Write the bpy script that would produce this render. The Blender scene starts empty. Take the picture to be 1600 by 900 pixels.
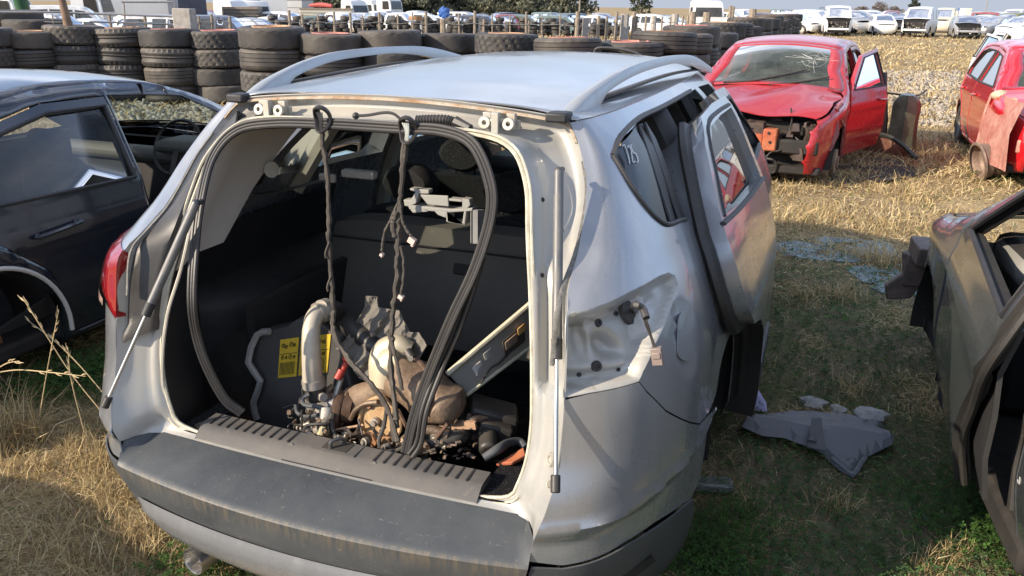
import bpy, math, random
import numpy as np
from mathutils import Vector, Matrix
from mathutils.geometry import delaunay_2d_cdt
R_ = math.radians
S = bpy.context.scene
C = S.collection
random.seed(7); RNG = np.random.default_rng(7)

# ------------------------------------------------------------------ camera
DROP = 0.1365                       # the wheel-less estate car sits this much lower than a car on its wheels
CAM = np.array([1.155137, -1.57525359, 1.88650519 - DROP])
YAW, PITCH, ROLL, FPX = R_(-20.15478), R_(-19.342125), R_(0.75834), 1258.0934
fw = np.array([math.sin(YAW)*math.cos(PITCH), math.cos(YAW)*math.cos(PITCH), math.sin(PITCH)])
r0 = np.array([math.cos(YAW), -math.sin(YAW), 0.0]); u0 = np.cross(r0, fw)
cr = r0*math.cos(ROLL) + u0*math.sin(ROLL); cu = -r0*math.sin(ROLL) + u0*math.cos(ROLL)
cam = bpy.data.cameras.new('Camera'); co = bpy.data.objects.new('Camera', cam); C.objects.link(co)
cam.sensor_fit = 'HORIZONTAL'; cam.sensor_width = 36.0; cam.lens = 36.0*FPX/1600.0
cam.clip_start = 0.05; cam.clip_end = 3000.0
M = Matrix(((cr[0], cu[0], -fw[0], CAM[0]), (cr[1], cu[1], -fw[1], CAM[1]), (cr[2], cu[2], -fw[2], CAM[2]), (0, 0, 0, 1)))
co.matrix_world = M
S.camera = co

# ------------------------------------------------------------------ sky, sun, exposure
SUN_EL = R_(25.5)
sun_h = np.array([-0.685, -0.728]); sun_h /= np.linalg.norm(sun_h)
SUN = np.array([sun_h[0]*math.cos(SUN_EL), sun_h[1]*math.cos(SUN_EL), math.sin(SUN_EL)])
w = bpy.data.worlds.new("World"); S.world = w; w.use_nodes = True
nt = w.node_tree; nt.nodes.clear()
out = nt.nodes.new('ShaderNodeOutputWorld'); bg = nt.nodes.new('ShaderNodeBackground')
sky = nt.nodes.new('ShaderNodeTexSky'); sky.sky_type = 'NISHITA'; sky.sun_disc = False
sky.sun_elevation = SUN_EL; sky.sun_rotation = math.atan2(sun_h[0], sun_h[1])
sky.air_density = 1.0; sky.dust_density = .8; sky.ozone_density = 3.0; sky.altitude = 1400
# thin high cloud, laid out on the sky directions
tc = nt.nodes.new('ShaderNodeTexCoord'); mp = nt.nodes.new('ShaderNodeMapping'); mp.inputs['Scale'].default_value = (1.2, 2.2, 5.5)
nz = nt.nodes.new('ShaderNodeTexNoise'); nz.inputs['Scale'].default_value = 1.6; nz.inputs['Detail'].default_value = 7; nz.inputs['Roughness'].default_value = .58
rp = nt.nodes.new('ShaderNodeValToRGB'); rp.color_ramp.elements[0].position = .45; rp.color_ramp.elements[1].position = .72
rp.color_ramp.elements[1].color = (.5, .5, .5, 1)
mx = nt.nodes.new('ShaderNodeMixRGB'); mx.inputs[2].default_value = (9.0, 8.9, 9.2, 1)
hs = nt.nodes.new('ShaderNodeHueSaturation'); hs.inputs['Saturation'].default_value = .8
nt.links.new(tc.outputs['Generated'], mp.inputs[0]); nt.links.new(mp.outputs[0], nz.inputs[0]); nt.links.new(nz.outputs[0], rp.inputs[0])
nt.links.new(sky.outputs[0], hs.inputs['Color']); nt.links.new(hs.outputs[0], mx.inputs[1]); nt.links.new(rp.outputs[0], mx.inputs[0])
# dusty haze low over the plain
sx_ = nt.nodes.new('ShaderNodeSeparateXYZ'); nt.links.new(tc.outputs['Generated'], sx_.inputs[0])
mr_ = nt.nodes.new('ShaderNodeMapRange'); mr_.interpolation_type = 'SMOOTHSTEP'; mr_.inputs[1].default_value = .30; mr_.inputs[2].default_value = .02; nt.links.new(sx_.outputs[2], mr_.inputs[0])
hz_ = nt.nodes.new('ShaderNodeMixRGB'); hz_.inputs[2].default_value = (1.72, 1.90, 2.26, 1); nt.links.new(mr_.outputs[0], hz_.inputs[0]); nt.links.new(mx.outputs[0], hz_.inputs[1])
nt.links.new(hz_.outputs[0], bg.inputs[0]); nt.links.new(bg.outputs[0], out.inputs[0])
bg.inputs[1].default_value = 0.15
sl = bpy.data.lights.new('Sun', 'SUN'); sl.energy = 3.6; sl.angle = R_(0.53); sl.color = (1.0, .86, .68)
so = bpy.data.objects.new('Sun', sl); C.objects.link(so); so.rotation_euler = Vector(SUN).to_track_quat('Z', 'Y').to_euler()
S.view_settings.view_transform = 'Standard'; S.view_settings.look = 'None'; S.view_settings.gamma = 1
S.view_settings.use_curve_mapping = False; S.view_settings.exposure = 1.02
S.render.engine = 'CYCLES'
S.cycles.max_bounces = 7; S.cycles.transparent_max_bounces = 12; S.cycles.use_denoising = True
S.cycles.caustics_reflective = False; S.cycles.caustics_refractive = False

# ------------------------------------------------------------------ pixel rays of the 1600 px photograph -> world points
def ray(px, py): return fw + (px-800)/FPX*cr - (py-450)/FPX*cu
def pl(px, py, ax, v):
    d = ray(px, py); return CAM + d*((v-CAM[ax])/d[ax])
def G(px, py, z=0.0): return pl(px, py, 2, z)
def D(px, dist, py=40):
    d = ray(px, py)[:2]; d = d/np.linalg.norm(d); return CAM[:2] + d*dist

# ------------------------------------------------------------------ objects
def tag(o, label=None, cat=None, group=None, kind=None):
    if label: o['label'] = label
    if cat: o['category'] = cat
    if group: o['group'] = group
    if kind: o['kind'] = kind
    return o
def empty(name, loc=(0, 0, 0), rz=0.0):
    o = bpy.data.objects.new(name, None); C.objects.link(o); o.location = loc; o.rotation_euler = (0, 0, rz); o.empty_display_size = .2
    return o
def children(o): return CH.get(o.name, [])
CH = {}
def link(o, parent=None):
    C.objects.link(o)
    if parent is not None:
        o.parent = parent; CH.setdefault(parent.name, []).append(o)
    return o
def copy_tree(o, parent=None):
    c = o.copy(); link(c, parent)
    for k in list(CH.get(o.name, [])): copy_tree(k, c)
    return c
def mesh(name, V, F, mat, parent=None, smooth=True, angle=40, mats=None, mi=None):
    me = bpy.data.meshes.new(name)
    me.from_pydata([tuple(map(float, v)) for v in V], [], [tuple(int(i) for i in f) for f in F])
    for m in (mats or [mat]): me.materials.append(m)
    if mi is not None: me.polygons.foreach_set('material_index', np.asarray(mi, dtype=np.int32))
    if smooth:
        me.polygons.foreach_set('use_smooth', [True]*len(me.polygons))
        if angle < 180: me.set_sharp_from_angle(angle=R_(angle))
    me.update()
    return link(bpy.data.objects.new(name, me), parent)
def solid(o, t, off=-1, split=True):
    m = o.modifiers.new('s', 'SOLIDIFY'); m.thickness = t; m.offset = off
    if split: e = o.modifiers.new('e', 'EDGE_SPLIT'); e.split_angle = R_(45)
    return o
def bevel(o, wd=.004, seg=2):
    m = o.modifiers.new('b', 'BEVEL'); m.width = wd; m.segments = seg; m.limit_method = 'ANGLE'; m.angle_limit = R_(40); return o

def catmull(P, n=6, closed=False):
    P = np.asarray(P, float)
    if len(P) < 3 and not closed: return P
    if closed: Q = np.vstack([P[-1], P, P[0], P[1]])
    else: Q = np.vstack([2*P[0]-P[1], P, 2*P[-1]-P[-2]])
    o = []
    for i in range(1, len(Q)-2):
        a, b, c, d = Q[i-1:i+3]
        for k in range(n):
            t = k/n
            o.append(.5*((2*b)+(c-a)*t+(2*a-5*b+4*c-d)*t*t+(-a+3*b-3*c+d)*t**3))
    if not closed: o.append(Q[-2])
    return np.array(o)

class MB:
    """collects boxes, tubes, lathes and sheets; build() links them as ONE mesh object"""
    def __init__(s): s.V = []; s.F = []; s.mi = []; s.n = 0
    def add(s, V, F, mi=0):
        V = np.asarray(V, float); s.V.append(V)
        s.F += [tuple(i+s.n for i in f) for f in F]; s.mi += [mi]*len(F); s.n += len(V); return s
    def box(s, lo, hi, rot=None, at=None, mi=0, taper=1.0):
        x0, y0, z0 = lo; x1, y1, z1 = hi
        cx, cy = (x0+x1)/2, (y0+y1)/2
        V = np.array([(x0, y0, z0), (x1, y0, z0), (x1, y1, z0), (x0, y1, z0), (x0, y0, z1), (x1, y0, z1), (x1, y1, z1), (x0, y1, z1)], float)
        V[4:, 0] = cx+(V[4:, 0]-cx)*taper; V[4:, 1] = cy+(V[4:, 1]-cy)*taper
        if rot is not None: V = V @ np.array(rot).T
        if at is not None: V = V + np.asarray(at)
        return s.add(V, [(0, 3, 2, 1), (4, 5, 6, 7), (0, 1, 5, 4), (1, 2, 6, 5), (2, 3, 7, 6), (3, 0, 4, 7)], mi)
    def tube(s, P, r, n=8, sub=5, caps=True, mi=0, closed=False, flat=1.0, up=None):
        P = np.asarray(P, float)
        k0 = len(P)
        Q = catmull(P, sub, closed) if sub > 1 and len(P) > 2 else P
        if np.ndim(r) > 0:
            rr = np.interp(np.linspace(0, k0-1, len(Q)), np.arange(k0), r)
        else: rr = np.full(len(Q), r)
        T = np.gradient(Q, axis=0) if not closed else (np.roll(Q, -1, 0)-np.roll(Q, 1, 0))
        T /= np.linalg.norm(T, axis=1)[:, None]+1e-9
        a = np.array(up if up is not None else (0, 0, 1.0), float)
        if up is None and abs(T[0] @ a) > .9: a = np.array((1.0, 0, 0))
        V = []
        N = a-T[0]*(a@T[0]); N /= np.linalg.norm(N)
        for i in range(len(Q)):
            N = N-T[i]*(N@T[i]); N /= np.linalg.norm(N)+1e-9; B = np.cross(T[i], N)
            for k in range(n):
                th = 2*math.pi*k/n
                V.append(Q[i]+rr[i]*(math.cos(th)*N*flat+math.sin(th)*B))
        m = len(Q); F = []
        for i in range(m if closed else m-1):
            for k in range(n):
                a0 = i*n+k; a1 = i*n+(k+1) % n; j = (i+1) % m
                F.append((a0, a1, j*n+(k+1) % n, j*n+k))
        if caps and not closed:
            F.append(tuple(range(n-1, -1, -1))); F.append(tuple((m-1)*n+k for k in range(n)))
        return s.add(V, F, mi)
    def cyl(s, a, b, r, n=16, r2=None, mi=0): return s.tube([a, b], [r, r if r2 is None else r2], n, 1, True, mi)
    def lathe(s, prof, n=32, at=(0, 0, 0), rot=None, closed=True, mi=0):
        prof = np.asarray(prof, float); m = len(prof); V = []
        for k in range(n):
            th = 2*math.pi*k/n
            for r, z in prof: V.append((r*math.cos(th), r*math.sin(th), z))
        V = np.array(V)
        if rot is not None: V = V @ np.array(rot).T
        V = V+np.asarray(at)
        F = []
        for k in range(n):
            for i in range(m if closed else m-1):
                j = (i+1) % m; k2 = (k+1) % n
                F.append((k*m+i, k2*m+i, k2*m+j, k*m+j))
        return s.add(V, F, mi)
    def grid(s, A, mi=0, flip=False):
        A = np.asarray(A, float); a, b = A.shape[:2]; F = []
        for i in range(a-1):
            for j in range(b-1):
                q = (i*b+j, i*b+j+1, (i+1)*b+j+1, (i+1)*b+j)
                F.append(q[::-1] if flip else q)
        return s.add(A.reshape(-1, 3), F, mi)
    def poly(s, P, th=0.0, mi=0, axis=None):
        """flat outline with a thickness along axis"""
        P = np.asarray(P, float); n = len(P)
        if th == 0: return s.add(P, [tuple(range(n))], mi)
        ax = np.asarray(axis, float)*th
        V = np.vstack([P, P+ax]); F = [tuple(range(n-1, -1, -1)), tuple(range(n, 2*n))]
        F += [(i, (i+1) % n, n+(i+1) % n, n+i) for i in range(n)]
        return s.add(V, F, mi)
    def sphere(s, c, r, n=12, m=8, sc=(1, 1, 1), mi=0):
        prof = [(max(1e-4, math.sin(math.pi*i/m)), -math.cos(math.pi*i/m)) for i in range(m+1)]
        b = MB().lathe(prof, n, closed=False); V = np.vstack(b.V)*r*np.array(sc)+np.asarray(c)
        return s.add(V, b.F, mi)
    def xf(s, rot=None, at=None):
        s.V = [((v @ np.array(rot).T) if rot is not None else v)+(np.asarray(at) if at is not None else 0) for v in s.V]; return s
    def build(s, name, mat, parent=None, smooth=True, angle=40, mats=None):
        return mesh(name, np.vstack(s.V), s.F, mat, parent, smooth, angle, mats, s.mi if mats else None)
def rotz(a): c, s = math.cos(a), math.sin(a); return np.array([[c, -s, 0], [s, c, 0], [0, 0, 1.0]])
def rotx(a): c, s = math.cos(a), math.sin(a); return np.array([[1.0, 0, 0], [0, c, -s], [0, s, c]])
def roty(a): c, s = math.cos(a), math.sin(a); return np.array([[c, 0, s], [0, 1.0, 0], [-s, 0, c]])
def frame(z, x):
    z = np.asarray(z, float); z = z/np.linalg.norm(z); x = np.asarray(x, float); x = x-z*(x@z); x /= np.linalg.norm(x)
    return np.array([x, np.cross(z, x), z]).T

def seg_dist(P, A, closed=True):
    """distance of points P (n,2) to polyline A"""
    A = np.asarray(A, float); B = np.roll(A, -1, 0)
    if not closed: A, B = A[:-1], B[:-1]
    d = np.full(len(P), 1e9)
    for a, b in zip(A, B):
        ab = b-a; L = ab@ab+1e-12
        t = np.clip(((P-a)@ab)/L, 0, 1)
        d = np.minimum(d, np.hypot(*(P-(a+t[:, None]*ab)).T))
    return d
def inside(P, A):
    A = np.asarray(A, float); r = np.zeros(len(P), bool); j = len(A)-1
    for i in range(len(A)):
        xi, yi = A[i]; xj, yj = A[j]
        c = ((yi > P[:, 1]) != (yj > P[:, 1])) & (P[:, 0] < (xj-xi)*(P[:, 1]-yi)/(yj-yi+1e-12)+xi)
        r ^= c; j = i
    return r
def cdt(outer, holes=(), step=.05, sx=1.0):
    """triangulated polygon with holes and an interior grid, in 2D; step in the scaled space (x*sx)"""
    outer = np.asarray(outer, float)*[sx, 1]; holes = [np.asarray(h, float)*[sx, 1] for h in holes]
    def dens(P):
        o = []
        for a, b in zip(P, np.roll(P, -1, 0)):
            n = max(1, int(round(np.hypot(*(b-a))/step)))
            o += [a+(b-a)*k/n for k in range(n)]
        return np.array(o)
    loops = [dens(outer)]+[dens(h) for h in holes]
    V = []; E = []
    for L in loops:
        b = len(V); V += list(L); E += [(b+i, b+(i+1) % len(L)) for i in range(len(L))]
    lo, hi = outer.min(0), outer.max(0)
    gx = np.arange(lo[0]+step*.5, hi[0], step); gz = np.arange(lo[1]+step*.5, hi[1], step)
    g = np.array(np.meshgrid(gx, gz)).reshape(2, -1).T
    if len(g):
        k = inside(g, loops[0])
        for h in loops[1:]: k &= ~inside(g, h)
        g = g[k]
        if len(g):
            d = np.min([seg_dist(g, L) for L in loops], axis=0); g = g[d > step*.4]
            V += list(g)
    r = delaunay_2d_cdt([Vector((float(v[0]), float(v[1]))) for v in V], E, [], 0, 1e-6)
    P = np.array([(v[0], v[1]) for v in r[0]]); F = [tuple(f) for f in r[2]]
    cen = np.array([P[list(f)].mean(0) for f in F])
    k = inside(cen, loops[0])
    for h in loops[1:]: k &= ~inside(cen, h)
    return P/[sx, 1], [f for f, q in zip(F, k) if q]
def panel(name, outer, surf, mat, parent=None, holes=(), step=.05, sx=1.0, th=0.0, flip=False, angle=180):
    P, F = cdt(outer, holes, step, sx)
    V = surf(P)
    if flip: F = [f[::-1] for f in F]
    o = mesh(name, V, F, mat, parent, True, angle)
    if th: solid(o, th)
    return o
def sm(a, b, x): t = np.clip((x-a)/(b-a), 0, 1); return t*t*(3-2*t)
def rr_poly(pts, r, n=4):
    """rounded polygon in 2D"""
    P = np.asarray(pts, float); o = []
    for i in range(len(P)):
        a, b, c = P[i-1], P[i], P[(i+1) % len(P)]
        u = a-b; v = c-b; lu, lv = np.hypot(*u), np.hypot(*v)
        q = min(r, lu*.45, lv*.45); s = b+u/lu*q; e = b+v/lv*q
        for k in range(n+1):
            t = k/n; o.append((1-t)**2*s+2*t*(1-t)*b+t*t*e)
    return np.array(o)

# ------------------------------------------------------------------ materials
def mat(name):
    m = bpy.data.materials.new(name); m.use_nodes = True; n = m.node_tree
    return m, n, n.nodes['Principled BSDF']
def N(n, t, **k):
    x = n.nodes.new('ShaderNode'+t)
    for a, v in k.items():
        if a in x.inputs: x.inputs[a].default_value = v
        else: setattr(x, a, v)
    return x
def noise(n, scale, detail=4, rough=.55, coord='Object', stretch=None, dist=0.0):
    tc = N(n, 'TexCoord'); x = N(n, 'TexNoise'); x.inputs['Scale'].default_value = scale; x.inputs['Detail'].default_value = detail
    x.inputs['Roughness'].default_value = rough; x.inputs['Distortion'].default_value = dist
    if stretch:
        mp = N(n, 'Mapping'); mp.inputs['Scale'].default_value = stretch
        n.links.new(tc.outputs[coord], mp.inputs[0]); n.links.new(mp.outputs[0], x.inputs[0])
    else: n.links.new(tc.outputs[coord], x.inputs[0])
    return x.outputs[0]
def ramp(n, src, stops):
    r = N(n, 'ValToRGB'); e = r.color_ramp.elements
    while len(e) < len(stops): e.new(.5)
    for k, (p, c) in zip(e, stops):
        k.position = p; k.color = (c, c, c, 1) if np.isscalar(c) else tuple(c)+(1,)
    n.links.new(src, r.inputs[0]); return r.outputs[0]
def mixc(n, fac, a, b, mode='MIX'):
    x = N(n, 'MixRGB', blend_type=mode)
    for i, v in ((0, fac), (1, a), (2, b)):
        if hasattr(v, 'links'): n.links.new(v, x.inputs[i])
        else: x.inputs[i].default_value = v if i == 0 else tuple(v)+(1,)
    return x.outputs[0]
def mathn(n, op, a, b=0.5):
    x = N(n, 'Math', operation=op)
    for i, v in enumerate((a, b)):
        if hasattr(v, 'links'): n.links.new(v, x.inputs[i])
        else: x.inputs[i].default_value = v
    return x.outputs[0]
def bump(n, b, h, strength=.3, dist=.01):
    x = N(n, 'Bump'); x.inputs['Strength'].default_value = strength; x.inputs['Distance'].default_value = dist
    n.links.new(h, x.inputs['Height']); n.links.new(x.outputs[0], b.inputs['Normal'])
def sep_up(n):
    g = N(n, 'NewGeometry'); s = N(n, 'SeparateXYZ'); n.links.new(g.outputs['Normal'], s.inputs[0]); return s.outputs[2]
DUST = (.36, .30, .23)
def paint(name, col, metallic=0.0, rough=.3, dust=.35, coat=.6, flake=0.0, scratch=True, dcol=DUST, speck=.35):
    m, n, b = mat(name)
    a = noise(n, 2.3, 6, .62); f = noise(n, 60, 3, .6)
    blot = ramp(n, a, [(.38, 0), (.68, 1)])
    up = mathn(n, 'MULTIPLY_ADD', sep_up(n), .55); n.nodes[-1].inputs[2].default_value = .45
    up = mathn(n, 'MAXIMUM', up, .12)
    d = mathn(n, 'MULTIPLY', mathn(n, 'MULTIPLY', blot, up), dust)
    d2 = mathn(n, 'ADD', d, mathn(n, 'MULTIPLY', ramp(n, f, [(.56, 0), (.72, 1)]), dust*speck))
    d2 = mathn(n, 'ADD', d2, mathn(n, 'MULTIPLY', up, dust*.25))
    c = mixc(n, d2, col, dcol)
    st = noise(n, 1.0, 5, .65, stretch=(26, 26, 1.6)); d2 = mathn(n, 'ADD', d2, mathn(n, 'MULTIPLY', ramp(n, st, [(.50, 0), (.74, 1)]), dust*.55))
    c = mixc(n, d2, col, dcol)
    if scratch:
        s = noise(n, 14, 5, .7, stretch=(1, .25, 9))
        c = mixc(n, mathn(n, 'MULTIPLY', ramp(n, s, [(.69, 0), (.73, 1)]), .22), c, (.6, .58, .55))
    n.links.new(c, b.inputs['Base Color'])
    b.inputs['Metallic'].default_value = metallic
    inv = mathn(n, 'SUBTRACT', 1.0, d2); n.links.new(mathn(n, 'MULTIPLY', inv, metallic), b.inputs['Metallic'])
    n.links.new(mathn(n, 'ADD', rough, mathn(n, 'MULTIPLY', d2, .55)), b.inputs['Roughness'])
    b.inputs['Coat Weight'].default_value = coat; b.inputs['Coat Roughness'].default_value = .07
    n.links.new(mathn(n, 'MULTIPLY', mathn(n, 'SUBTRACT', 1.0, mathn(n, 'MULTIPLY', d2, 1.6)), coat), b.inputs['Coat Weight'])
    bump(n, b, a, .012, .01)
    return m
def plastic(name, col, rough=.5, dust=.3, grain=220, bs=.12, spots=True, dcol=DUST):
    m, n, b = mat(name)
    a = noise(n, 5, 6, .65); g = noise(n, grain, 2, .5)
    up = mathn(n, 'MULTIPLY_ADD', sep_up(n), .5); n.nodes[-1].inputs[2].default_value = .5
    up = mathn(n, 'MAXIMUM', up, .15)
    d = mathn(n, 'MULTIPLY', mathn(n, 'MULTIPLY', ramp(n, a, [(.3, .2), (.7, 1)]), up), dust)
    if spots:
        sp = noise(n, 38, 4, .7); d = mathn(n, 'ADD', d, mathn(n, 'MULTIPLY', ramp(n, sp, [(.62, 0), (.75, 1)]), dust*.6))
    n.links.new(mixc(n, d, col, dcol), b.inputs['Base Color'])
    n.links.new(mathn(n, 'ADD', rough, mathn(n, 'MULTIPLY', d, .5)), b.inputs['Roughness'])
    bump(n, b, g, bs, .002)
    return m
def rubber(name, col=(.03, .03, .032), rough=.62, dust=.3):
    m, n, b = mat(name); oi = N(n, 'ObjectInfo')
    a = noise(n, 4, 6, .65, dist=.6)
    up = mathn(n, 'MULTIPLY_ADD', sep_up(n), .5); n.nodes[-1].inputs[2].default_value = .55
    d = mathn(n, 'MULTIPLY', mathn(n, 'MULTIPLY', ramp(n, a, [(.28, .15), (.72, 1)]), up), dust)
    d = mathn(n, 'MULTIPLY', d, mathn(n, 'MULTIPLY_ADD', oi.outputs['Random'], 1.1)); n.nodes[-2].inputs[2].default_value = .5
    n.links.new(mixc(n, d, col, (.33, .27, .2)), b.inputs['Base Color']); b.inputs['Roughness'].default_value = rough
    bump(n, b, noise(n, 55, 5, .7), .35, .006)
    return m
def rusty(name, a=(.24, .09, .035), b_=(.42, .24, .13), metal=.15, rough=.75, scale=9):
    m, n, b = mat(name)
    k = noise(n, scale, 8, .7, dist=.5); k2 = noise(n, scale*5, 5, .7)
    c = mixc(n, ramp(n, k, [(.35, 0), (.65, 1)]), a, b_); c = mixc(n, ramp(n, k2, [(.5, 0), (.75, .6)]), c, (.1, .06, .04))
    n.links.new(c, b.inputs['Base Color']); b.inputs['Metallic'].default_value = metal; b.inputs['Roughness'].default_value = rough
    bump(n, b, k2, .5, .006); return m
def metal(name, col=(.5, .5, .5), rough=.35, metallic=.9, dirt=.4, dcol=(.16, .12, .09), scale=12):
    m, n, b = mat(name); k = noise(n, scale, 7, .7)
    d = mathn(n, 'MULTIPLY', ramp(n, k, [(.42, 0), (.68, 1)]), dirt)
    n.links.new(mixc(n, d, col, dcol), b.inputs['Base Color']); n.links.new(mathn(n, 'MULTIPLY', mathn(n, 'SUBTRACT', 1., d), metallic), b.inputs['Metallic'])
    n.links.new(mathn(n, 'ADD', rough, mathn(n, 'MULTIPLY', d, .5)), b.inputs['Roughness']); bump(n, b, k, .12, .004); return m
def plain(name, col, rough=.6, var=.25, scale=8, metallic=0.0, spec=.5, bs=.1):
    m, n, b = mat(name); k = noise(n, scale, 6, .65)
    lo = tuple(c*(1-var) for c in col); hi = tuple(min(1, c*(1+var)) for c in col)
    n.links.new(mixc(n, ramp(n, k, [(.3, 0), (.7, 1)]), lo, hi), b.inputs['Base Color']); b.inputs['Roughness'].default_value = rough
    b.inputs['Metallic'].default_value = metallic; b.inputs['Specular IOR Level'].default_value = spec; bump(n, b, k, bs, .01); return m
def glassm(name, tint=(.55, .6, .58), refl=1.0, dust=.12, rough=.02, dcol=(.5, .46, .4), ior=1.5):
    m = bpy.data.materials.new(name); m.use_nodes = True; n = m.node_tree; n.nodes.clear()
    o = N(n, 'OutputMaterial'); t = N(n, 'BsdfTransparent'); t.inputs[0].default_value = tuple(tint)+(1,)
    g = N(n, 'BsdfGlossy'); g.inputs['Roughness'].default_value = rough; g.inputs['Color'].default_value = (refl,)*3+(1,)
    f = N(n, 'Fresnel'); f.inputs[0].default_value = ior
    mx = N(n, 'MixShader'); n.links.new(f.outputs[0], mx.inputs[0]); n.links.new(t.outputs[0], mx.inputs[1]); n.links.new(g.outputs[0], mx.inputs[2])
    df = N(n, 'BsdfDiffuse'); df.inputs[0].default_value = tuple(dcol)+(1,)
    k = noise(n, 3.5, 7, .7); fac = mathn(n, 'MULTIPLY', ramp(n, k, [(.35, .25), (.75, 1)]), dust)
    m2 = N(n, 'MixShader'); n.links.new(fac, m2.inputs[0]); n.links.new(mx.outputs[0], m2.inputs[1]); n.links.new(df.outputs[0], m2.inputs[2])
    n.links.new(m2.outputs[0], o.inputs[0]); return m
def fabric(name, col, sc=300, rough=.95):
    m, n, b = mat(name); k = noise(n, sc, 2, .5); k2 = noise(n, 6, 5, .6)
    c = mixc(n, ramp(n, k2, [(.3, 0), (.7, 1)]), tuple(x*.75 for x in col), tuple(x*1.25 for x in col))
    n.links.new(mixc(n, ramp(n, k, [(.62, 0), (.7, .35)]), c, (.3, .28, .25)), b.inputs['Base Color']); b.inputs['Roughness'].default_value = rough
    b.inputs['Specular IOR Level'].default_value = .2; bump(n, b, k, .5, .003); return m

m_silver = paint('silver_paint', (.31, .322, .34), .55, .25, .17, .9, dcol=(.40, .37, .33))
m_rail = paint('rail_paint', (.36, .39, .41), .3, .36, .2, .4)
m_silver_in = paint('silver_bare_jamb', (.40, .40, .385), .35, .38, .36, .4, dcol=(.50, .43, .30))
m_black = paint('black_paint', (.010, .014, .027), .15, .13, .09, 1.0, dcol=(.3, .27, .22))
m_red = paint('red_paint', (.42, .010, .018), .1, .24, .14, .8, dcol=(.42, .2, .16))
m_red2 = paint('red_faded_paint', (.52, .008, .016), .05, .2, .04, .9, dcol=(.45, .2, .16))
m_grey = paint('grey_paint', (.125, .14, .16), .65, .26, .08, .9)
m_pad = plastic('bumper_plastic', (.048, .053, .060), .50, .26, 240, .2, True, (.28, .27, .25))
def bumper_mat():
    m, n, b = mat('bumper_pad_plastic'); tc = N(n, 'TexCoord'); sx = N(n, 'SeparateXYZ'); n.links.new(tc.outputs['Object'], sx.inputs[0])
    a = noise(n, 4, 7, .68); g = noise(n, 260, 2, .5); sp = noise(n, 55, 5, .75); sc = noise(n, 30, 4, .7, stretch=(.35, 2.2, 1))
    c = mixc(n, ramp(n, a, [(.3, 0), (.7, 1)]), (.040, .045, .050), (.075, .080, .082))
    c = mixc(n, mathn(n, 'MULTIPLY', ramp(n, sp, [(.62, 0), (.70, 1)]), .45), c, (.26, .22, .16))
    c = mixc(n, mathn(n, 'MULTIPLY', ramp(n, sc, [(.68, 0), (.71, 1)]), .35), c, (.30, .30, .29))
    mr = N(n, 'MapRange', interpolation_type='SMOOTHSTEP'); mr.inputs[1].default_value = .53; mr.inputs[2].default_value = .592; n.links.new(sx.outputs[2], mr.inputs[0])
    m2 = N(n, 'MapRange', interpolation_type='SMOOTHSTEP'); m2.inputs[1].default_value = .602; m2.inputs[2].default_value = .597; n.links.new(sx.outputs[2], m2.inputs[0])
    st = noise(n, 1.0, 6, .7, stretch=(55, 30, 7)); k = mathn(n, 'MULTIPLY', mathn(n, 'MULTIPLY', mr.outputs[0], m2.outputs[0]), ramp(n, st, [(.42, 0), (.66, .5)]))
    c = mixc(n, k, c, (.20, .155, .095)); n.links.new(c, b.inputs['Base Color']); n.links.new(mathn(n, 'MULTIPLY_ADD', a, .35), b.inputs['Roughness']); n.nodes[-1].inputs[2].default_value = .32
    bump(n, b, g, .25, .002); return m
m_padtop = bumper_mat()
m_trim = plastic('dark_trim_plastic', (.012, .0135, .017), .55, .12)
m_sill = plastic('sill_trim_plastic', (.05, .052, .055), .6, .30, 260, .2)
m_greytrim = plastic('grey_trim_plastic', (.60, .57, .53), .6, .15)
m_lightgrey = plastic('light_bracket_plastic', (.30, .30, .28), .6, .3)
m_bplast = plastic('black_plastic', (.018, .018, .019), .42, .22)
m_panelgrey = plastic('loose_panel_plastic', (.12, .13, .15), .5, .2)
m_blackmat = plastic('black_matt', (.008, .008, .009), .85, .15, spots=False)
m_seal = plastic('seal_rubber', (.016, .016, .017), .45, .14, 400, .1)
m_rubber = rubber('tyre_rubber', (.020, .020, .022), dust=.30)
m_rubber2 = rubber('car_tyre_rubber', (.022, .022, .024), .65, .35)
m_rust = rusty('rust'); m_rustl = rusty('light_rust', (.40, .22, .12), (.58, .40, .26)); m_rustp = rusty('pink_rust', (.40, .13, .10), (.55, .30, .24), .05, .7, 5)
m_orange = rusty('orange_rust', (.36, .075, .03), (.46, .16, .07), .0, .7, 7)
m_alu = metal('cast_alloy', (.48, .45, .40), .5, .75, .5, (.2, .14, .1)); m_steel = metal('bright_steel', (.6, .6, .58), .25, .95, .2)
m_dsteel = metal('dark_steel', (.10, .10, .10), .4, .7, .5); m_zinc = metal('zinc_hinge', (.46, .44, .38), .5, .4, .35, (.3, .2, .1))
m_carpet = fabric('black_carpet', (.010, .010, .011)); m_seat = fabric('seat_cloth', (.02, .02, .022)); m_felt = fabric('grey_felt', (.2, .2, .2), 160)
m_beige = plastic('beige_headlining', (.42, .39, .33), .8, .12, 400, .2, False)
m_glass = glassm('window_glass', (.50, .56, .55), dust=.05, ior=1.36); m_dglass = glassm('privacy_glass', (.07, .08, .08), dust=.22, dcol=(.30, .32, .33), ior=1.28)
m_wind = glassm('dusty_windscreen', (.66, .74, .68), dust=.38, dcol=(.25, .28, .235), ior=1.13); m_farglass = glassm('dark_far_glass', (.22, .26, .27), dust=.15)
m_wood = plain('weathered_wood', (.27, .22, .165), .85, .35, 14); m_conc = plain('grey_concrete', (.36, .33, .29), .9, .25, 12)
m_white = paint('white_paint', (.72, .72, .70), 0, .35, .12, .4); m_cream = paint('cream_paint', (.62, .58, .47), 0, .4, .2, .2)
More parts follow.
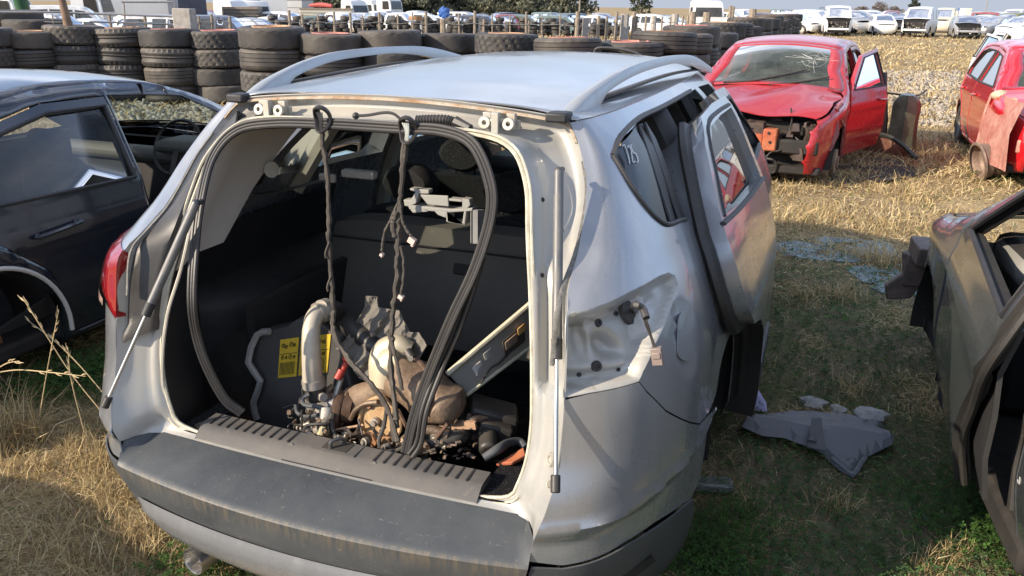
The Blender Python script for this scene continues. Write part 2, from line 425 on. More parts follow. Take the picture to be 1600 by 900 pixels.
m_fsilver = paint('dull_silver_paint', (.42, .43, .44), .4, .35, .2, .4); m_blue = paint('deep_blue_paint', (.02, .035, .075), .1, .3, .2, .6)
m_green = paint('green_paint', (.012, .10, .045), 0, .4, .2, .3); m_teal = paint('grey_green_paint', (.10, .15, .14), .1, .35, .2, .4); m_olive = paint('olive_paint', (.16, .18, .08), .0, .4, .3, .3)
m_maroon = paint('maroon_paint', (.22, .03, .04), 0, .4, .2, .4); m_bblue = paint('bright_blue_tarp', (.02, .10, .34), 0, .5, .1, .2)
m_wire = plain('galvanised_wire', (.42, .41, .38), .5, .15, 20, .6)

# ------------------------------------------------------------------ ground
def ground_mat():
    m, n, b = mat('dry_ground')
    g = N(n, 'NewGeometry')
    def nz_(sc, det=5, ro=.6):
        x = N(n, 'TexNoise'); x.inputs['Scale'].default_value = sc; x.inputs['Detail'].default_value = det; x.inputs['Roughness'].default_value = ro
        n.links.new(g.outputs['Position'], x.inputs[0]); return x.outputs[0]
    a, f, c4 = nz_(.45), nz_(38, 4, .7), nz_(2.2, 6, .65)
    c = mixc(n, ramp(n, a, [(.35, 0), (.65, 1)]), (.27, .20, .12), (.54, .42, .22))
    c = mixc(n, ramp(n, c4, [(.44, 0), (.62, .8)]), c, (.38, .285, .16))
    c = mixc(n, ramp(n, f, [(.35, .6), (.6, 0)]), c, (.13, .09, .055))
    # greener brown earth between the cars, its colour raised to lighten the shade there
    p = N(n, 'SeparateXYZ'); n.links.new(g.outputs['Position'], p.inputs[0])
    def band(o, lo, hi, s):
        u = N(n, 'MapRange', interpolation_type='SMOOTHSTEP'); u.inputs[1].default_value = lo-s; u.inputs[2].default_value = lo+s; n.links.new(o, u.inputs[0])
        v = N(n, 'MapRange', interpolation_type='SMOOTHSTEP'); v.inputs[1].default_value = hi+s; v.inputs[2].default_value = hi-s; n.links.new(o, v.inputs[0])
        return mathn(n, 'MULTIPLY', u.outputs[0], v.outputs[0])
    z = mathn(n, 'MULTIPLY', band(p.outputs[0], .6, 3.6, .5), band(p.outputs[1], -1.5, 4.6, .7))
    z2 = mathn(n, 'MULTIPLY', band(p.outputs[0], -2.6, -1.1, .25), band(p.outputs[1], .9, 4.6, .4))
    z = mathn(n, 'MAXIMUM', z, z2)
    earth = mixc(n, ramp(n, c4, [(.42, 0), (.6, 1)]), (.20, .16, .11), (.14, .15, .07))
    c = mixc(n, mathn(n, 'MULTIPLY', z, .8), c, earth)
    n.links.new(c, b.inputs['Base Color']); b.inputs['Roughness'].default_value = .95; b.inputs['Specular IOR Level'].default_value = .1
    bump(n, b, f, .6, .03); return m
gx = np.concatenate([[-1500, -400, -120, -45], np.linspace(-60, 30, 120), [45, 120, 400, 1500]])
gy = np.concatenate([[-60, -20], np.linspace(-6, 60, 110), [80, 120, 200, 600, 2500]])
def gz(x, y):
    r = np.hypot(x-1, y+1); k = sm(2.0, 5.0, r)*(1-sm(20, 40, r))
    a = np.arctan2(np.asarray(x)-1.155, np.asarray(y)+1.575); low = -.62*sm(20, 42, r)*(1-sm(-.24, -.06, a))
    return low-.004+k*.025*(np.sin(x*1.3+1.1*np.cos(y*.9))+np.sin(y*1.7+x*.6))*.6
X, Y = np.meshgrid(gx, gy, indexing='ij'); A = np.stack([X, Y, gz(X, Y)], -1)
g_ = MB().grid(A).build('ground', ground_mat()); g_['kind'] = 'structure'

def blade_mat(name, trans=.25):
    m, n, b = mat(name); a = N(n, 'VertexColor', layer_name='col')
    n.links.new(a.outputs[0], b.inputs['Base Color']); b.inputs['Roughness'].default_value = .8; b.inputs['Specular IOR Level'].default_value = .25
    t = N(n, 'BsdfTranslucent'); n.links.new(a.outputs[0], t.inputs[0]); mx_ = N(n, 'MixShader'); mx_.inputs[0].default_value = trans
    o = n.nodes['Material Output']; n.links.new(b.outputs[0], mx_.inputs[1]); n.links.new(t.outputs[0], mx_.inputs[2]); n.links.new(mx_.outputs[0], o.inputs[0]); return m
m_blade = blade_mat('dry_grass_blades'); m_leaf = blade_mat('green_leaves', .35)
def np_mesh(name, V, F, cols, m, nper):
    """V (k,3); F (q,nper) ; cols (k,3)"""
    me = bpy.data.meshes.new(name); me.vertices.add(len(V)); me.vertices.foreach_set('co', V.astype(np.float32).ravel())
    q = len(F); me.loops.add(q*nper); me.loops.foreach_set('vertex_index', F.astype(np.int32).ravel())
    me.polygons.add(q); me.polygons.foreach_set('loop_start', np.arange(q, dtype=np.int32)*nper); me.polygons.foreach_set('loop_total', np.full(q, nper, np.int32))
    me.update(calc_edges=True)
    if cols is not None:
        ca = me.color_attributes.new('col', 'FLOAT_COLOR', 'POINT'); ca.data.foreach_set('color', np.c_[cols, np.ones(len(cols))].astype(np.float32).ravel())
    me.materials.append(m); return link(bpy.data.objects.new(name, me))
def blades(name, P, L, W, el, cols, m=None, droop=.5):
    """P roots (n,3), lengths, widths, elevation angle; each blade a bent strip of two quads"""
    n = len(P); az = RNG.uniform(0, 2*np.pi, n); az2 = az+RNG.normal(0, .5, n)
    d = np.c_[np.cos(az)*np.cos(el), np.sin(az)*np.cos(el), np.sin(el)]
    el2 = el-droop*RNG.uniform(.2, 1.4, n); d2 = np.c_[np.cos(az2)*np.cos(el2), np.sin(az2)*np.cos(el2), np.sin(el2)]
    s = np.c_[-np.sin(az), np.cos(az), RNG.normal(0, .5, n)]*W[:, None]*.5
    m1 = P+d*L[:, None]*.5; m2 = m1+d2*L[:, None]*.5; m2[:, 2] = np.maximum(m2[:, 2], .004); m1[:, 2] = np.maximum(m1[:, 2], .004)
    V = np.stack([P-s, P+s, m1-s*.8, m1+s*.8, m2-s*.2, m2+s*.2], 1).reshape(-1, 3); b = np.arange(n)[:, None]*6
    F = np.concatenate([b+[0, 1, 3, 2], b+[2, 3, 5, 4]], 0)
    return np_mesh(name, V, F, np.repeat(cols, 6, 0), m or m_blade, 4)
HEAD = math.atan2(fw[0], fw[1])
def wedge(n, r0_, r1, a=.86, p=1.0):
    u = RNG.uniform(0, 1, n); r = r0_*(r1/r0_)**u if p == 1 else (r0_**p+u*(r1**p-r0_**p))**(1/p)
    th = HEAD+RNG.uniform(-a, a, n); return np.c_[CAM[0]+r*np.sin(th), CAM[1]+r*np.cos(th)], r
def vnoise(P, sc, seed):
    """cheap value noise at (n,2)"""
    q = P*sc; i = np.floor(q).astype(int); f = q-i; f = f*f*(3-2*f)
    def h(a, b): v = np.sin(a*127.1+b*311.7+seed*74.7)*43758.5453; return v-np.floor(v)
    return (h(i[:, 0], i[:, 1])*(1-f[:, 0])+h(i[:, 0]+1, i[:, 1])*f[:, 0])*(1-f[:, 1])+(h(i[:, 0], i[:, 1]+1)*(1-f[:, 0])+h(i[:, 0]+1, i[:, 1]+1)*f[:, 0])*f[:, 1]
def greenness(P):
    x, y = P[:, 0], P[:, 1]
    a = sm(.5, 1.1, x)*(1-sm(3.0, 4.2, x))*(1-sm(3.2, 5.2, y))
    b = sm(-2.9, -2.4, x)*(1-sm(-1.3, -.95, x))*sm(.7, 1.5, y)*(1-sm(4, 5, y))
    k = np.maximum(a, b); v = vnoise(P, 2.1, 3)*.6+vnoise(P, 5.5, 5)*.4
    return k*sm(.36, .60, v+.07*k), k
straw = np.array([(.62, .49, .26), (.54, .42, .21), (.68, .56, .34), (.42, .31, .16), (.56, .41, .19), (.30, .21, .12)])
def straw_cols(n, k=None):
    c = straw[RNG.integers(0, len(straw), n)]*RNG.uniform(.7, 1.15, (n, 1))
    if k is not None: c = c*(1+k[:, None]*np.array([.15, .18, .22]))  # straw colour lifted in the strip between the cars, standing in for fill light
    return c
def gzP(P): return np.c_[P, gz(P[:, 0], P[:, 1])]
def near_grass():
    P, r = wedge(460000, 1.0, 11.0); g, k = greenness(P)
    bare = vnoise(P, .9, 11)*.55+vnoise(P, 4.2, 12)*.45
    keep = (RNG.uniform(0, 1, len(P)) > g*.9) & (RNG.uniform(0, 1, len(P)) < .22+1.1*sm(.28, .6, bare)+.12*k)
    P, r, k, bare = P[keep], r[keep], k[keep], bare[keep]; n = len(P)
    tall = RNG.uniform(0, 1, n)**3*sm(.45, .8, bare)
    L = RNG.uniform(.03, .085, n)*(1+1.3*tall)*(1-.15*k); W = np.maximum(.0022, r*.00085)*RNG.uniform(.7, 1.3, n)
    el = np.abs(RNG.normal(.22, .28, n))+tall*.7
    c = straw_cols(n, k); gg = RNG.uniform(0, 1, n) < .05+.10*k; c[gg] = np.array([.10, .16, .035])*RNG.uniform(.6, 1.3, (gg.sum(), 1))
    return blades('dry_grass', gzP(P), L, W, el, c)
tag(near_grass(), 'short trampled dry straw coloured grass covering the yard', 'grass', kind='stuff')
def far_grass():
    P, r = wedge(130000, 10.0, 75.0, .8); v = vnoise(P, .5, 21)*.6+vnoise(P, 1.9, 22)*.4
    keep = RNG.uniform(0, 1, len(P)) < .3+sm(.3, .65, v); P, r = P[keep], r[keep]; n = len(P)
    L = RNG.uniform(.06, .17, n)*(1+RNG.uniform(0, 1, n)**4); W = r*.0011*RNG.uniform(.7, 1.3, n)
    c = straw_cols(n)*1.08
    return blades('field_grass', gzP(P), L, W, RNG.uniform(.25, 1.2, n), c)
tag(far_grass(), 'sunlit yellow dry grass of the open field behind', 'grass', kind='stuff')
def tufts(name, spots, label, m=None, cols=None, kind='stuff'):
    Ps, Ls, Ws, els, cs = [], [], [], [], []
    for (x, y, rad, h, n) in spots:
        p = RNG.normal(0, rad*.5, (n, 2))+[x, y]; Ps.append(gzP(p)); Ls.append(RNG.uniform(.5, 1.1, n)*h)
        d = math.hypot(x-CAM[0], y-CAM[1]); Ws.append(np.maximum(.0024, d*.0008)*RNG.uniform(.7, 1.4, n)); els.append(np.clip(RNG.normal(1.05, .28, n), .3, 1.55))
        cs.append((straw_cols(n)*1.05) if cols is None else cols[RNG.integers(0, len(cols), n)]*RNG.uniform(.7, 1.2, (n, 1)))
    return tag(blades(name, np.concatenate(Ps), np.concatenate(Ls), np.concatenate(Ws), np.concatenate(els), np.concatenate(cs), m, .7), label, 'grass', kind=kind)
sp = []
for px, py, rad, h, n in ((10, 690, .10, .30, 260), (45, 690, .08, .24, 160), (150, 730, .09, .16, 160), (120, 705, .08, .14, 120), (215, 845, .10, .13, 160), (60, 860, .16, .12, 200), (235, 880, .07, .11, 100),
        (1385, 418, .20, .22, 260), (1340, 405, .16, .12, 120), (1310, 470, .14, .16, 120), (1300, 795, .08, .10, 110), (1335, 615, .10, .13, 120), (1250, 350, .3, .15, 200), (1290, 330, .3, .15, 160), (1380, 350, .3, .14, 160),
        (1420, 305, .3, .18, 160), (1560, 270, .3, .2, 160), (1250, 470, .15, .12, 120), (1525, 745, .06, .10, 80), (1480, 870, .08, .08, 160), (1445, 885, .08, .08, 120)):
    q = G(px, py); sp.append((q[0], q[1], rad, h, n))
for _ in range(60):
    q = G(random.uniform(1150, 1500), random.uniform(200, 360)); sp.append((q[0], q[1], .22, random.uniform(.08, .16), 60))
for _ in range(26):
    q = G(random.uniform(0, 200), random.uniform(690, 900)); sp.append((q[0], q[1], .09, random.uniform(.07, .12), 60))
tufts('grass_tufts', sp, 'upright golden grass tufts scattered over the trampled grass')

def leaves(name, P, size, cols, label, hmax=.06):
    """three-lobed clover leaves on short stalks"""
    n = len(P); V = []; az = RNG.uniform(0, 2*np.pi, n); tl = RNG.normal(0, .35, (n, 2)); h = RNG.uniform(.15, 1, n)*hmax
    cen = np.c_[P, gz(P[:, 0], P[:, 1])+h]
    allV, allc = [], []
    for k in range(3):
        a = az+k*2.094
        def pt(rr, da):
            x = rr*size*np.cos(a+da); y = rr*size*np.sin(a+da); return cen+np.c_[x, y, x*tl[:, 0]+y*tl[:, 1]+.15*rr*size]
        allV.append(np.stack([cen, pt(.8, -.5), pt(1.05, -.12), pt(.8, .5)], 1)); allc.append(cols*RNG.uniform(.85, 1.15, (n, 1)))
    V = np.concatenate(allV, 0).reshape(-1, 3); F = np.arange(len(V)).reshape(-1, 4)
    return tag(np_mesh(name, V, F, np.repeat(np.concatenate(allc, 0), 4, 0), m_leaf, 4), label, 'weeds', kind='stuff')
greens = np.array([(.09, .17, .05), (.07, .14, .05), (.11, .20, .05), (.08, .15, .075), (.13, .18, .08)])
P, r = wedge(190000, 1.0, 9.5); g, k = greenness(P); kp = RNG.uniform(0, 1, len(P)) < g*.8; P, r = P[kp], r[kp]
leaves('green_weeds', P, np.maximum(.009, r*.0026)*RNG.uniform(.7, 1.4, len(P)), greens[RNG.integers(0, 5, len(P))]*RNG.uniform(.6, 1.2, (len(P), 1)), 'low green weeds and clover growing between the cars', .045)
def patch(px, py, rad, n):
    q = G(px, py); return RNG.normal(0, rad*.5, (n, 2))+q[:2]
P = np.concatenate([patch(1540, 790, .30, 1100), patch(1500, 840, .22, 450), patch(1570, 850, .16, 900), patch(1590, 720, .3, 900), patch(1130, 640, .2, 300), patch(1110, 880, .2, 1100), patch(1150, 820, .2, 700), patch(330, 880, .22, 900), patch(420, 890, .2, 500), patch(130, 590, .3, 1300), patch(90, 600, .3, 900), patch(1580, 275, .35, 700)])
rr = np.hypot(P[:, 0]-CAM[0], P[:, 1]-CAM[1])
leaves('clover_patch', P, np.maximum(.009, rr*.0026)*RNG.uniform(.7, 1.3, len(P)), np.array([(.065, .135, .03), (.08, .165, .035), (.05, .105, .03)])[RNG.integers(0, 3, len(P))], 'dense bright green clover growing beside and under the wrecks', .075)

def chips(name, P, size, m, label, cat, flat=.5, seed=1):
    n = len(P); rg = np.random.default_rng(seed)
    base = np.array([(-1, -1, -1), (1, -1, -1), (1, 1, -1), (-1, 1, -1), (-1, -1, 1), (1, -1, 1), (1, 1, 1), (-1, 1, 1)], float)*.5
    V = base[None]*rg.uniform(.5, 1.2, (n, 8, 3))*size[:, None, None]; V[:, :, 2] *= flat
    a = rg.uniform(0, 6.28, n); t = rg.normal(0, .4, n); c, s = np.cos(a)[:, None], np.sin(a)[:, None]
    x = V[:, :, 0]*c-V[:, :, 1]*s; y = V[:, :, 0]*s+V[:, :, 1]*c; z = V[:, :, 2]+x*t[:, None]
    V = np.stack([x+P[:, 0:1], y+P[:, 1:2], z+(size*flat*.4+gz(P[:, 0], P[:, 1]))[:, None]], -1).reshape(-1, 3)
    f = np.array([(0, 3, 2, 1), (4, 5, 6, 7), (0, 1, 5, 4), (1, 2, 6, 5), (2, 3, 7, 6), (3, 0, 4, 7)]); F = (np.arange(n)[:, None, None]*8+f[None]).reshape(-1, 4)
    return tag(np_mesh(name, V, F, None, m, 4), label, cat, kind='stuff')
mg, ng, bgl = mat('broken_glass_chips'); bgl.inputs['Base Color'].default_value = (.42, .52, .52, 1); bgl.inputs['Roughness'].default_value = .12; bgl.inputs['Transmission Weight'].default_value = .25
def poly_px(pts, n, spread=0):
    A = np.array([G(*p)[:2] for p in pts]); lo, hi = A.min(0), A.max(0); o = []
    P = RNG.uniform(lo, hi, (n*4, 2)); v = vnoise(P, 4.5, 31)*.6+vnoise(P, 11, 33)*.4; P = P[inside(P, A) & (RNG.uniform(0, 1, len(P)) < sm(.28, .62, v))]; return P[:n]
P = np.concatenate([poly_px([(1200, 385), (1290, 372), (1390, 380), (1410, 410), (1330, 415), (1230, 408)], 6500), poly_px([(1320, 425), (1440, 410), (1450, 470), (1400, 475), (1350, 450)], 4200)])
chips('broken_glass', P, RNG.uniform(.006, .016, len(P)), mg, 'pale blue green heap of shattered window glass lying on the grass', 'broken glass', .7)
P = poly_px([(1370, 112), (1500, 112), (1500, 200), (1420, 192), (1375, 160)], 2600); 
chips('gravel_patch', P, RNG.uniform(.03, .10, len(P)), plain('pale_gravel', (.36, .315, .26), .9, .4, 3), 'pale gravel stones showing through the dry grass behind the red cars', 'gravel', .6, 3)
P = np.concatenate([poly_px([(120, 155), (330, 152), (340, 215), (300, 235), (140, 225)], 5200)])
chips('crushed_stone', P, RNG.uniform(.03, .11, len(P)), plain('grey_crushed_stone', (.34, .33, .29), .9, .4, 3), 'grey crushed stone seen through the windows of the black sedan', 'gravel', .6, 4)
# long dry stalks left of the silver car
def stalk(pts, m_):
    b = MB(); A = np.array([pl(x, y, 1, yy) for x, y, yy in pts]); b.tube(A, [.0022]*(len(A)-1)+[.001], 5, 5)
    Q = catmull(A, 8); L = len(Q)
    for i in range(int(L*.55), L-1, 2):
        d = Q[min(i+1, L-1)]-Q[i]; d /= np.linalg.norm(d); s_ = np.cross(d, (0, 1, 0))*random.choice((-1, 1))
        b.tube([Q[i], Q[i]+d*.012+s_*.007, Q[i]+d*.03+s_*.010], [.0022, .0028, .0006], 4, 2)
    return b
sb = [stalk([(160, 645, .55), (112, 585, .55), (75, 528, .55), (45, 480, .55), (34, 465, .55)], 0), stalk([(168, 622, .62), (128, 575, .62), (88, 535, .62), (40, 498, .62)], 0), stalk([(62, 650, .5), (72, 590, .5), (84, 525, .5), (92, 484, .5)], 0),
      stalk([(132, 675, .45), (120, 630, .45), (110, 585, .45), (106, 542, .45)], 0), stalk([(-5, 582, .4), (30, 578, .4), (80, 582, .4), (134, 588, .4)], 0), stalk([(-10, 580, .35), (10, 568, .35), (30, 564, .35)], 0)]
for i, (s_, lb) in enumerate(zip(sb, ('long dry seed stalk leaning furthest up and left towards the black sedan', 'long dry seed stalk just under the longest leaning one', 'upright dry seed stalk crossing the leaning stalks', 'short bent dry stalk beside the silver bumper corner', 'nearly horizontal dry stalk crossing in front of the weeds', 'short dry stalk curving in from the left edge'))):
    tag(s_.build('grass_stalk', plain('stalk_straw%d' % i, (.52, .40, .22), .8, .2)), lb, 'grass stalk', 'dry seed stalks beside the silver car')

# ------------------------------------------------------------------ truck tyre wall
def tyre_mesh(R=.52, W=.31, bead=.285, kind='block', n=72):
    h = W/2; prof = [(bead, -h*.55), (bead+.02, -h*.72), (R*.70, -h*.97), (R*.84, -h), (R*.945, -h*.93), (R*.985, -h*.80)]
    if kind == 'rib': zs = [-.72, -.62, -.58, -.54, -.22, -.18, -.14, .14, .18, .22, .54, .58, .62, .72]; dp = [0, 0, .016, 0, 0, .016, 0, 0, .016, 0, 0, .016, 0, 0]
    else: zs = [-.72, -.5, -.44, -.2, -.06, .06, .2, .44, .5, .72]; dp = [0]*10
    tr = [(R-d, h*z) for z, d in zip(zs, dp)]
    prof = prof+tr+[(R*.985, h*.80), (R*.945, h*.93), (R*.84, h), (R*.70, h*.97), (bead+.02, h*.72), (bead, h*.55)]
    b = MB().lathe(prof, n); V = b.V[0].reshape(n, len(prof), 3)
    a = len(prof); i0 = 6; i1 = 6+len(tr)
    for k in range(n):
        for j in range(a):
            r = math.hypot(V[k, j, 0], V[k, j, 1]); d = 0
            if kind == 'block' and i0-1 <= j <= i1:
                row = (j-i0)//3
                if (k+row) % 3 == 0: d = .016
            if kind == 'zig' and i0-1 <= j <= i1:
                if (j in (i0, i0-1, i1-1, i1)) and k % 2 == 0: d = .018
                elif j in (i0+3, i0+4, i0+6): d = .010 if k % 2 else .016
            if kind == 'worn' and (j in (i0, i1-1)) and k % 4 == 0: d = .010
            if kind == 'rib' and (j in (i0-1, i0, i1-1, i1)) and k % 3 == 0: d = .008
            V[k, j, :2] *= (r-d*1.5)/r
    o = b.build('tyre_proto', m_rubber, None, True, 32); me = o.data; C.objects.unlink(o); bpy.data.objects.remove(o); return me
TM = {k: tyre_mesh(kind=k) for k in ('block', 'zig', 'worn', 'rib')}
TNAME = {'block': 'block tread', 'zig': 'zigzag tread', 'worn': 'worn smooth', 'rib': 'ribbed'}
def rim_mesh(R=.29):
    b = MB(); b.lathe([(R, .10), (R+.015, .16), (R-.005, .165), (R-.03, .12), (R-.05, .02), (R*.55, -.02), (R*.45, .03), (R*.42, .0), (R*.45, -.04), (R-.06, -.06), (R-.02, .05)], 40)
    o = b.build('rim_proto', m_rust); me = o.data; C.objects.unlink(o); bpy.data.objects.remove(o); return me
RIM = rim_mesh(); RIM2 = RIM.copy(); RIM2.materials[0] = m_rustl; RIM3 = RIM.copy(); RIM3.materials[0] = m_rustp
RIMN = {RIM.name: 'brown', RIM2.name: 'pale rusty', RIM3.name: 'red rusty'}
ORD = 'first second third fourth fifth sixth seventh eighth ninth tenth eleventh twelfth thirteenth fourteenth fifteenth sixteenth seventeenth eighteenth nineteenth twentieth twenty-first twenty-second twenty-third twenty-fourth twenty-fifth twenty-sixth twenty-seventh twenty-eighth twenty-ninth thirtieth thirty-first thirty-second'.split()
def one_tyre(kind, x, y, z, label, rim=None, tilt=(0, 0), sc=(1, 1, 1), group='truck tyres stacked as a wall'):
    o = bpy.data.objects.new('tyre', TM[kind]); link(o); o.location = (x, y, z); o.rotation_euler = (tilt[0], tilt[1], random.uniform(0, 6)); o.scale = sc
    tag(o, label, 'truck tyre', group)
    if rim is not None: link(bpy.data.objects.new('rim', rim), o)
    return o
# left px, right px, top px, number of tyres, rim on top
stacks = [(-75, 2, 44, 4, None), (3, 79, 49, 4, RIM2), (77, 153, 40, 4, None), (152, 229, 44, 4, RIM2), (223, 303, 46, 4, RIM3), (300, 381, 48, 4, RIM3), (377, 471, 42, 4, RIM2), (468, 563, 53, 4, RIM3), (561, 655, 48, 4, None), (655, 746, 53, 4, None),
          (744, 840, 53, 4, RIM2), (837, 939, 60, 4, RIM3), (938, 1036, 66, 3, RIM3), (993, 1087, 50, 4, RIM)]
KS = ['worn', 'worn', 'block', 'zig', 'worn', 'block', 'worn', 'worn', 'worn', 'worn', 'block', 'rib', 'rib', 'rib']
POS = ['topmost in', 'second from the top of', 'third from the top of', 'fourth from the top of', 'lowest in']
wall_xy = []
for i, (l, r, t, n, rim) in enumerate(stacks):
    d = 1.04*FPX/(r-l); xy = D((l+r)/2, d); wall_xy.append(xy)
    zt = pl((l+r)/2, t, 1, xy[1])[2]
    # top edge seen is the near rim of the top tyre
    zt = CAM[2]-(CAM[2]-zt)*(d-.3)/d
    th = min(.335, zt/n); z = zt-th/2
    for k in range(n):
        kd = KS[i] if k == 0 else random.choice(('block', 'zig', 'worn', 'rib'))
        jit = (0, 0) if k == 0 else (random.uniform(-.05, .05), random.uniform(-.05, .05))
        lab = f'{TNAME[kd]} tyre, {POS[k]} the {ORD[i]} stack from the left'
        if k == 0 and rim: lab = f'{TNAME[kd]} tyre with {RIMN[rim.name]} rim topping the {ORD[i]} stack from the left'
        one_tyre(kd, xy[0]+jit[0], xy[1]+jit[1], z, lab, rim if k == 0 else None, (random.uniform(-.03, .03), random.uniform(-.03, .03)), (1, 1, th/.31))
        z -= th
# the wall turns and runs away along the yard
run0 = D(1062, 15.0); run1 = D(1238, 44.0); ns = 18
for i in range(ns):
    f = (i/(ns-1))**1.25; xy = run0*(1-f)+run1*f+np.array([random.uniform(-.1, .1), 0]); rim = random.choice((RIM, RIM2, RIM3, None))
    n = 4; hi = 1.33+.12*math.sin(i*1.9)+(.1 if i > 4 else 0); th = hi/n
    for k in range(n):
        kd = random.choice(('block', 'worn', 'rib')); zz = hi-th/2-k*th
        lab = f'{TNAME[kd]} tyre, {POS[k]} the {ORD[i]} stack behind the red hatchback'
        one_tyre(kd, xy[0]+random.uniform(-.04, .04), xy[1], zz, lab, rim if k == 0 else None, (0, 0), (1, 1, th/.31), 'truck tyres in the wall running away')
# two bigger tyres lying on the left end
for px, py, d, lb, kd in ((15, 20, 18.6, 'big dark truck tyre lying on top behind the left end of the tyre wall', 'worn'), (58, 34, 18.2, 'thin worn tyre lying flat behind the second stack from the left', 'worn')):
    xy = D(px, d); z = pl(px, py+9, 1, xy[1])[2]
    one_tyre(kd, xy[0], xy[1], z, lb, None, (0, 0), (1.15, 1.15, 1.0))
    one_tyre('zig', xy[0], xy[1]+.05, z-.31, 'tread tyre carrying '+lb.replace('lying ', '').replace('on top ', ''), None, (0, 0), (1.1, 1.1, 1.0))
    for q in range(2):
        one_tyre('rib', xy[0]+.05*q, xy[1], z-.62-.31*q, ('upper' if q == 0 else 'lower')+' hidden tyre under '+lb.replace('lying ', '').replace('on top ', '').replace('flat ', ''), None, (0, 0), (1.05, 1.05, 1.0))

# ------------------------------------------------------------------ post and wire fence behind the tyre wall
fe = empty('wire_fence', (*D(650, 17.5), 0)); tag(fe, 'post and wire fence of thin wooden droppers running behind the tyre wall', 'fence')
inv = np.array(fe.location)
def fence_y(px):  # distance grows to the right
    return np.interp(px, [0, 400, 900, 1000, 1250], [17.6, 17.2, 17.4, 18.6, 46])
posts = [(84, 22, .02), (173, 24, .05), (228, 25, .05), (312, 25, .04), (332, 22, .05), (360, 26, .06), (453, 16, .06), (473, 22, .05), (498, 24, .03), (523, 18, .05), (548, 20, .05), (567, 24, .03), (593, 19, .05), (622, 22, .04), (645, 20, .03), (666, 18, .06), (692, 30, .12), (717, 21, .04), (742, 17, .06), (756, 30, .05),
         (769, 21, .03), (797, 24, .03), (822, 18, .05), (826, 32, .04), (847, 24, .02), (875, 23, .03), (902, 18, .09), (915, 28, .13), (935, 25, .07), (948, 26, .06), (963, 18, .06), (976, 22, .18), (990, 18, .08), (994, 25, .06), (1009, 25, .05), (1021, 25, .13), (1034, 26, .05), (1047, 26, .05), (1054, 22, .2), (1066, 24, .07), (1074, 24, .07), (1081, 18, .22), (1103, 19, .25), (1139, 9, .12), (1143, 10, .12), (1174, 14, .3)]
tops = []
for px, py, wd in posts:
    d = fence_y(px); xy = D(px, d); zt = pl(px, py, 1, xy[1])[2]; lean = random.uniform(-.05, .05)
    b = MB(); b.tube([(xy[0]-lean, xy[1], 0), (xy[0]+random.uniform(-.01, .01), xy[1], zt*.5), (xy[0], xy[1], zt)], [wd*.62, wd*.56, wd*.5], 8, 3); b.xf(None, -inv)
    b.build('post', m_conc if wd in (.13, .18, .2) and px > 900 else m_wood, fe); tops.append((px, xy, zt))
for px, lean in ((176, 0), (284, 0), (292, 0)):   # square sleeper post by the pickups
    pass
for hz in (.55, .85, 1.12, 1.38):
    b = MB(); P = [(x[1][0], x[1][1]-.03, hz+.02*math.sin(x[0]*.13)) for x in tops if x[0] < 1060]; P = [(P[0][0]-3, P[0][1], hz)]+P
    b.tube(np.array(P), .006, 5, 2); b.xf(None, -inv); b.build('wire', m_wire, fe)
# gate rails and pipes on the left part
b = MB()
for (x0, y0, x1, y1) in ((0, 19, 105, 19), (105, 20, 300, 27), (140, 34, 270, 38), (190, 3, 270, 3), (270, 3, 278, 45), (193, 3, 196, 45)):
    p = pl(x0, y0, 1, D(x0, 17.2)[1]); q = pl(x1, y1, 1, D(x1, 17.2)[1]); b.cyl(p, q, .018, 8)
gt = b.build('pipe_frame', m_wire); tag(gt, 'rusty welded pipe frame standing behind the left stacks of tyres', 'pipe frame')
xy = D(290, 17.0); b = MB(); b.box((-.17, -.14, 0), (.17, .14, 1.62), rotz(.3), (xy[0], xy[1], 0)); o = bevel(b.build('sleeper_post', m_conc), .015)
tag(o, 'thick square weathered sleeper post in front of the silver and blue pickups', 'post')
xy = D(110, 16.9); b = MB(); b.tube([(xy[0]+.08, xy[1], 0), (xy[0]-.02, xy[1], 1.0), (xy[0]-.10, xy[1], 1.75)], [.10, .085, .06], 9, 4); tag(b.build('tree_stump_post', rusty('old_bark', (.16, .10, .07), (.26, .18, .12), 0, .9)), 'leaning brown round log post behind the third tyre stack', 'post')
a = pl(40, 30, 1, D(42, 20.4)[1]); c = pl(26, -22, 1, D(30, 20.4)[1]); b = MB(); b.cyl((a[0]+.06, a[1], 0), a, .09, 14, .11); b.cyl(a, c, .13, 16, .15)
tag(b.build('green_pole', m_green), 'thick green painted pole leaning left behind the tyre wall', 'pole')

# ------------------------------------------------------------------ long pile of car tyres beyond the fence
CT = tyre_mesh(.30, .20, .185, 'worn', 28); CT.materials[0] = m_rubber2
PILE = []
for i in range(44):
    px = 424+i*13.2+random.uniform(-3, 3)
    if px > 990: break
    d = 52+random.uniform(-1, 1)+(px-424)*.006; xy = D(px, d); n = 6 if i % 3 else 7
    if px > 950: n = 6
    for k in range(n):
        if k < n-2:
            PILE.append((xy[0]+random.uniform(-.12, .12), xy[1]+random.uniform(-.15, .15), float(gz(*xy))+.11+k*.232)); continue
        o = bpy.data.objects.new('tyre', CT); link(o); s = random.uniform(.92, 1.1); o.scale = (s, s, 1.15)
        st = (k >= n-1 and random.random() < .10)
        o.location = (xy[0]+random.uniform(-.12, .12), xy[1]+random.uniform(-.15, .15), float(gz(*xy))+.11+k*.232+(.16 if st else 0))
        o.rotation_euler = (R_(88), random.uniform(-.3, .3), random.uniform(-.8, .8)) if st else (random.uniform(-.16, .16), random.uniform(-.16, .16), random.uniform(0, 6))
        tag(o, 'worn car tyre lying in the long tyre pile beyond the post fence', 'car tyre', 'car tyres piled beyond the fence')
tv = np.empty(len(CT.vertices)*3); CT.vertices.foreach_get('co', tv); tv = tv.reshape(-1, 3); tf = [tuple(p.vertices) for p in CT.polygons]
b = MB()
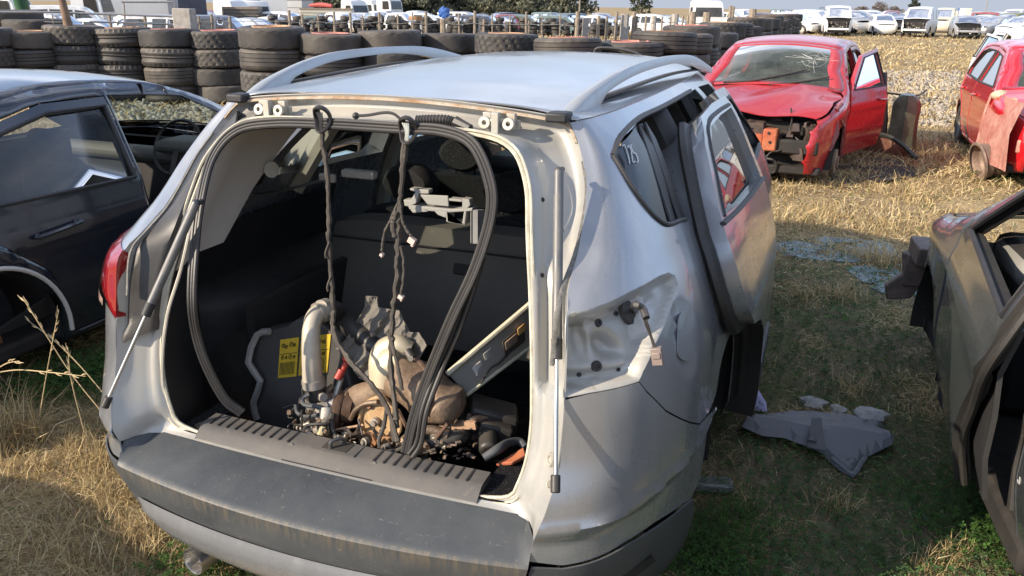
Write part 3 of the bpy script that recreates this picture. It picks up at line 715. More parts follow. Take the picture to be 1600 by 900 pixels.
for i, p in enumerate(PILE): a = random.uniform(0, 6); b.add(tv*[1, 1, 1.15] @ (rotx(random.uniform(-.12, .12)) @ rotz(a)).T+p, tf)
tag(b.build('tyre_pile', m_rubber2, None, True, 32), 'lower layers of worn car tyres in the long pile beyond the post fence', 'tyre pile', 'car tyres piled beyond the fence', 'stuff')
q = D(866, 51.0); o = bpy.data.objects.new('rusty_drum', None); bpy.data.objects.remove(o)
b = MB(); b.lathe([(.01, 0), (.38, 0), (.39, .02), (.38, .10), (.39, .19), (.38, .22), (.01, .22)], 28, (*D(649, 51), 1.46+float(gz(*D(649, 51)))), None, False); tag(b.build('rusty_wheel_drum', rusty('drum_rust', (.30, .15, .06), (.42, .25, .12))), 'flat rusty brown drum lying on the tyre pile left of a tall post', 'drum')

# ------------------------------------------------------------------ trees
def crown_mat(name, cols):
    m, n, b = mat(name); a = N(n, 'VertexColor', layer_name='col'); n.links.new(a.outputs[0], b.inputs['Base Color']); b.inputs['Roughness'].default_value = .75
    t = N(n, 'BsdfTranslucent'); n.links.new(a.outputs[0], t.inputs[0]); mx_ = N(n, 'MixShader'); mx_.inputs[0].default_value = .25
    o = n.nodes['Material Output']; n.links.new(b.outputs[0], mx_.inputs[1]); n.links.new(t.outputs[0], mx_.inputs[2]); n.links.new(mx_.outputs[0], o.inputs[0]); return m
m_crown = crown_mat('gum_leaves', None); m_bark = plain('gum_bark', (.30, .26, .21), .9, .3, 3)
def tree(name, x, y, h, rad, label, cat='tree', group=None, low=.2, nleaf=2600, leaf=.32, colA=(.055, .066, .034), shape='gum', seed=1):
    rg = np.random.default_rng(seed); root = empty(name, (x, y, float(gz(x, y)))); tag(root, label, cat, group)
    b = MB(); tips = []
    b.tube([(0, 0, 0), (rg.normal(0, .1), rg.normal(0, .1), h*.3), (rg.normal(0, .2), 0, h*.6), (0, 0, h*.85)], [h*.022+.06, h*.018+.04, h*.010+.02, .02], 8, 4)
    ncl = 44 if shape == 'gum' else 22; cl = []
    for i in range(ncl):
        u = low+(1-low)*rg.uniform(0, 1)**(1.5 if low < .2 and shape == 'gum' else 1); a = rg.uniform(0, 6.28)
        if shape == 'cone': rr_ = rad*(1-u)**.7*rg.uniform(.2, .9)
        else: rr_ = rad*math.sqrt(max(.25 if low < .2 else .05, 1-((u-.55)/.55)**2))*rg.uniform(.25, .95)
        c = np.array([rr_*math.cos(a), rr_*math.sin(a), u*h]); cl.append((c, rad*rg.uniform(.22, .42)*(1 if shape == 'gum' else .75)))
        if i < 12: b.tube([(0, 0, max(.15, u-.22)*h), c*[.5, .5, 1]-[0, 0, h*.05], c], [h*.007+.02, h*.004+.015, .01], 5, 3)
    b.build('trunk', m_bark, root)
    P = []; cc = []
    for c, r_ in cl:
        n = nleaf//ncl; q = rg.normal(0, 1, (n, 3)); q /= np.linalg.norm(q, axis=1)[:, None]; q *= (rg.uniform(0, 1, n)**.45)[:, None]*r_; q[:, 2] *= .7
        P.append(q+c); cc.append(np.tile(np.array(colA)*rg.uniform(.65, 1.5), (n, 1)))
    P = np.concatenate(P); cc = np.concatenate(cc)*rg.uniform(.7, 1.4, (len(P), 1)); n = len(P)
    d1 = rg.normal(0, 1, (n, 3)); d1 /= np.linalg.norm(d1, axis=1)[:, None]; d2 = np.cross(d1, rg.normal(0, 1, (n, 3))); d2 /= np.linalg.norm(d2, axis=1)[:, None]+1e-6
    L = leaf*rg.uniform(.6, 1.3, (n, 1)); V = np.stack([P-d1*L*.5, P+d2*L*.22, P+d1*L*.5, P-d2*L*.22], 1).reshape(-1, 3)
    o = np_mesh('crown', V, np.arange(len(V)).reshape(-1, 4), np.repeat(cc, 4, 0), m_crown, 4); o.parent = root; CH.setdefault(root.name, []).append(o); return root
tl = ['tall dark gum tree at the left end of the far tree line', 'rounded olive gum tree beside the left end tree of the line', 'broad grey green gum tree behind the white truck cabs', 'dark dense gum tree right of the truck cabs', 'tall gum tree above the rusty drum', 'loose crowned gum tree behind the blue cover', 'wide dark gum tree left of the dead pole', 'gum tree behind the tall dark blue minivan', 'olive gum tree behind the maroon pickup', 'thin crowned gum tree showing sky gaps', 'full gum tree second from the right end of the line', 'rounded gum tree at the right end of the far tree line']
for i, px in enumerate((492, 530, 566, 606, 645, 682, 722, 760, 798, 836, 862, 893)):
    d = 150+18*math.sin(i*2.3); xy = D(px, d); hh = (9.5+2.5*math.sin(i*1.7)) if i < 11 else 4.2
    if i == 9: hh = 6.0
    tree('gum_tree', xy[0], xy[1], hh+(0 if i < 11 else 1), 4.4 if i < 11 else 2.6, tl[i], 'tree', 'far tree line', .03, 5200 if i != 9 else 1700, .8, (.12, .122, .075) if i % 3 else (.09, .098, .062), 'gum', 40+i)
fl_lab = ['low dense scrub under the left end of the far tree line', 'low scrub behind the truck cabs', 'broad low scrub between truck cabs and rusty drum', 'low olive scrub behind the blue cover', 'dense scrub behind the highest dark blue suv', 'dense scrub behind the maroon pickup cab', 'low scrub behind the grey green estate', 'low scrub at the right end of the far tree line']
for i, px in enumerate((505, 560, 615, 668, 722, 776, 830, 878)):
    xy = D(px, 132+6*math.sin(i*1.9)); tree('far_scrub', xy[0], xy[1], 4.6+.6*math.sin(i*2.7), 5.2, fl_lab[i], 'shrub', 'far tree line', .0, 3600, .75, (.125, .125, .08) if i % 2 else (.10, .105, .068), 'gum', 140+i)
xy = D(402, 170); tree('gum_tree', xy[0], xy[1], 9.0, 7, 'dark bush behind the white box truck at far left', 'tree', 'far tree line', .1, 2400, .8, (.05, .06, .034), 'gum', 71)
xy = D(997, 95); tree('young_tree', xy[0], xy[1], 4.0, 1.3, 'small loose young tree standing alone against the sky', 'tree', None, .45, 520, .45, (.075, .085, .05), 'gum', 88)
xy = D(1424, 165); tree('conical_tree', xy[0], xy[1], 4.3, 1.5, 'dense dark cone shaped tree alone on the right horizon', 'tree', None, .12, 3600, .42, (.035, .042, .028), 'cone', 91)
for px, d, hh, lb in ((1370, 260, 3.6, 'low bare brownish bush on the horizon left of the cone shaped tree'), (1342, 270, 2.4, 'small hazy bush on the horizon left of the brownish bush'), (1394, 280, 2.6, 'tiny hazy bush between brownish bush and cone shaped tree')):
    xy = D(px, d); tree('horizon_bush', xy[0], xy[1], hh, 2.6, lb, 'bush', None, .25, 900, .5, (.15, .12, .10), 'gum', px)
xy = D(1536, 120); tag(MB().cyl((xy[0], xy[1], 0), (xy[0], xy[1], 3.0), .05, 8).build('distant_pole', m_wood), 'thin distant pole sticking up behind the right row of wrecks', 'pole')
xy = D(904, 60); tag(MB().tube([(xy[0], xy[1], 0), (xy[0]+.03, xy[1], 2.0), (xy[0]-.02, xy[1], 3.4)], [.08, .06, .03], 7, 3).build('dead_pole', m_wood), 'tall thin dead pole at the right end of the tree line', 'pole')

# ------------------------------------------------------------------ body surface of the silver estate: plan curves at levels, W(t, z)
WK = np.array([0, .62, .86, 1.08, 1.60, 2.50, 3.45, 4.40])
WT = [  # z, then (x, y) of the eight columns from rear centre round the corner to the front
 (.22, [(0, .10), (.50, .13), (.70, .22), (.83, .42), (.90, .90), (.90, 1.8), (.89, 2.8), (.86, 3.75)]),
 (.34, [(0, -.06), (.57, .02), (.775, .155), (.905, .38), (.955, .88), (.955, 1.8), (.94, 2.8), (.89, 3.8)]),
 (.46, [(0, -.095), (.61, -.015), (.80, .115), (.928, .36), (.965, .88), (.965, 1.8), (.95, 2.8), (.90, 3.8)]),
 (.58, [(0, -.102), (.638, -.036), (.815, .085), (.935, .34), (.968, .88), (.965, 1.8), (.95, 2.8), (.91, 3.8)]),
 (.66, [(0, -.09), (.652, -.026), (.82, .10), (.938, .34), (.968, .88), (.965, 1.8), (.95, 2.8), (.91, 3.8)]),
 (.75, [(0, -.05), (.672, .002), (.832, .13), (.938, .34), (.968, .88), (.964, 1.8), (.95, 2.8), (.905, 3.8)]),
 (.85, [(0, .03), (.684, .050), (.842, .168), (.936, .345), (.966, .88), (.962, 1.8), (.948, 2.8), (.90, 3.78)]),
 (.96, [(0, .05), (.684, .072), (.847, .195), (.930, .36), (.955, .88), (.953, 1.8), (.94, 2.8), (.88, 3.7)]),
 (1.07, [(0, .07), (.680, .092), (.838, .215), (.908, .39), (.922, .89), (.925, 1.8), (.91, 2.8), (.84, 3.6)]),
 (1.18, [(0, .09), (.673, .112), (.795, .235), (.860, .43), (.882, .90), (.885, 1.8), (.87, 2.75), (.80, 3.4)]),
 (1.245, [(0, .15), (.656, .186), (.755, .275), (.822, .46), (.85, .91), (.858, 1.8), (.84, 2.68), (.78, 3.25)]),
 (1.30, [(0, .24), (.644, .280), (.733, .335), (.795, .49), (.82, .92), (.83, 1.8), (.81, 2.6), (.76, 3.1)]),
 (1.42, [(0, .36), (.628, .402), (.690, .430), (.735, .56), (.76, .95), (.77, 1.8), (.75, 2.45), (.70, 2.85)]),
 (1.52, [(0, .44), (.590, .485), (.640, .505), (.675, .64), (.698, 1.0), (.71, 1.8), (.69, 2.4), (.65, 2.7)]),
 (1.60, [(0, .49), (.545, .535), (.575, .560), (.595, .70), (.615, 1.05), (.625, 1.8), (.61, 2.35), (.58, 2.6)]),
]
def _pchip_prep(x, y):
    h = np.diff(x); d = np.diff(y, axis=0)/h[:, None]; m = np.zeros_like(y); m[0] = d[0]; m[-1] = d[-1]
    for i in range(1, len(x)-1):
        w1 = 2*h[i]+h[i-1]; w2 = h[i]+2*h[i-1]
        with np.errstate(divide='ignore', invalid='ignore'):
            v = (w1+w2)/(w1/d[i-1]+w2/d[i])
        m[i] = np.where(d[i-1]*d[i] > 0, v, 0)
    return m
_wz = np.array([r[0] for r in WT]); _wv = np.array([np.array(r[1]).ravel() for r in WT]); _wm = _pchip_prep(_wz, _wv)
def _herm(x, X, Y, Mm):
    i = np.clip(np.searchsorted(X, x)-1, 0, len(X)-2); h = (X[i+1]-X[i]); u = (x-X[i])/h; u2 = u*u; u3 = u2*u; h = h[:, None]
    a, b, c, d = (2*u3-3*u2+1)[:, None], (u3-2*u2+u)[:, None], (-2*u3+3*u2)[:, None], (u3-u2)[:, None]
    return a*Y[i]+b*h*Mm[i]+c*Y[i+1]+d*h*Mm[i+1]
def W(P, off=0.0):
    P = np.atleast_2d(np.asarray(P, float)); t, z = P[:, 0], np.clip(P[:, 1], _wz[0], _wz[-1])
    def ev(t, z):
        cols = _herm(z, _wz, _wv, _wm).reshape(-1, 8, 2); n = len(t)
        h = np.diff(WK); d = np.diff(cols, axis=1)/h[None, :, None]; m = np.zeros_like(cols)
        m[:, 1:-1] = (d[:, :-1]*h[None, 1:, None]+d[:, 1:]*h[None, :-1, None])/(h[:-1]+h[1:])[None, :, None]
        m[:, -1] = d[:, -1]; m[:, 0] = d[:, 0]*[1, 0]
        m1 = 2*d[:, 0]-m[:, 0]                      # the rear face runs as one arc to its edge at t = .62
        i = np.clip(np.searchsorted(WK, t)-1, 0, 6); r = np.arange(n); hh = h[i]; u = (t-WK[i])/hh
        u = np.clip(u, 0, 1.3); u2 = u*u; u3 = u2*u; hh = hh[:, None]
        o = (2*u3-3*u2+1)[:, None]*cols[r, i]+(u3-2*u2+u)[:, None]*hh*m[r, i]+(-2*u3+3*u2)[:, None]*cols[r, i+1]+(u3-u2)[:, None]*hh*np.where((i == 0)[:, None], m1, m[r, i+1])
        return np.c_[o, z]
    B = ev(t, z); B[:, 2] = P[:, 1]
    if np.any(off):
        e = 1e-3; a = ev(t+e, z)-ev(np.maximum(t-e, 0), z); b = ev(t, np.minimum(z+e, _wz[-1]))-ev(t, np.maximum(z-e, _wz[0]))
        n = np.cross(a, b); n /= np.linalg.norm(n, axis=1)[:, None]+1e-12
        B = B+n*np.asarray(off).reshape(-1, 1) if np.ndim(off) else B+n*off
    return B
def T_of_y(y, z):
    """t of the side point at distance y, level z"""
    y = np.atleast_1d(y).astype(float); z = np.broadcast_to(z, y.shape); tt = np.linspace(.86, 4.4, 400); o = []
    for a, b in zip(y, z):
        yy = W(np.c_[tt, np.full(400, b)])[:, 1]; o.append(np.interp(a, yy, tt))
    return np.array(o)
def YZ(pts): p = np.asarray(pts, float); return np.c_[T_of_y(p[:, 0], p[:, 1]), p[:, 1]]

# ------------------------------------------------------------------ the silver wreck in the foreground (car space: rear bumper at y = 0)
suv = empty('silver_suv', (0, 0, -DROP)); tag(suv, 'silver suv wreck with its tailgate missing and a rear door ajar, filling the foreground', 'car')
def K(px, py, y): return pl(px, py, 1, y)+[0, 0, DROP]
def KX(px, py, x): return pl(px, py, 0, x)+[0, 0, DROP]
def mirror(o, mat_=None, name=None):
    me = o.data.copy(); co_ = np.empty(len(me.vertices)*3); me.vertices.foreach_get('co', co_); co_ = co_.reshape(-1, 3); co_[:, 0] *= -1
    me.vertices.foreach_set('co', co_.ravel()); me.flip_normals(); me.update()
    if mat_: me.materials[0] = mat_
    c = bpy.data.objects.new(name or o.name.split('.')[0], me); link(c, o.parent)
    for m_ in o.modifiers:
        if m_.type == 'SOLIDIFY': solid(c, m_.thickness, m_.offset)
    return c
def both(name, outer, surf, m_, holes=(), step=.04, th=0.0, parent=None):
    o = panel(name, outer, surf, m_, parent or suv, holes, step, 1.0, th); return o, mirror(o)
arch_c, arch_r = (1.68, .45), .405
def arch(a0, a1, n=14, r=arch_r): return [(arch_c[0]+r*math.cos(R_(a)), arch_c[1]+r*math.sin(R_(a))) for a in np.linspace(a0, a1, n)]
jamb_o = [(.612, 1.592), (.618, 1.541), (.624, 1.475), (.625, 1.433), (.624, 1.364), (.624, 1.300), (.618, 1.268), (.616, 1.236), (.620, 1.204)]
lamp_t = [(.620, 1.203), (.727, 1.211), (.902, 1.223), (1.058, 1.226), (1.120, 1.221)]
lamp_f = [(1.154, 1.207), (1.152, 1.185), (1.038, 1.144), (.920, 1.099), (.863, 1.049), (.846, 1.028)]
lamp_b = [(.846, 1.028), (.754, 1.023), (.688, 1.019), (.620, 1.011)]
seam = [(.876, .999), (.971, .928), (1.105, .854), (1.203, .804), (1.33, .775)]
door_cut = YZ([(.87, 1.275), (.845, 1.20), (.84, 1.10), (.86, 1.02), (.93, .94), (1.10, .90), (1.30, .80), (1.42, .62), (1.46, .40)])
fd_front = YZ([(2.08, .40), (3.28, .40), (3.30, 1.0), (3.14, 1.2), (2.74, 1.42), (2.46, 1.545), (2.08, 1.562)])
rd_open = [(.944, 1.510), (1.018, 1.435), (1.096, 1.375), (1.174, 1.334), (1.256, 1.310), (1.42, 1.290)]+[tuple(p) for p in door_cut]+[tuple(p) for p in YZ([(1.98, .40), (1.98, 1.562)])]+[(1.9, 1.563), (1.453, 1.563), (1.085, 1.541)]
rail_top = [(t, 1.598) for t in (.70, 1.0, 1.6, 2.4, 3.4, 4.4)]
apil = [(4.4, z) for z in (1.5, 1.4, 1.25, 1.07, .8, .45)]
bot = [(4.4, .30)]+[tuple(p) for p in YZ([(3.0, .30), (2.0, .30), (1.5, .30)])]
ar = [p for p in arch(0, 180, 20) if p[1] > .30]
side_poly = [jamb_o[0]]+rail_top+apil+bot+[p for p in ar if p[1] < .775 and p[0] > 1.68 or p[1] >= .775]
side_poly = side_poly+[(1.33, .775)]+seam[::-1][1:]+lamp_b[:1]+lamp_f[::-1][1:]+lamp_t[::-1]+jamb_o[::-1][1:-1]
def bulge(P):
    d = np.hypot(P[:, 0]-arch_c[0], P[:, 1]-arch_c[1]); flare = .012*np.exp(-((d-arch_r)/.06)**2)*(P[:, 1] < .95)
    # fuel flap: a pressed groove round a lozenge
    return flare
fuel = rr_poly([(1.02, 1.045), (1.075, 1.135), (1.165, 1.13), (1.175, 1.03), (1.09, 1.01)], .05)
def side_surf(P):
    o = bulge(P); g = seg_dist(P, fuel); o = o-.012*np.exp(-(g/.006)**2)
    return W(P, o)
body, body_l = both('body_side', side_poly, side_surf, m_silver, [rd_open, fd_front], .028, .0)
solid(body, .004); solid(body_l, .004)
# finer fuel flap as its own piece, a shade proud, hinge shadow at its edge
fl = panel('fuel_flap', [(p[0]*.94+1.10*.06, p[1]*.94+1.07*.06) for p in fuel], lambda P: W(P, .004+.010*(1-sm(0, .05, seg_dist(P, fuel)))*.0), m_silver, suv, (), .02, 1.0, .004)
# roof
Et = np.array([.612, .72, .86, 1.0, 1.25, 1.6, 2.1, 2.6, 3.1, 3.6, 4.0, 4.4]); ED = W(np.c_[np.interp(np.linspace(0, 11, 45), np.arange(12), Et), np.full(45, 1.598)])
def zc(y): return np.interp(y, [.40, .55, .8, 1.2, 1.7, 2.2, 2.6, 2.8], [1.632, 1.640, 1.656, 1.672, 1.684, 1.680, 1.662, 1.645])
rows = []
for e in ED:
    r_ = []
    yc = .475+(e[1]-.50)*1.0
    for u in np.linspace(-1, 1, 33):
        x = e[0]*u; y = e[1]-(.035*(1-u*u) if e[1] < .7 else .035*(1-u*u)*max(0, 1-(e[1]-.7)/1.5)*1-.0)
        y += (.16*(1-u*u))*sm(1.9, 2.6, e[1])
        k = abs(u); prof = 1-(.55*k**2.2+.45*k**7); r_.append((x, y, 1.598+(zc(y)-1.598)*prof))
    rows.append(r_)
roof = MB().grid(np.array(rows), 0, True).build('roof', m_silver, suv, True, 60); solid(roof, .004, 1 if False else -1)
# roof ditch strips and rails
RP = np.array([(.518, .55, 1.612), (.530, .66, 1.645), (.545, .80, 1.672), (.562, .96, 1.695), (.585, 1.2, 1.712), (.608, 1.65, 1.712), (.626, 2.08, 1.690), (.640, 2.62, 1.612)])
for s in (1, -1):
    Q = catmull(RP, 6)*[s, 1, 1]; b = MB(); n = len(Q); V = []
    fr = np.linspace(0, 1, n)
    for i, q in enumerate(Q):
        drop = np.interp(fr[i], [0, .08, .2, .3, .72, .88, 1], [.035, .075, .070, .030, .028, .05, .03]); wd = np.interp(fr[i], [0, .1, .5, .9, 1], [.022, .024, .017, .016, .012])
        base = np.array([q[0], q[1], q[2]])
        V.append([base+[-wd, 0, -drop], base+[-wd, 0, -.010], base+[-wd*.6, 0, -.001], base+[wd*.5, 0, 0], base+[wd, 0, -.010], base+[wd*1.15, 0, -drop]])
    V = np.array(V); b.grid(V); b.grid(V[:, [5, 0]]); b.add(V[0], [(0, 1, 2, 3, 4, 5)]); b.add(V[-1], [(5, 4, 3, 2, 1, 0)])
    rl = b.build('roof_rail', m_rail if 'm_rail' in globals() else m_silver, suv, True, 50)
    b = MB(); P = np.array([(.505*s, .50, 1.607), (.532*s, .70, 1.622), (.56*s, 1.0, 1.632), (.60*s, 1.65, 1.640), (.63*s, 2.2, 1.625), (.63*s, 2.66, 1.60)])
    b.tube(P, .016, 8, 6, flat=.35); b.build('rail_gasket', m_bplast, rl)
    b = MB(); b.box((-.03, -.035, -.012), (.03, .03, .014), rotz(0), (.515*s, .52, 1.606)); bevel(b.build('rail_foot', m_trim, rl), .006)

# ------------------------------------------------------------------ tailgate aperture: outer edge O, flange F, recessed jamb between
Oc = [(0, .495, 1.640), (.15, .497, 1.637), (.30, .502, 1.628), (.42, .510, 1.617), (.50, .520, 1.606)]
Oc += [tuple(W(p)[0]) for p in jamb_o+[(.620, 1.12), (.620, 1.011), (.621, .918), (.622, .805), (.620, .724), (.618, .675)]]+[(.645, -.012, .655), (.632, .03, .654), (.61, .065, .654), (.57, .082, .653), (.50, .083, .653), (.40, .078, .653), (.25, .072, .654), (0, .068, .655)]
Fc = [(0, .405, 1.566), (.15, .405, 1.566), (.27, .405, 1.565), (.345, .402, 1.560), (.40, .395, 1.548), (.44, .38, 1.525), (.470, .355, 1.49), (.498, .318, 1.435), (.515, .278, 1.36), (.530, .248, 1.29), (.546, .220, 1.21), (.566, .180, 1.10), (.580, .150, .98), (.586, .132, .88), (.578, .12, .79), (.560, .113, .725), (.54, .11, .685), (.48, .107, .667), (.36, .102, .657), (.2, .098, .653), (0, .095, .652)]
def resamp(Pts, n):
    Q = catmull(np.array(Pts), 8); s = np.r_[0, np.cumsum(np.linalg.norm(np.diff(Q, axis=0), axis=1))]; u = np.linspace(0, s[-1], n)
    return np.c_[[np.interp(u, s, Q[:, k]) for k in range(3)]].T
NO = 90
OO, FF = resamp(Oc, NO), resamp(Fc, NO)
# match by corner landmarks: warp O's parameter so that its corners face F's corners
def warp(P, marks_p, Q, marks_q, n):
    def par(Pt, m): return [0]+[int(np.argmin(np.linalg.norm(Pt-np.array(k), axis=1))) for k in m]+[len(Pt)-1]
    a, b_ = par(P, marks_p), par(Q, marks_q); g = np.linspace(0, len(Q)-1, n); h = np.interp(g, b_, a)
    f = lambda A, t: np.c_[[np.interp(t, np.arange(len(A)), A[:, k]) for k in range(3)]].T
    return f(P, h), f(Q, g)
OO, FF = warp(OO, [W((.614, 1.575))[0], W((.620, 1.2))[0], W((.62, .72))[0], (.57, .082, .653)], FF, [(.42, .39, 1.54), (.546, .22, 1.21), (.578, .12, .79), (.54, .11, .685)], NO)
def jamb(F_, O_, n=12):
    g = []
    cen = np.array((0, 1.5, 1.15))
    for f, o in zip(F_, O_):
        d = cen-(f+o)/2; d[0] *= .25; d /= np.linalg.norm(d); ln = np.linalg.norm(o-f); dp = min(.062, ln*.38)*(1 if f[2] > 1.0 else .35)
        r_ = []
        for v in np.linspace(0, 1, n):
            k = np.interp(v, [0, .12, .2, .34, .72, .86, 1], [0, -.15, .15, .85, 1, .75, 0]); r_.append(f+(o-f)*v+d*dp*k)
        g.append(r_)
    return np.array(g)
J = jamb(FF, OO); Jf = np.concatenate([J, (J*[-1, 1, 1])[::-1][1:]], 0)
jb = MB().grid(Jf, 0, True).build('tailgate_frame', m_silver_in, suv, True, 70); solid(jb, .003)
loopF = np.concatenate([FF, (FF*[-1, 1, 1])[::-1][1:-1]], 0)
b = MB(); b.tube(loopF, .006, 6, 1, False, closed=True); b.tube(loopF+[0, -.006, 0]+(loopF-[0, .3, 1.1])*[.022, 0, .022], .004, 6, 1, False, closed=True); b.build('frame_flange', plain('old_sealant', (.52, .48, .37), .7, .35, 18), suv)
# rust streak strip under the roof edge and black putty strip down the right edge
b = MB(); P = OO[:22]*[1, 1, 1]; P = np.concatenate([(P*[-1, 1, 1])[::-1], P[1:]], 0)+[0, -.004, -.010]; b.tube(P, .0065, 5, 1, flat=.5); b.build('edge_sealer', rusty('rusty_sealer', (.30, .16, .07), (.50, .44, .34), 0, .8, 14), suv)
for s in (1, -1):
    Q = np.array([W(p)[0] for p in [(.650, 1.50), (.655, 1.44), (.645, 1.37), (.632, 1.30), (.616, 1.25), (.608, 1.20), (.60, 1.08)]])*[s, 1, 1]+[-.012*s, .004, 0]
    b = MB(); b.tube(Q, .007, 6, 4, flat=.6); b.build('sealer_strip', plain('dark_putty', (.18, .17, .15), .9, .4, 60, bs=.5), suv)
# black plastic cover still clipped over the left pillar
i0 = np.argmin(np.abs(J[:, 6, 2]-1.53)+9*(np.arange(NO) < 8)); i1 = np.argmin(np.abs(J[:, 6, 2]-.93)+9*(np.arange(NO) < 8)); sub = J[i0:i1, 1:11]*[-1, 1, 1]
bl_ = sub.copy(); bl_[:, 1:-1] = (sub[:, :1]*(1-np.linspace(0, 1, sub.shape[1])[None, :, None])+sub[:, -1:]*np.linspace(0, 1, sub.shape[1])[None, :, None])[:, 1:-1]+[0.004, -.010, .004]
pc_ = MB().grid(bl_).build('pillar_cover', m_bplast, suv, True, 60); solid(pc_, .006, 0)
k0 = int(np.argmin(np.abs(J[:60, 6, 0]-.435))); cw_ = J[k0:i0+2, 2:10]*[-1, 1, 1]+[0.0, -.012, .006]
o = MB().grid(cw_).build('corner_cover', plastic('grey_corner_plastic', (.12, .12, .118), .5, .35), suv, True, 60); solid(o, .005, 0)
from mathutils.bvhtree import BVHTree
def hit(o, px, py, lift=.0):
    t = BVHTree.FromPolygons([v.co for v in o.data.vertices], [tuple(p.vertices) for p in o.data.polygons]); d = Vector(ray(px, py)).normalized(); c = Vector(CAM)+Vector((0, 0, DROP))
    r = t.ray_cast(c, d); return (np.array(r[0])-np.array(d)*lift, np.array(r[1])*(1 if r[1].dot(d) < 0 else -1)) if r[0] is not None else (None, None)
# hinges
for s, (px, py) in ((-1, (425, 171)), (1, (779, 192))):
    c = K(px, py, .455); b = MB()
    for dx in (-.034, .034):
        b.lathe([(.006, -.006), (.0165, -.006), (.018, 0), (.0165, .006), (.006, .006)], 18, c+[dx, -.014, .0], rotx(R_(78)))
        b.box((-.012, -.004, -.020), (.012, .014, .022), None, c+[dx*1.0, .004, .004])
    b.cyl(c+[-.05, -.01, .006], c+[.05, -.01, .006], .006, 8); b.box((-.010, -.02, -.03), (.010, .0, .03), None, c+[0, -.01, 0]); b.box((-.055, 0, -.012), (.055, .012, .012), None, c+[0, .012, -.004])
    bevel(b.build('tailgate_hinge', m_zinc, suv), .0015)
# washer jet hose, convoluted hose
b = MB(); b.tube([K(*p, .42) for p in ((553, 181), (575, 180), (600, 176), (615, 178), (628, 188))], .0042, 6, 5); b.sphere(K(556, 181, .42), .010); b.build('washer_hose', m_seal, suv)
b = MB(); P = catmull(np.array([K(*p, .425) for p in ((652, 188), (675, 187), (700, 188), (715, 194))]), 10); b.tube(P, [.0115 if i % 2 else .0145 for i in range(len(P))], 10, 1); b.tube([K(712, 190, .42), K(735, 201, .41)], [.016, .012], 8, 1); b.build('wiring_sleeve', m_bplast, suv)
# round plugs and holes in the jamb
for px, py, r_, m_, y in ((848, 312, .006, m_blackmat, .31), (847, 430, .006, m_blackmat, .20), (877, 360, .006, m_blackmat, .27), (887, 498, .006, m_blackmat, .18), (888, 560, .006, m_blackmat, .17)):
    c, nn = hit(jb, px, py)
    if c is None: continue
    b = MB(); b.lathe([(.0005, .003), (r_*.8, .003), (r_, .001), (r_*1.05, -.004)], 16, c, frame(nn, (.1, 0, 1)), False); b.build('body_plug', m_, suv)

# ------------------------------------------------------------------ lamp pocket (right), tail lamp (left)
lamp_poly = lamp_t+lamp_f+lamp_b[1:]
lamp_loop = np.array(lamp_poly)
def pocket(P):
    d = seg_dist(P, lamp_loop); t, z = P[:, 0], P[:, 1]
    dep = .070*sm(0, .014, d)*(1-.55*sm(.93, .955, t-.35*(z-1.13)))
    dep += .040*sm(1.0, .25, np.hypot((t-.80)/.085, (z-1.115)/.060))*sm(.0, .03, d)
    dep += .018*sm(1.0, .3, np.hypot((t-.69)/.045, (z-1.13)/.07))
    dep -= .014*np.exp(-((z-1.065)/.012)**2)*sm(.93, .90, t)*sm(0, .02, d)
    dep += .010*sm(1.0, .2, np.hypot((t-1.02)/.05, (z-1.185)/.022))
    return W(P, -dep)
pk = panel('lamp_pocket', lamp_poly, pocket, m_silver_in, suv, (), .0085); solid(pk, .003, -1, False)
for (t, z, r_) in ((.735, 1.065, .013), (.80, 1.19, .010), (.68, 1.045, .006), (.83, 1.045, .005), (.90, 1.20, .007)):
    c = pocket(np.array([[t, z]]))[0]; n_ = (W((t, z), .01)-W((t, z)))[0]; b = MB()
    b.lathe([(.0004, .001), (r_*.45, .001), (r_*.5, .004), (r_, .004), (r_*1.1, -.003)], 14, c, frame(n_, (0, 0, 1)), False); b.build('pocket_grommet', m_trim, suv)
gc = pocket(np.array([[.955, 1.185]]))[0]
b = MB(); b.lathe([(.0005, .016), (.012, .016), (.020, .010), (.031, .006), (.033, -.004)], 20, gc, frame(W((.955, 1.185), .01)[0]-W((.955, 1.185))[0], (0, 0, 1)), False)
p0 = gc+(W((.955, 1.185), .02)-W((.955, 1.185)))[0]
pts = [p0, K(992, 476, .22), K(1004, 482, .22), K(1010, 497, .20)]; b.tube(pts, .009, 8, 5); b.build('lamp_grommet', m_bplast, suv)
b = MB()
for k in range(3): b.tube([K(1004, 482, .21), K(1008+k*2, 505, .21-.004*k), K(1016+k, 525, .21), K(1022+k*2, 545, .205)], .0022, 5, 5)
b.build('lamp_wires', m_bplast, suv)
c = K(1027, 556, .205); b = MB(); b.box((-.013, -.010, -.022), (.013, .010, .022), roty(R_(-12)), c); b.box((-.010, -.013, -.004), (.010, .013, .012), roty(R_(-12)), c); bevel(b.build('lamp_connector', plain('brown_grey_connector', (.22, .17, .15), .5), suv), .002)
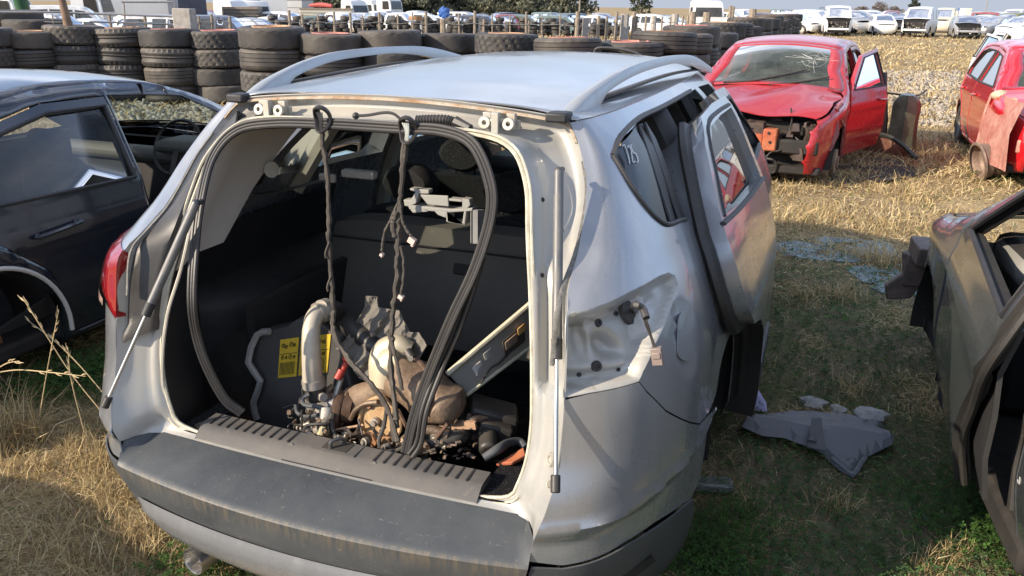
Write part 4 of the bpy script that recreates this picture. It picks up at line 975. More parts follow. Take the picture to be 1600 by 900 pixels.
# left tail lamp (mirrored outline, bulging a little)
def lampS(P): d = seg_dist(P, lamp_loop); return W(P, .004+.014*sm(0, .05, d))*[-1, 1, 1]
mr, nr, br = mat('red_lamp_lens'); br.inputs['Base Color'].default_value = (.30, .008, .012, 1); br.inputs['Roughness'].default_value = .12; br.inputs['Coat Weight'].default_value = 1; br.inputs['Transmission Weight'].default_value = .2
mc, nc, bc = mat('clear_glare_lamp_lens'); bc.inputs['Base Color'].default_value = (.62, .42, .34, 1); bc.inputs['Roughness'].default_value = .15; bc.inputs['Coat Weight'].default_value = 1
tl_ = panel('tail_lamp', lamp_poly, lampS, mr, suv, (), .02, 1.0, .0, True); solid(tl_, .03)
cl_ = panel('clear_glare_lens', [(.69, 1.03), (.842, 1.034), (.868, 1.056), (.925, 1.104), (1.02, 1.15), (1.02, 1.19), (.93, 1.18), (.86, 1.12), (.80, 1.06), (.69, 1.05)], lambda P: W(P, .0225)*[-1, 1, 1], mc, tl_, (), .02, 1.0, 0, True)  # clear lens piece, widened and tinted pinkish to paint sun glare on it

# ------------------------------------------------------------------ bumper
crease = np.array([(.60, .676), (.629, .676), (.734, .677), (.850, .688), (.953, .693), (1.043, .716), (1.2, .735), (1.4, .75)])
be = [(.622, 1.004), (.622, .918), (.624, .805), (.620, .724), (.614, .606)]
b_low = [(.626, .603), (.722, .586), (.815, .590), (.919, .597), (1.015, .591), (1.128, .567), (1.22, .54)]
a_e = [p for p in arch(180, 90, 16) if p[1] > .54 and p[1] < .775]
def bumpS(P):
    zc_ = np.interp(P[:, 0], crease[:, 0], crease[:, 1]); o = -.016*sm(zc_+.004, zc_-.022, P[:, 1])+.008*np.exp(-((P[:, 1]-zc_-.012)/.014)**2)
    d = np.hypot(P[:, 0]-arch_c[0], P[:, 1]-arch_c[1]); o = o+.012*np.exp(-((d-arch_r)/.06)**2)
    return W(P, o+.002)
bc_poly = be+b_low+a_e+[(1.33, .770)]+[(t, z-.005) for t, z in seam[::-1][1:]]+[(t, z-.004) for t, z in lamp_b[:-1]]
bc_r, bc_l = both('bumper_cover', bc_poly, bumpS, m_silver, (), .018); solid(bc_r, .004); solid(bc_l, .004)
# ledge under the lamp pocket
# pad: top step, lip, vertical band
tt = np.linspace(-.62, .62, 61); lip = W(np.c_[np.abs(tt), np.full(61, .598)]); lip[:, 0] *= np.sign(tt+1e-9)
inn = np.c_[np.interp(tt, [-.62, .62], [-.615, .615]), .067+.02*(np.abs(tt)/.62)**2.4, np.full(61, .6545)]; inn[[0, -1]] = [(-.642, .0, .6545), (.642, .0, .6545)]
rows = [inn]
for v in (.04, .3, .6, .9, .97): p = inn*(1-v)+lip*v; p[:, 2] += .004*math.sin(v*3.1); rows.append(p)
rows.append(lip+[0, -.003, -.006]); bandz = [.575, .55, .525, .508]
for z in bandz: p = W(np.c_[np.abs(tt), np.full(61, z)]); p[:, 0] *= np.sign(tt+1e-9); rows.append(p)
pad = MB().grid(np.array(rows), 0, False).build('bumper_pad', m_padtop, suv, True, 35)
low_poly = [(-1.22, .538), (-1.128, .565), (-.919, .593), (-.722, .582), (-.63, .592), (-.625, .508), (.625, .508), (.63, .592), (.722, .582), (.919, .593), (1.128, .565), (1.22, .538)]+[(1.27, .46), (1.27, .34), (1.22, .25), (.75, .29), (.56, .355), (0, .352), (-.56, .355), (-.75, .29), (-1.22, .25), (-1.27, .34), (-1.27, .46)]
def sgn(f):
    def g(P):
        Q = np.c_[np.abs(P[:, 0]), P[:, 1]]; V = f(Q); V[:, 0] *= np.where(P[:, 0] < 0, -1, 1); return V
    return g
lb_ = panel('lower_bumper', low_poly, sgn(lambda P: W(P, -.004)), m_pad, suv, (), .03); solid(lb_, .005)
sk_poly = rr_poly([(-.60, .500), (.60, .500), (.585, .43), (.50, .378), (-.50, .378), (-.585, .43)], .04)
sk = panel('skid_strip', sk_poly, sgn(lambda P: W(P, .004+.014*sm(0, .03, seg_dist(P, sk_poly)))), m_silver, suv, (), .02)
for s in (1, -1):
    b = MB(); rp = [(.86, .47), (1.0, .49), (1.02, .45), (.88, .425)]; P_ = W(np.array(rp), .003)*[s, 1, 1]; b.poly(P_, .004, 0, (0, 1, 0)); b.build('bumper_reflector', m_blackmat, suv)
# small bumper details on the right jamb
for px, py, r_ in ((862, 718, .020), (860, 757, .010)):
    c, nn = hit(jb, px, py)
    if c is None: continue
    b = MB(); b.lathe([(.0005, .003), (r_*.4, .003), (r_*.5, .007), (r_*.8, .008), (r_, -.002)], 18, c, frame(nn, (.1, 0, 1)), False); b.build('jamb_bolt', m_zinc, suv)
# exhaust tip
c = K(303, 877, .03); b = MB(); b.lathe([(.040, 0), (.043, -.006), (.045, 0), (.045, .26), (.0405, .26)], 30, c, frame((.18, 1, .03), (1, 0, 0)), True); b.lathe([(.0004, .12), (.040, .12)], 20, c, frame((.18, 1, .03), (1, 0, 0)), False, 1)
b.build('exhaust_tip', None, suv, True, 40, [metal('exhaust_steel', (.48, .46, .43), .22, .95, .35, (.15, .12, .1)), m_blackmat])
# gas struts
tr_, br_ = K(873, 268, .335), K(868, 752, -.03); Ls = np.linalg.norm(tr_-br_)
def strut(a, b2, rod=.62):
    d = b2-a; m_ = a+d*rod; o = MB().cyl(a, m_, .0125, 16).build('gas_strut', m_dstrut, suv, True, 40)
    b = MB(); b.cyl(m_-d*.06, m_+d*.004, .0138, 16); b.build('strut_collar', m_trim, o)
    b = MB(); b.cyl(m_, b2, .0052, 12); b.build('strut_rod', m_steel, o)
    b = MB(); b.cyl(b2-d*.02, b2+d*.035, .0115, 12); bevel(b.build('strut_socket', m_bplast, o), .003)
    b = MB(); b.sphere(a, .012); b.cyl(a, a+[.0, .03, .0], .008, 8); b.build('strut_bracket', m_dsteel, o)
m_dstrut = metal('strut_grey', (.13, .13, .13), .45, .3, .35, (.3, .27, .22))
strut(tr_, br_)
tL = K(306, 318, .185); strut(tL, K(168, 626, -.05), .56)

# ------------------------------------------------------------------ doors, glass, pillars
belt = lambda y: 1.275-.085*(y-.87)/1.1
rdoor = empty('rear_door', (.945, 1.975, 0)); rdoor.parent = suv; CH.setdefault(suv.name, []).append(rdoor)
hin = np.array([.945, 1.975, 0])
rd_poly = [tuple(p) for p in YZ([(.885, 1.262), (.86, 1.20), (.855, 1.10), (.875, 1.02), (.945, .945), (1.115, .90), (1.315, .80), (1.435, .62), (1.475, .37), (1.96, .35), (1.968, 1.0), (1.96, 1.552)])]+[tuple(p) for p in YZ([(1.6, 1.556), (1.28, 1.545), (1.10, 1.48), (.98, 1.38)])]
rd_win = [tuple(p) for p in YZ([(.965, 1.285), (1.06, 1.38), (1.17, 1.46), (1.32, 1.508), (1.60, 1.516), (1.90, 1.512), (1.905, 1.225), (1.4, 1.250)])]
def local(f): return lambda P: f(P)-hin
ds = panel('door_skin', rd_poly, local(lambda P: W(P)), m_silver, rdoor, [rd_win], .035); solid(ds, .18)
gl = panel('door_glass', [tuple(p) for p in YZ([(.97, 1.27), (1.06, 1.385), (1.17, 1.465), (1.32, 1.512), (1.60, 1.52), (1.90, 1.516), (1.905, 1.20), (1.4, 1.22)])], local(lambda P: W(P, -.03)), m_glass, rdoor, (), .06)
tp = panel('door_trim', [tuple(p) for p in YZ([(.98, 1.22), (.97, 1.08), (1.1, .96), (1.35, .84), (1.5, .62), (1.53, .42), (1.9, .42), (1.92, 1.18)])], local(lambda P: W(P, -.185)), m_trim, rdoor, (), .06); solid(tp, .02)
edge = YZ([(1.93, .43), (1.54, .43), (1.50, .62), (1.375, .81), (1.17, .93), (1.0, .985), (.945, 1.05), (.925, 1.12), (.945, 1.22), (1.02, 1.34), (1.12, 1.44), (1.27, 1.515), (1.6, 1.53), (1.9, 1.528)])
b = MB(); b.tube(W(edge, -.15)-hin, .014, 8, 4); b.build('door_seal', m_seal, rdoor)
edge2 = YZ([(1.47, .45), (1.43, .62), (1.31, .79), (1.11, .89), (.94, .935), (.868, 1.02), (.848, 1.10), (.853, 1.2), (.885, 1.27), (.985, 1.385), (1.10, 1.485), (1.27, 1.549)])
b = MB(); b.tube(W(edge2, -.066)-hin, .030, 8, 4, flat=.7); b.build('shut_seal', m_seal, rdoor)
b = MB(); b.tube(W(YZ([(.88, 1.275), (1.2, 1.257), (1.6, 1.238), (1.94, 1.222)]), .004)-hin, .011, 8, 4, flat=.6); b.tube(W(YZ([(.95, 1.285), (1.06, 1.39), (1.17, 1.475), (1.32, 1.522), (1.60, 1.53), (1.9, 1.525)]), -.004)-hin, .012, 8, 4, flat=.6); b.build('window_trim', m_trim, rdoor)
for (yy, zz, off) in ((.862, 1.08, -.115), (.868, 1.045, -.102), (.872, 1.05, -.128), (.90, .985, -.118)):
    c = W(YZ([(yy, zz)]), off)[0]-hin; b = MB(); b.lathe([(.0005, .003), (.006, .003), (.0075, 0)], 12, c, frame((-.1, -1, .1), (1, 0, 0)), False); b.build('latch_hole', m_blackmat, rdoor)
c = W(YZ([(.868, 1.015)]), -.128)[0]-hin; b = MB(); b.box((-.022, -.006, -.009), (.022, .01, .009), None, c); b.build('door_latch', m_blackmat, rdoor)
o = panel('door_cladding', [tuple(p) for p in YZ([(1.445, .60), (1.476, .372), (1.955, .352), (1.96, .58)])], local(lambda P: W(P, .006)), m_pad, rdoor, (), .06); solid(o, .01)
eg = YZ([(1.482, .355), (1.465, .48), (1.44, .60), (1.385, .70), (1.31, .795), (1.22, .852), (1.12, .893)]); b = MB(); b.grid(np.stack([W(eg, .004-.034*k)-hin-[0, .014, .006] for k in range(7)])); solid(b.build('shut_cover', m_blackmat, rdoor), .002, 0)
rdoor.location = (.945+.115, 1.975, -.01); rdoor.rotation_euler = (0, 0, R_(-.8))
fdoor = empty('front_door', (.945, 3.24, 0)); fdoor.parent = suv; CH.setdefault(suv.name, []).append(fdoor); hin2 = np.array([.945, 3.24, 0])
fd_poly = [tuple(p) for p in YZ([(1.995, 1.0), (2.0, .36), (3.22, .36), (3.25, 1.0), (3.12, 1.19), (2.72, 1.41), (2.45, 1.535), (2.0, 1.553)])]
fd_win = [tuple(p) for p in YZ([(2.06, 1.225), (2.06, 1.51), (2.42, 1.495), (2.67, 1.385), (3.0, 1.2)])]
lf2 = lambda f: (lambda P: f(P)-hin2)
o = panel('door_skin', fd_poly, lf2(lambda P: W(P)), m_silver, fdoor, [fd_win], .06); solid(o, .08)
b = MB(); b.tube(W(np.array(fd_win+[fd_win[0]]), -.004)-hin2, .013, 8, 1, flat=.6); b.build('window_trim', m_trim, fdoor)
o = panel('door_trim', [tuple(p) for p in YZ([(2.06, 1.19), (2.06, .42), (3.15, .42), (3.1, 1.1)])], lf2(lambda P: W(P, -.10)), m_trim, fdoor, (), .1); solid(o, .02)
fdoor.location = (.945+.055, 3.24, 0); fdoor.rotation_euler = (0, 0, R_(.6))
# left doors, shut
for nm, pl_, wn in (('rear_door', rd_poly, rd_win), ('front_door', fd_poly, fd_win)):
    o = panel(nm, pl_, lambda P: W(P, -.001)*[-1, 1, 1], m_silver, suv, [wn], .07, 1, 0, True); solid(o, .06)
    panel('door_glass', wn, lambda P: W(P, -.02)*[-1, 1, 1], m_glass, o, (), .1, 1, 0, True)
    b = MB(); b.tube(W(np.array(wn+[wn[0]]), .0)*[-1, 1, 1], .010, 6, 1); b.build('window_trim', m_trim, o)
# quarter windows and C pillars
qg = [(.985, 1.512), (1.03, 1.447), (1.103, 1.386), (1.178, 1.344), (1.30, 1.317), (1.335, 1.42), (1.36, 1.553), (1.101, 1.535)]
cp = [(1.28, 1.31), (1.42, 1.292), (1.60, 1.27), (1.60, 1.555), (1.35, 1.558)]
for s in (1, -1):
    f = (lambda s: lambda off: (lambda P: W(P, off)*[s, 1, 1]))(s)
    panel('quarter_glass', qg, f(-.012), m_dglass if s > 0 else m_glass, suv, (), .05, 1, 0, s < 0)
    o = panel('pillar_cover', cp, f(-.02), m_bplast, suv, (), .05, 1, 0, s < 0); solid(o, .05)
    b = MB(); b.tube(W(np.array([(.944, 1.510), (1.018, 1.435), (1.096, 1.375), (1.174, 1.334), (1.256, 1.312), (1.42, 1.294), (1.50, 1.282)]), .001)*[s, 1, 1], .0075, 8, 4); b.tube(W(np.array([(.944, 1.510), (1.085, 1.545), (1.453, 1.565), (1.9, 1.565), (2.6, 1.565)]), -.004)*[s, 1, 1], .010, 8, 4); b.build('glass_trim', m_bplast, suv)
    b = MB(); b.tube(W(np.array([(1.34, 1.30), (1.42, 1.553)]), -.012)*[s, 1, 1], .006, 6, 1); b.tube(W(np.array([(1.47, 1.29), (1.53, 1.553)]), -.012)*[s, 1, 1], .006, 6, 1); b.build('pillar_ridge', m_trim, suv)
# chalk number on the right quarter glass
def stroke(lines, name, m_, parent, f, r_=.0016):
    b = MB()
    for L in lines: b.tube(np.array([f(*p) for p in L]), r_, 5, 4)
    return b.build(name, m_, parent)
m_chalk = plain('white_chalk', (.8, .8, .8), .9)
def chk(u, v): return W((1.075+u*.11, 1.485+v*.045-u*.012), -.0095)[0]
stroke([[(0, .9), (.25, 1), (.2, .5), (.1, 0)], [(.42, .85), (.6, 1), (.62, .7), (.42, .1), (.66, .15)], [(.95, 1.05), (.8, 1.0), (.78, .6), (.98, .6), (.98, .2), (.78, .1)]], 'chalk_number', m_chalk, suv, chk)
for s, nm in ((1, None),):
    pass
# windscreen, bonnet, underbody, wheel housings
ap = W(np.array([(4.4, z) for z in np.linspace(1.595, 1.07, 12)])); rows = []
for p in ap: rows.append([(p[0]*u, p[1]+.16*(1-u*u), p[2]+.03*(1-u*u)*(1 if p[2] > 1.5 else .5)) for u in np.linspace(-1, 1, 15)])
MB().grid(np.array(rows)).build('windscreen', m_wind, suv)
b = MB(); rows = []
for y, x, z in ((3.62, .84, 1.06), (3.8, .82, 1.03), (4.05, .76, .98), (4.28, .66, .90)): rows.append([(x*u, y+.10*(1-u*u), z+.05*(1-u*u)) for u in np.linspace(-1, 1, 13)])
b.grid(np.array(rows)); solid(b.build('bonnet', m_silver, suv), .01)
b = MB(); b.box((-.80, 3.7, .30), (.80, 4.25, .80)); b.box((-.7, 4.25, .5), (.7, 4.33, .62)); bevel(b.build('engine_block', m_blackmat, suv), .05)
b = MB(); b.box((-.86, .75, .26), (.86, 3.75, .34)); b.box((-.60, .12, .30), (.60, .9, .36)); b.build('underbody', m_blackmat, suv)
for s in (1, -1):
    for yc, xo in ((.96, .93), (3.60, .88)):
        b = MB(); A = []
        for a in np.linspace(-20, 200, 18): A.append([(s*(xo-.02), yc+.40*math.cos(R_(a)), .46+.40*math.sin(R_(a))), (s*.58, yc+.40*math.cos(R_(a)), .46+.40*math.sin(R_(a)))])
        b.grid(np.array(A)); b.box((min(s*.57, s*.60), yc-.42, .2), (max(s*.57, s*.60), yc+.42, .9)); b.build('wheel_housing', m_blackmat, suv)
        b = MB(); b.lathe([(.001, -.03), (.14, -.03), (.14, .01), (.07, .02), (.07, .05), (.001, .05)], 28, (s*.82, yc, .36), roty(R_(90)*s), False); b.build('brake_disc', m_rust, suv)
b = MB(); b.box((.905, 1.32, .18), (.925, 1.36, .62), rotx(R_(6))); b.box((.62, 1.30, .2), (.93, 1.33, .66)); b.build('mud_flap', m_blackmat, suv)

# ------------------------------------------------------------------ cabin of the silver wreck
b = MB(); b.box((-.74, .60, .40), (.74, 1.28, .445)); b.box((-.60, .20, .40), (.60, .60, .445)); b.box((-.585, .115, .40), (.585, .20, .64)); b.box((-.53, .10, .60), (-.46, .28, .665)); b.box((.45, .10, .60), (.545, .30, .668)); b.build('cargo_floor', m_carpet, suv)
for s in (1, -1):
    # lower trim from the flange forward
    zs = np.linspace(.43, 1.135, 14); rows = []
    fl_ = FF[::-1]; fz = FF[30:75]
    for z in zs:
        i = np.argmin(np.abs(FF[25:80, 2]-max(z, .70)))+25; f = FF[i]; r_ = []
        for k, y in enumerate((f[1]+.006, f[1]+.05, f[1]+.12, .40, .60, .80, 1.0, 1.20, 1.45)):
            w_ = W(np.c_[T_of_y(max(y, .3), z), z])[0][0]-.115
            x = np.interp(y, [f[1], f[1]+.15, .6], [f[0]+.004, f[0]+.055, w_]); x = min(x, w_) if y > .35 else min(x, .66)
            if y > .7 and z < .88: x = min(x, np.interp(math.hypot(y-.96, (z-.46)), [.40, .5], [.60, .72]))
            r_.append((s*x, y, z))
        rows.append(r_)
    MB().grid(np.array(rows)).build('side_trim', m_trim, suv, True, 50)
    # D pillar trim
    zs = np.linspace(1.135, 1.56, 12); rows = []
    for z in zs:
        i = np.argmin(np.abs(FF[5:60, 2]-z))+5; f = FF[i]; w0 = np.interp(z, [1.135, 1.30, 1.40, 1.50, 1.56], [.30, .38, .46, .52, .52]); r_ = []
        for k, u in enumerate(np.linspace(0, 1, 6)):
            y = f[1]+.006+w0*u; xw = W(np.c_[T_of_y(max(y, .56), z), z])[0][0]-.045
            r_.append((s*min(f[0]-.006+.07*sm(0, .6, u), xw-.02), y, z))
        rows.append(r_)
    MB().grid(np.array(rows)).build('pillar_trim', m_greytrim if s < 0 else m_trim, suv, True, 50)
    # C and B pillars inside, roof edge lining
    for (y0, z0, y1, z1, wd, m_) in ((1.18, 1.16, 1.36, 1.56, .055, m_beige), (2.0, .5, 2.0, 1.57, .05, m_beige)):
        b = MB()
        def ins(y, z): return W(np.c_[T_of_y(y, z), z])[0]*[s, 1, 1]-[s*.075, 0, 0]
        P = [ins(y0+(y1-y0)*k, z0+(z1-z0)*k) for k in (0, .33, .66, 1)]; b.tube(np.array(P), wd, 8, 4, flat=.7); b.build('pillar_lining', m_ if s < 0 else m_trim, suv)
# headlining
rows = []
for y in (.42, .55, .8, 1.2, 1.7, 2.2, 2.55): rows.append([(u*np.interp(y, [.42, .55, 2.55], [.40, .52, .55]), y, zc(y)-.055-.035*abs(u)**3-.012) for u in np.linspace(-1, 1, 13)])
MB().grid(np.array(rows)).build('headlining', m_beige, suv)
# rear seat back seen from the luggage space: leaning back, top edge falling to the right in view
def seat(name, x0, x1, y, z0, z1, lean, th, m_, head=(), parent=suv, hm=None):
    b = MB(); n = 7
    for lo, hi in ((0, 1),):
        A = []
        for v in np.linspace(0, 1, 9):
            r_ = []
            for u in np.linspace(0, 1, 15):
                e = min(u, 1-u)/.10; e2 = min(1, e); zz = z0+(z1-z0)*v-.03*(1-e2)*(v > .9); r_.append((x0+(x1-x0)*u, y+lean*v+(.02*(1-e2)), zz))
            A.append(r_)
        A = np.array(A); B_ = A+[0, th, 0]; B_[:, :, 1] += .0
        b.grid(A); b.grid(B_, 0, True); b.grid(np.stack([A[-1], B_[-1]])); b.grid(np.stack([A[:, 0], B_[:, 0]])); b.grid(np.stack([A[:, -1], B_[:, -1]]), 0, True)
    o = b.build(name, m_, parent, True, 45)
    for hx in head:
        c = np.array([hx, y+lean+th*.45, z1+.10]); b = MB(); A = []
        for a in np.linspace(0, 2*math.pi, 17): A.append([(c[0]+.125*math.cos(a)*(1-.12*abs(math.sin(a))), c[1]+dy, c[2]+.085*math.sin(a)) for dy in (-.055, -.03, .03, .055)])
        A = np.array(A); A[:, 0, [0, 2]] = c[[0, 2]]+(A[:, 0, [0, 2]]-c[[0, 2]])*.8; A[:, 3, [0, 2]] = c[[0, 2]]+(A[:, 3, [0, 2]]-c[[0, 2]])*.8
        b.grid(A); b.add(A[:, 0], [tuple(range(17))]); b.add(A[:, 3], [tuple(range(16, -1, -1))])
        for q in (-.05, .05): b.cyl((hx+q, c[1], z1-.02), (hx+q, c[1], z1+.05), .006, 6)
        b.build('headrest', hm or m_, o, True, 60)
    return o
m_back = plastic('seat_back_carpet', (.10, .092, .080), .9, .3, 300, .3)
sb_ = seat('rear_seat', -.66, .66, 1.05, .62, 1.055, .16, .13, m_back, (), suv, m_seat)
b = MB(); b.box((.0, -.006, -.022), (.085, .004, .022), rotx(R_(-20)), (-.09, 1.152, .915)); bevel(b.build('pull_recess', m_blackmat, sb_), .006)
b = MB(); b.tube([(-.66, 1.165, .985), (0, 1.170, .985), (.66, 1.165, .985)], .004, 5, 3); b.build('seat_seam', m_blackmat, sb_)
seat('second_row_seat', -.62, .62, 1.24, .62, 1.07, .14, .14, m_seat, (-.42, .05, .42), suv, m_seat)
for sx in (-.38, .38): seat('front_seat', sx-.25, sx+.25, 2.05, .60, 1.12, -.18, .14, m_seat, (sx,), suv, m_seat)
b = MB(); b.box((-.72, 2.95, .78), (.72, 3.35, 1.02)); bevel(b.build('dashboard', m_trim, suv), .06)
b = MB(); b.lathe([(.172, 0), (.182, .010), (.192, 0), (.182, -.010)], 28, (.36, 2.78, .99), rotx(R_(65)), True); b.cyl((.36, 2.95, .92), (.36, 2.79, .985), .03, 8); b.box((-.17, -.012, -.02), (.17, .012, .02), rotx(R_(-25)), (.36, 2.785, .99)); b.build('steering_wheel', m_bplast, suv)
b = MB(); P = [K(385, 305, .86), K(440, 298, .95), K(512, 279, 1.05)]; b.tube(np.array(P), .022, 6, 5, flat=.12); b.build('seat_belt', fabric('grey_belt', (.12, .12, .11)), suv)
b = MB(); c = K(512, 278, 1.04); b.box((-.035, -.01, -.016), (.035, .01, .016), None, c); b.box((-.05, -.02, -.03), (.09, .02, .0), None, c+[.09, .05, .03]); bevel(b.build('belt_guide', m_greytrim, suv), .006)
b = MB(); c = KX(424, 265, -.56); b.lathe([(.0005, 0), (.028, 0), (.028, .002), (.0005, .002)], 20, c, frame((.9, -.4, .1), (0, 0, 1)), False); b.build('window_sticker', plain('pale_sticker', (.5, .48, .42), .7), suv)

# ------------------------------------------------------------------ sill trim with latch
def sillz(y): return np.interp(y, [.085, .098, .122, .19], [.658, .672, .690, .692])
b = MB(); xs = np.linspace(-.455, .455, 61); rows = []
for y in (.085, .092, .104, .118, .135, .16, .185, .192): rows.append([(x, y-.006*(1-(x/.46)**2), sillz(y) if y < .19 else .62) for x in xs])
A = np.array(rows); b.grid(A, 0, True); b.grid(A[:, [0]].repeat(2, 1)+np.array([[0, 0, 0], [0, 0, -.03]])[None]); b.grid(A[:, [-1]].repeat(2, 1)+np.array([[0, 0, 0], [0, 0, -.03]])[None], 0, True)
st = b.build('sill_trim', m_sill, suv, True, 35)
b = MB()
for x in list(np.arange(-.43, -.135, .031))+list(np.arange(.13, .44, .031)):
    if .12 < x < .14: b.build('sill_ribs', m_trim, st); b = MB()
    yo = -.006*(1-(x/.46)**2); b.box((x-.0028, .126+yo, .684), (x+.0028, .182+yo, .6935))
b.build('sill_ribs', m_trim, st)
b = MB(); b.box((-.07, .118, .685), (.07, .178, .6935)); b.build('latch_recess', m_sill, st); b = MB(); b.box((-.04, .125, .685), (.04, .172, .6950)); b.build('latch_opening', m_blackmat, st)
b = MB(); b.tube([(-.012, .128, .69), (-.012, .132, .712), (.0, .145, .718), (.012, .160, .712), (.012, .164, .69)], .0055, 8, 4); b.build('latch_striker', m_dsteel, st)
for s in (-1, 1):
    b = MB(); b.add([(s*.135-.03, .086, .659), (s*.135+.03, .086, .659), (s*.135, .118, .6925), (s*.135-.03, .10, .676), (s*.135+.03, .10, .676)], [(0, 1, 4, 2, 3)]); solid(b.build('sill_notch', m_sill, st, False), .003)
b = MB(); b.box((-.145, .078, .6515), (.145, .084, .6585)); b.build('slot', m_blackmat, st)

# ------------------------------------------------------------------ loose weatherstrip hanging in the opening
def strip(P, name, parent, wdt=.026, n=3, rad=.0095):
    P = np.asarray(P, float); Q = catmull(P, 8); o = None
    T = np.gradient(Q, axis=0); T /= np.linalg.norm(T, axis=1)[:, None]
    cam_l = CAM+[0, 0, DROP]; v = Q-cam_l; B = np.cross(T, np.tile((0, -1.0, .35), (len(Q), 1))); B /= np.linalg.norm(B, axis=1)[:, None]
    b = MB()
    for k in range(n):
        off = (k-(n-1)/2)*wdt/(n-1)*2*.5
        b.tube(Q+B*off, rad*(1 if k != 1 else .8), 8, 1)
    return b.build(name, m_seal, parent)
top = [K(378, 645, .15), K(350, 622, .13), K(322, 570, .12), K(306, 520, .12), K(300, 470, .12), K(303, 400, .16), K(312, 320, .23), K(332, 245, .32), K(370, 203, .37), K(430, 192, .39), K(520, 194, .395), K(620, 200, .395), K(690, 204, .385), K(738, 225, .36), K(765, 285, .33), K(766, 340, .31), K(742, 420, .28), K(705, 500, .25), (K(668, 590, .22)), K(648, 650, .19), K(634, 708, .165)]
ws = strip(top, 'weatherstrip', suv, .019, 3, .0070)
strip([K(752, 400, .29), K(735, 455, .28), K(712, 520, .26), K(690, 570, .24), K(664, 640, .19), K(655, 690, .17), K(642, 712, .16)], 'weatherstrip_fold', ws, .014, 2, .0075)
# left bare flange: torn wiring edge
b = MB(); b.tube([K(300, 345, .235), K(283, 420, .17), K(262, 490, .13), K(254, 560, .12), K(258, 620, .115), K(282, 676, .11)], .005, 6, 6); b.build('torn_edge', plain('pale_sealer', (.5, .46, .38), .8), suv)
# the two hanging looms
def loom(pts, name, r_=.0065, jit=.0035, parent=None, seed=0, taper=None):
    rg = np.random.default_rng(seed); Q = catmull(np.array(pts), 7); Q = Q+rg.normal(0, jit*.5, Q.shape)*np.sin(np.linspace(0, math.pi, len(Q)))[:, None]
    rr = r_*rg.uniform(.75, 1.3, len(Q)); b = MB(); b.tube(Q, rr, 7, 1); return b.build(name, m_tape, parent or suv)
m_tape = plastic('loom_tape', (.028, .026, .025), .8, .4, 120, .6)
l1 = loom([K(505, 186, .40), K(504, 222, .40), K(511, 265, .40), K(514, 330, .40), K(514, 380, .40), K(518, 440, .40), K(521, 490, .39), K(522, 520, .37), K(545, 562, .34), K(580, 600, .32), K(606, 640, .31), K(622, 690, .27)], 'wiring_loom', .0075, .004, suv, 1)
for px, py in ((516, 403), (519, 455)):
    b = MB(); b.tube([K(px-1, py-25, .395), K(px-7, py-8, .39), K(px-6, py, .39)], .004, 5, 3); b.build('loom_tail', m_tape, l1)
l2 = loom([K(637, 190, .40), K(631, 250, .39), K(627, 300, .39), K(624, 340, .385), K(622, 385, .38), K(620, 430, .37), K(614, 490, .37), K(612, 530, .36), K(611, 580, .35), K(618, 640, .31), K(620, 668, .30)], 'wiring_loom', .0085, .004, suv, 2)
loom([K(622, 318, .385), K(610, 345, .385), K(601, 365, .385), K(598, 385, .385), K(597, 392, .385)], 'loom_branch', .005, .001, l2, 3)
loom([K(626, 325, .38), K(629, 345, .38), K(636, 360, .38), K(642, 368, .38)], 'loom_branch', .0045, .001, l2, 4)
loom([K(620, 330, .375), K(614, 350, .375), K(617, 370, .375)], 'loom_branch', .007, .001, l2, 5)
loom([K(626, 385, .375), K(631, 410, .372), K(630, 440, .37), K(626, 462, .37)], 'loom_branch', .004, .002, l2, 6)
loom([K(607, 520, .36), K(619, 560, .34), K(628, 610, .32)], 'loom_branch', .006, .002, l2, 7)
m_pinkc = plain('pale_pink_connector', (.62, .48, .42), .5)
for px, py, y, sz in ((644, 376, .38, .011), (627, 464, .37, .008), (597, 398, .385, .005)):
    c = K(px, py, y); b = MB(); b.box((-sz, -.008, -sz*.8), (sz, .008, sz*.8), roty(.5), c); b.box((sz*.3, -.006, -sz*1.3), (sz*1.1, .006, -sz*.3), roty(.5), c); bevel(b.build('connector', m_pinkc, l2), .0015)
for (px, py), pr_ in (((503, 186), l1), ((637, 203), l2)):
    b = MB(); c = K(px, py, .385); P = [c+np.array([.021*math.sin(a)*(1+.15*math.cos(a)), -.01*math.cos(2*a), .034*math.cos(a)]) for a in np.linspace(0, 2*math.pi, 13)[:-1]]; b.tube(np.array(P), .006, 7, 4, False, closed=True, flat=2.0, up=(0, 1, 0)); b.build('rubber_grommet', m_seal, pr_)
    b = MB()
    for q in range(4): b.tube([c+[.006*q-.01, -.01, .02], c+[.003*q, -.012, .0], c+[-.004+.003*q, -.008, -.03]], .0022, 5, 4)
    b.build('bare_wires', plain('bare_wire_white' if pr_ == l2 else 'bare_wire_black', (.45, .47, .43) if pr_ == l2 else (.03, .03, .03), .5), pr_)

# ------------------------------------------------------------------ scrap parts lying in the luggage space (world coordinates)
def Q_(px, py, y): return pl(px, py, 1, y)
FZ = .445-DROP
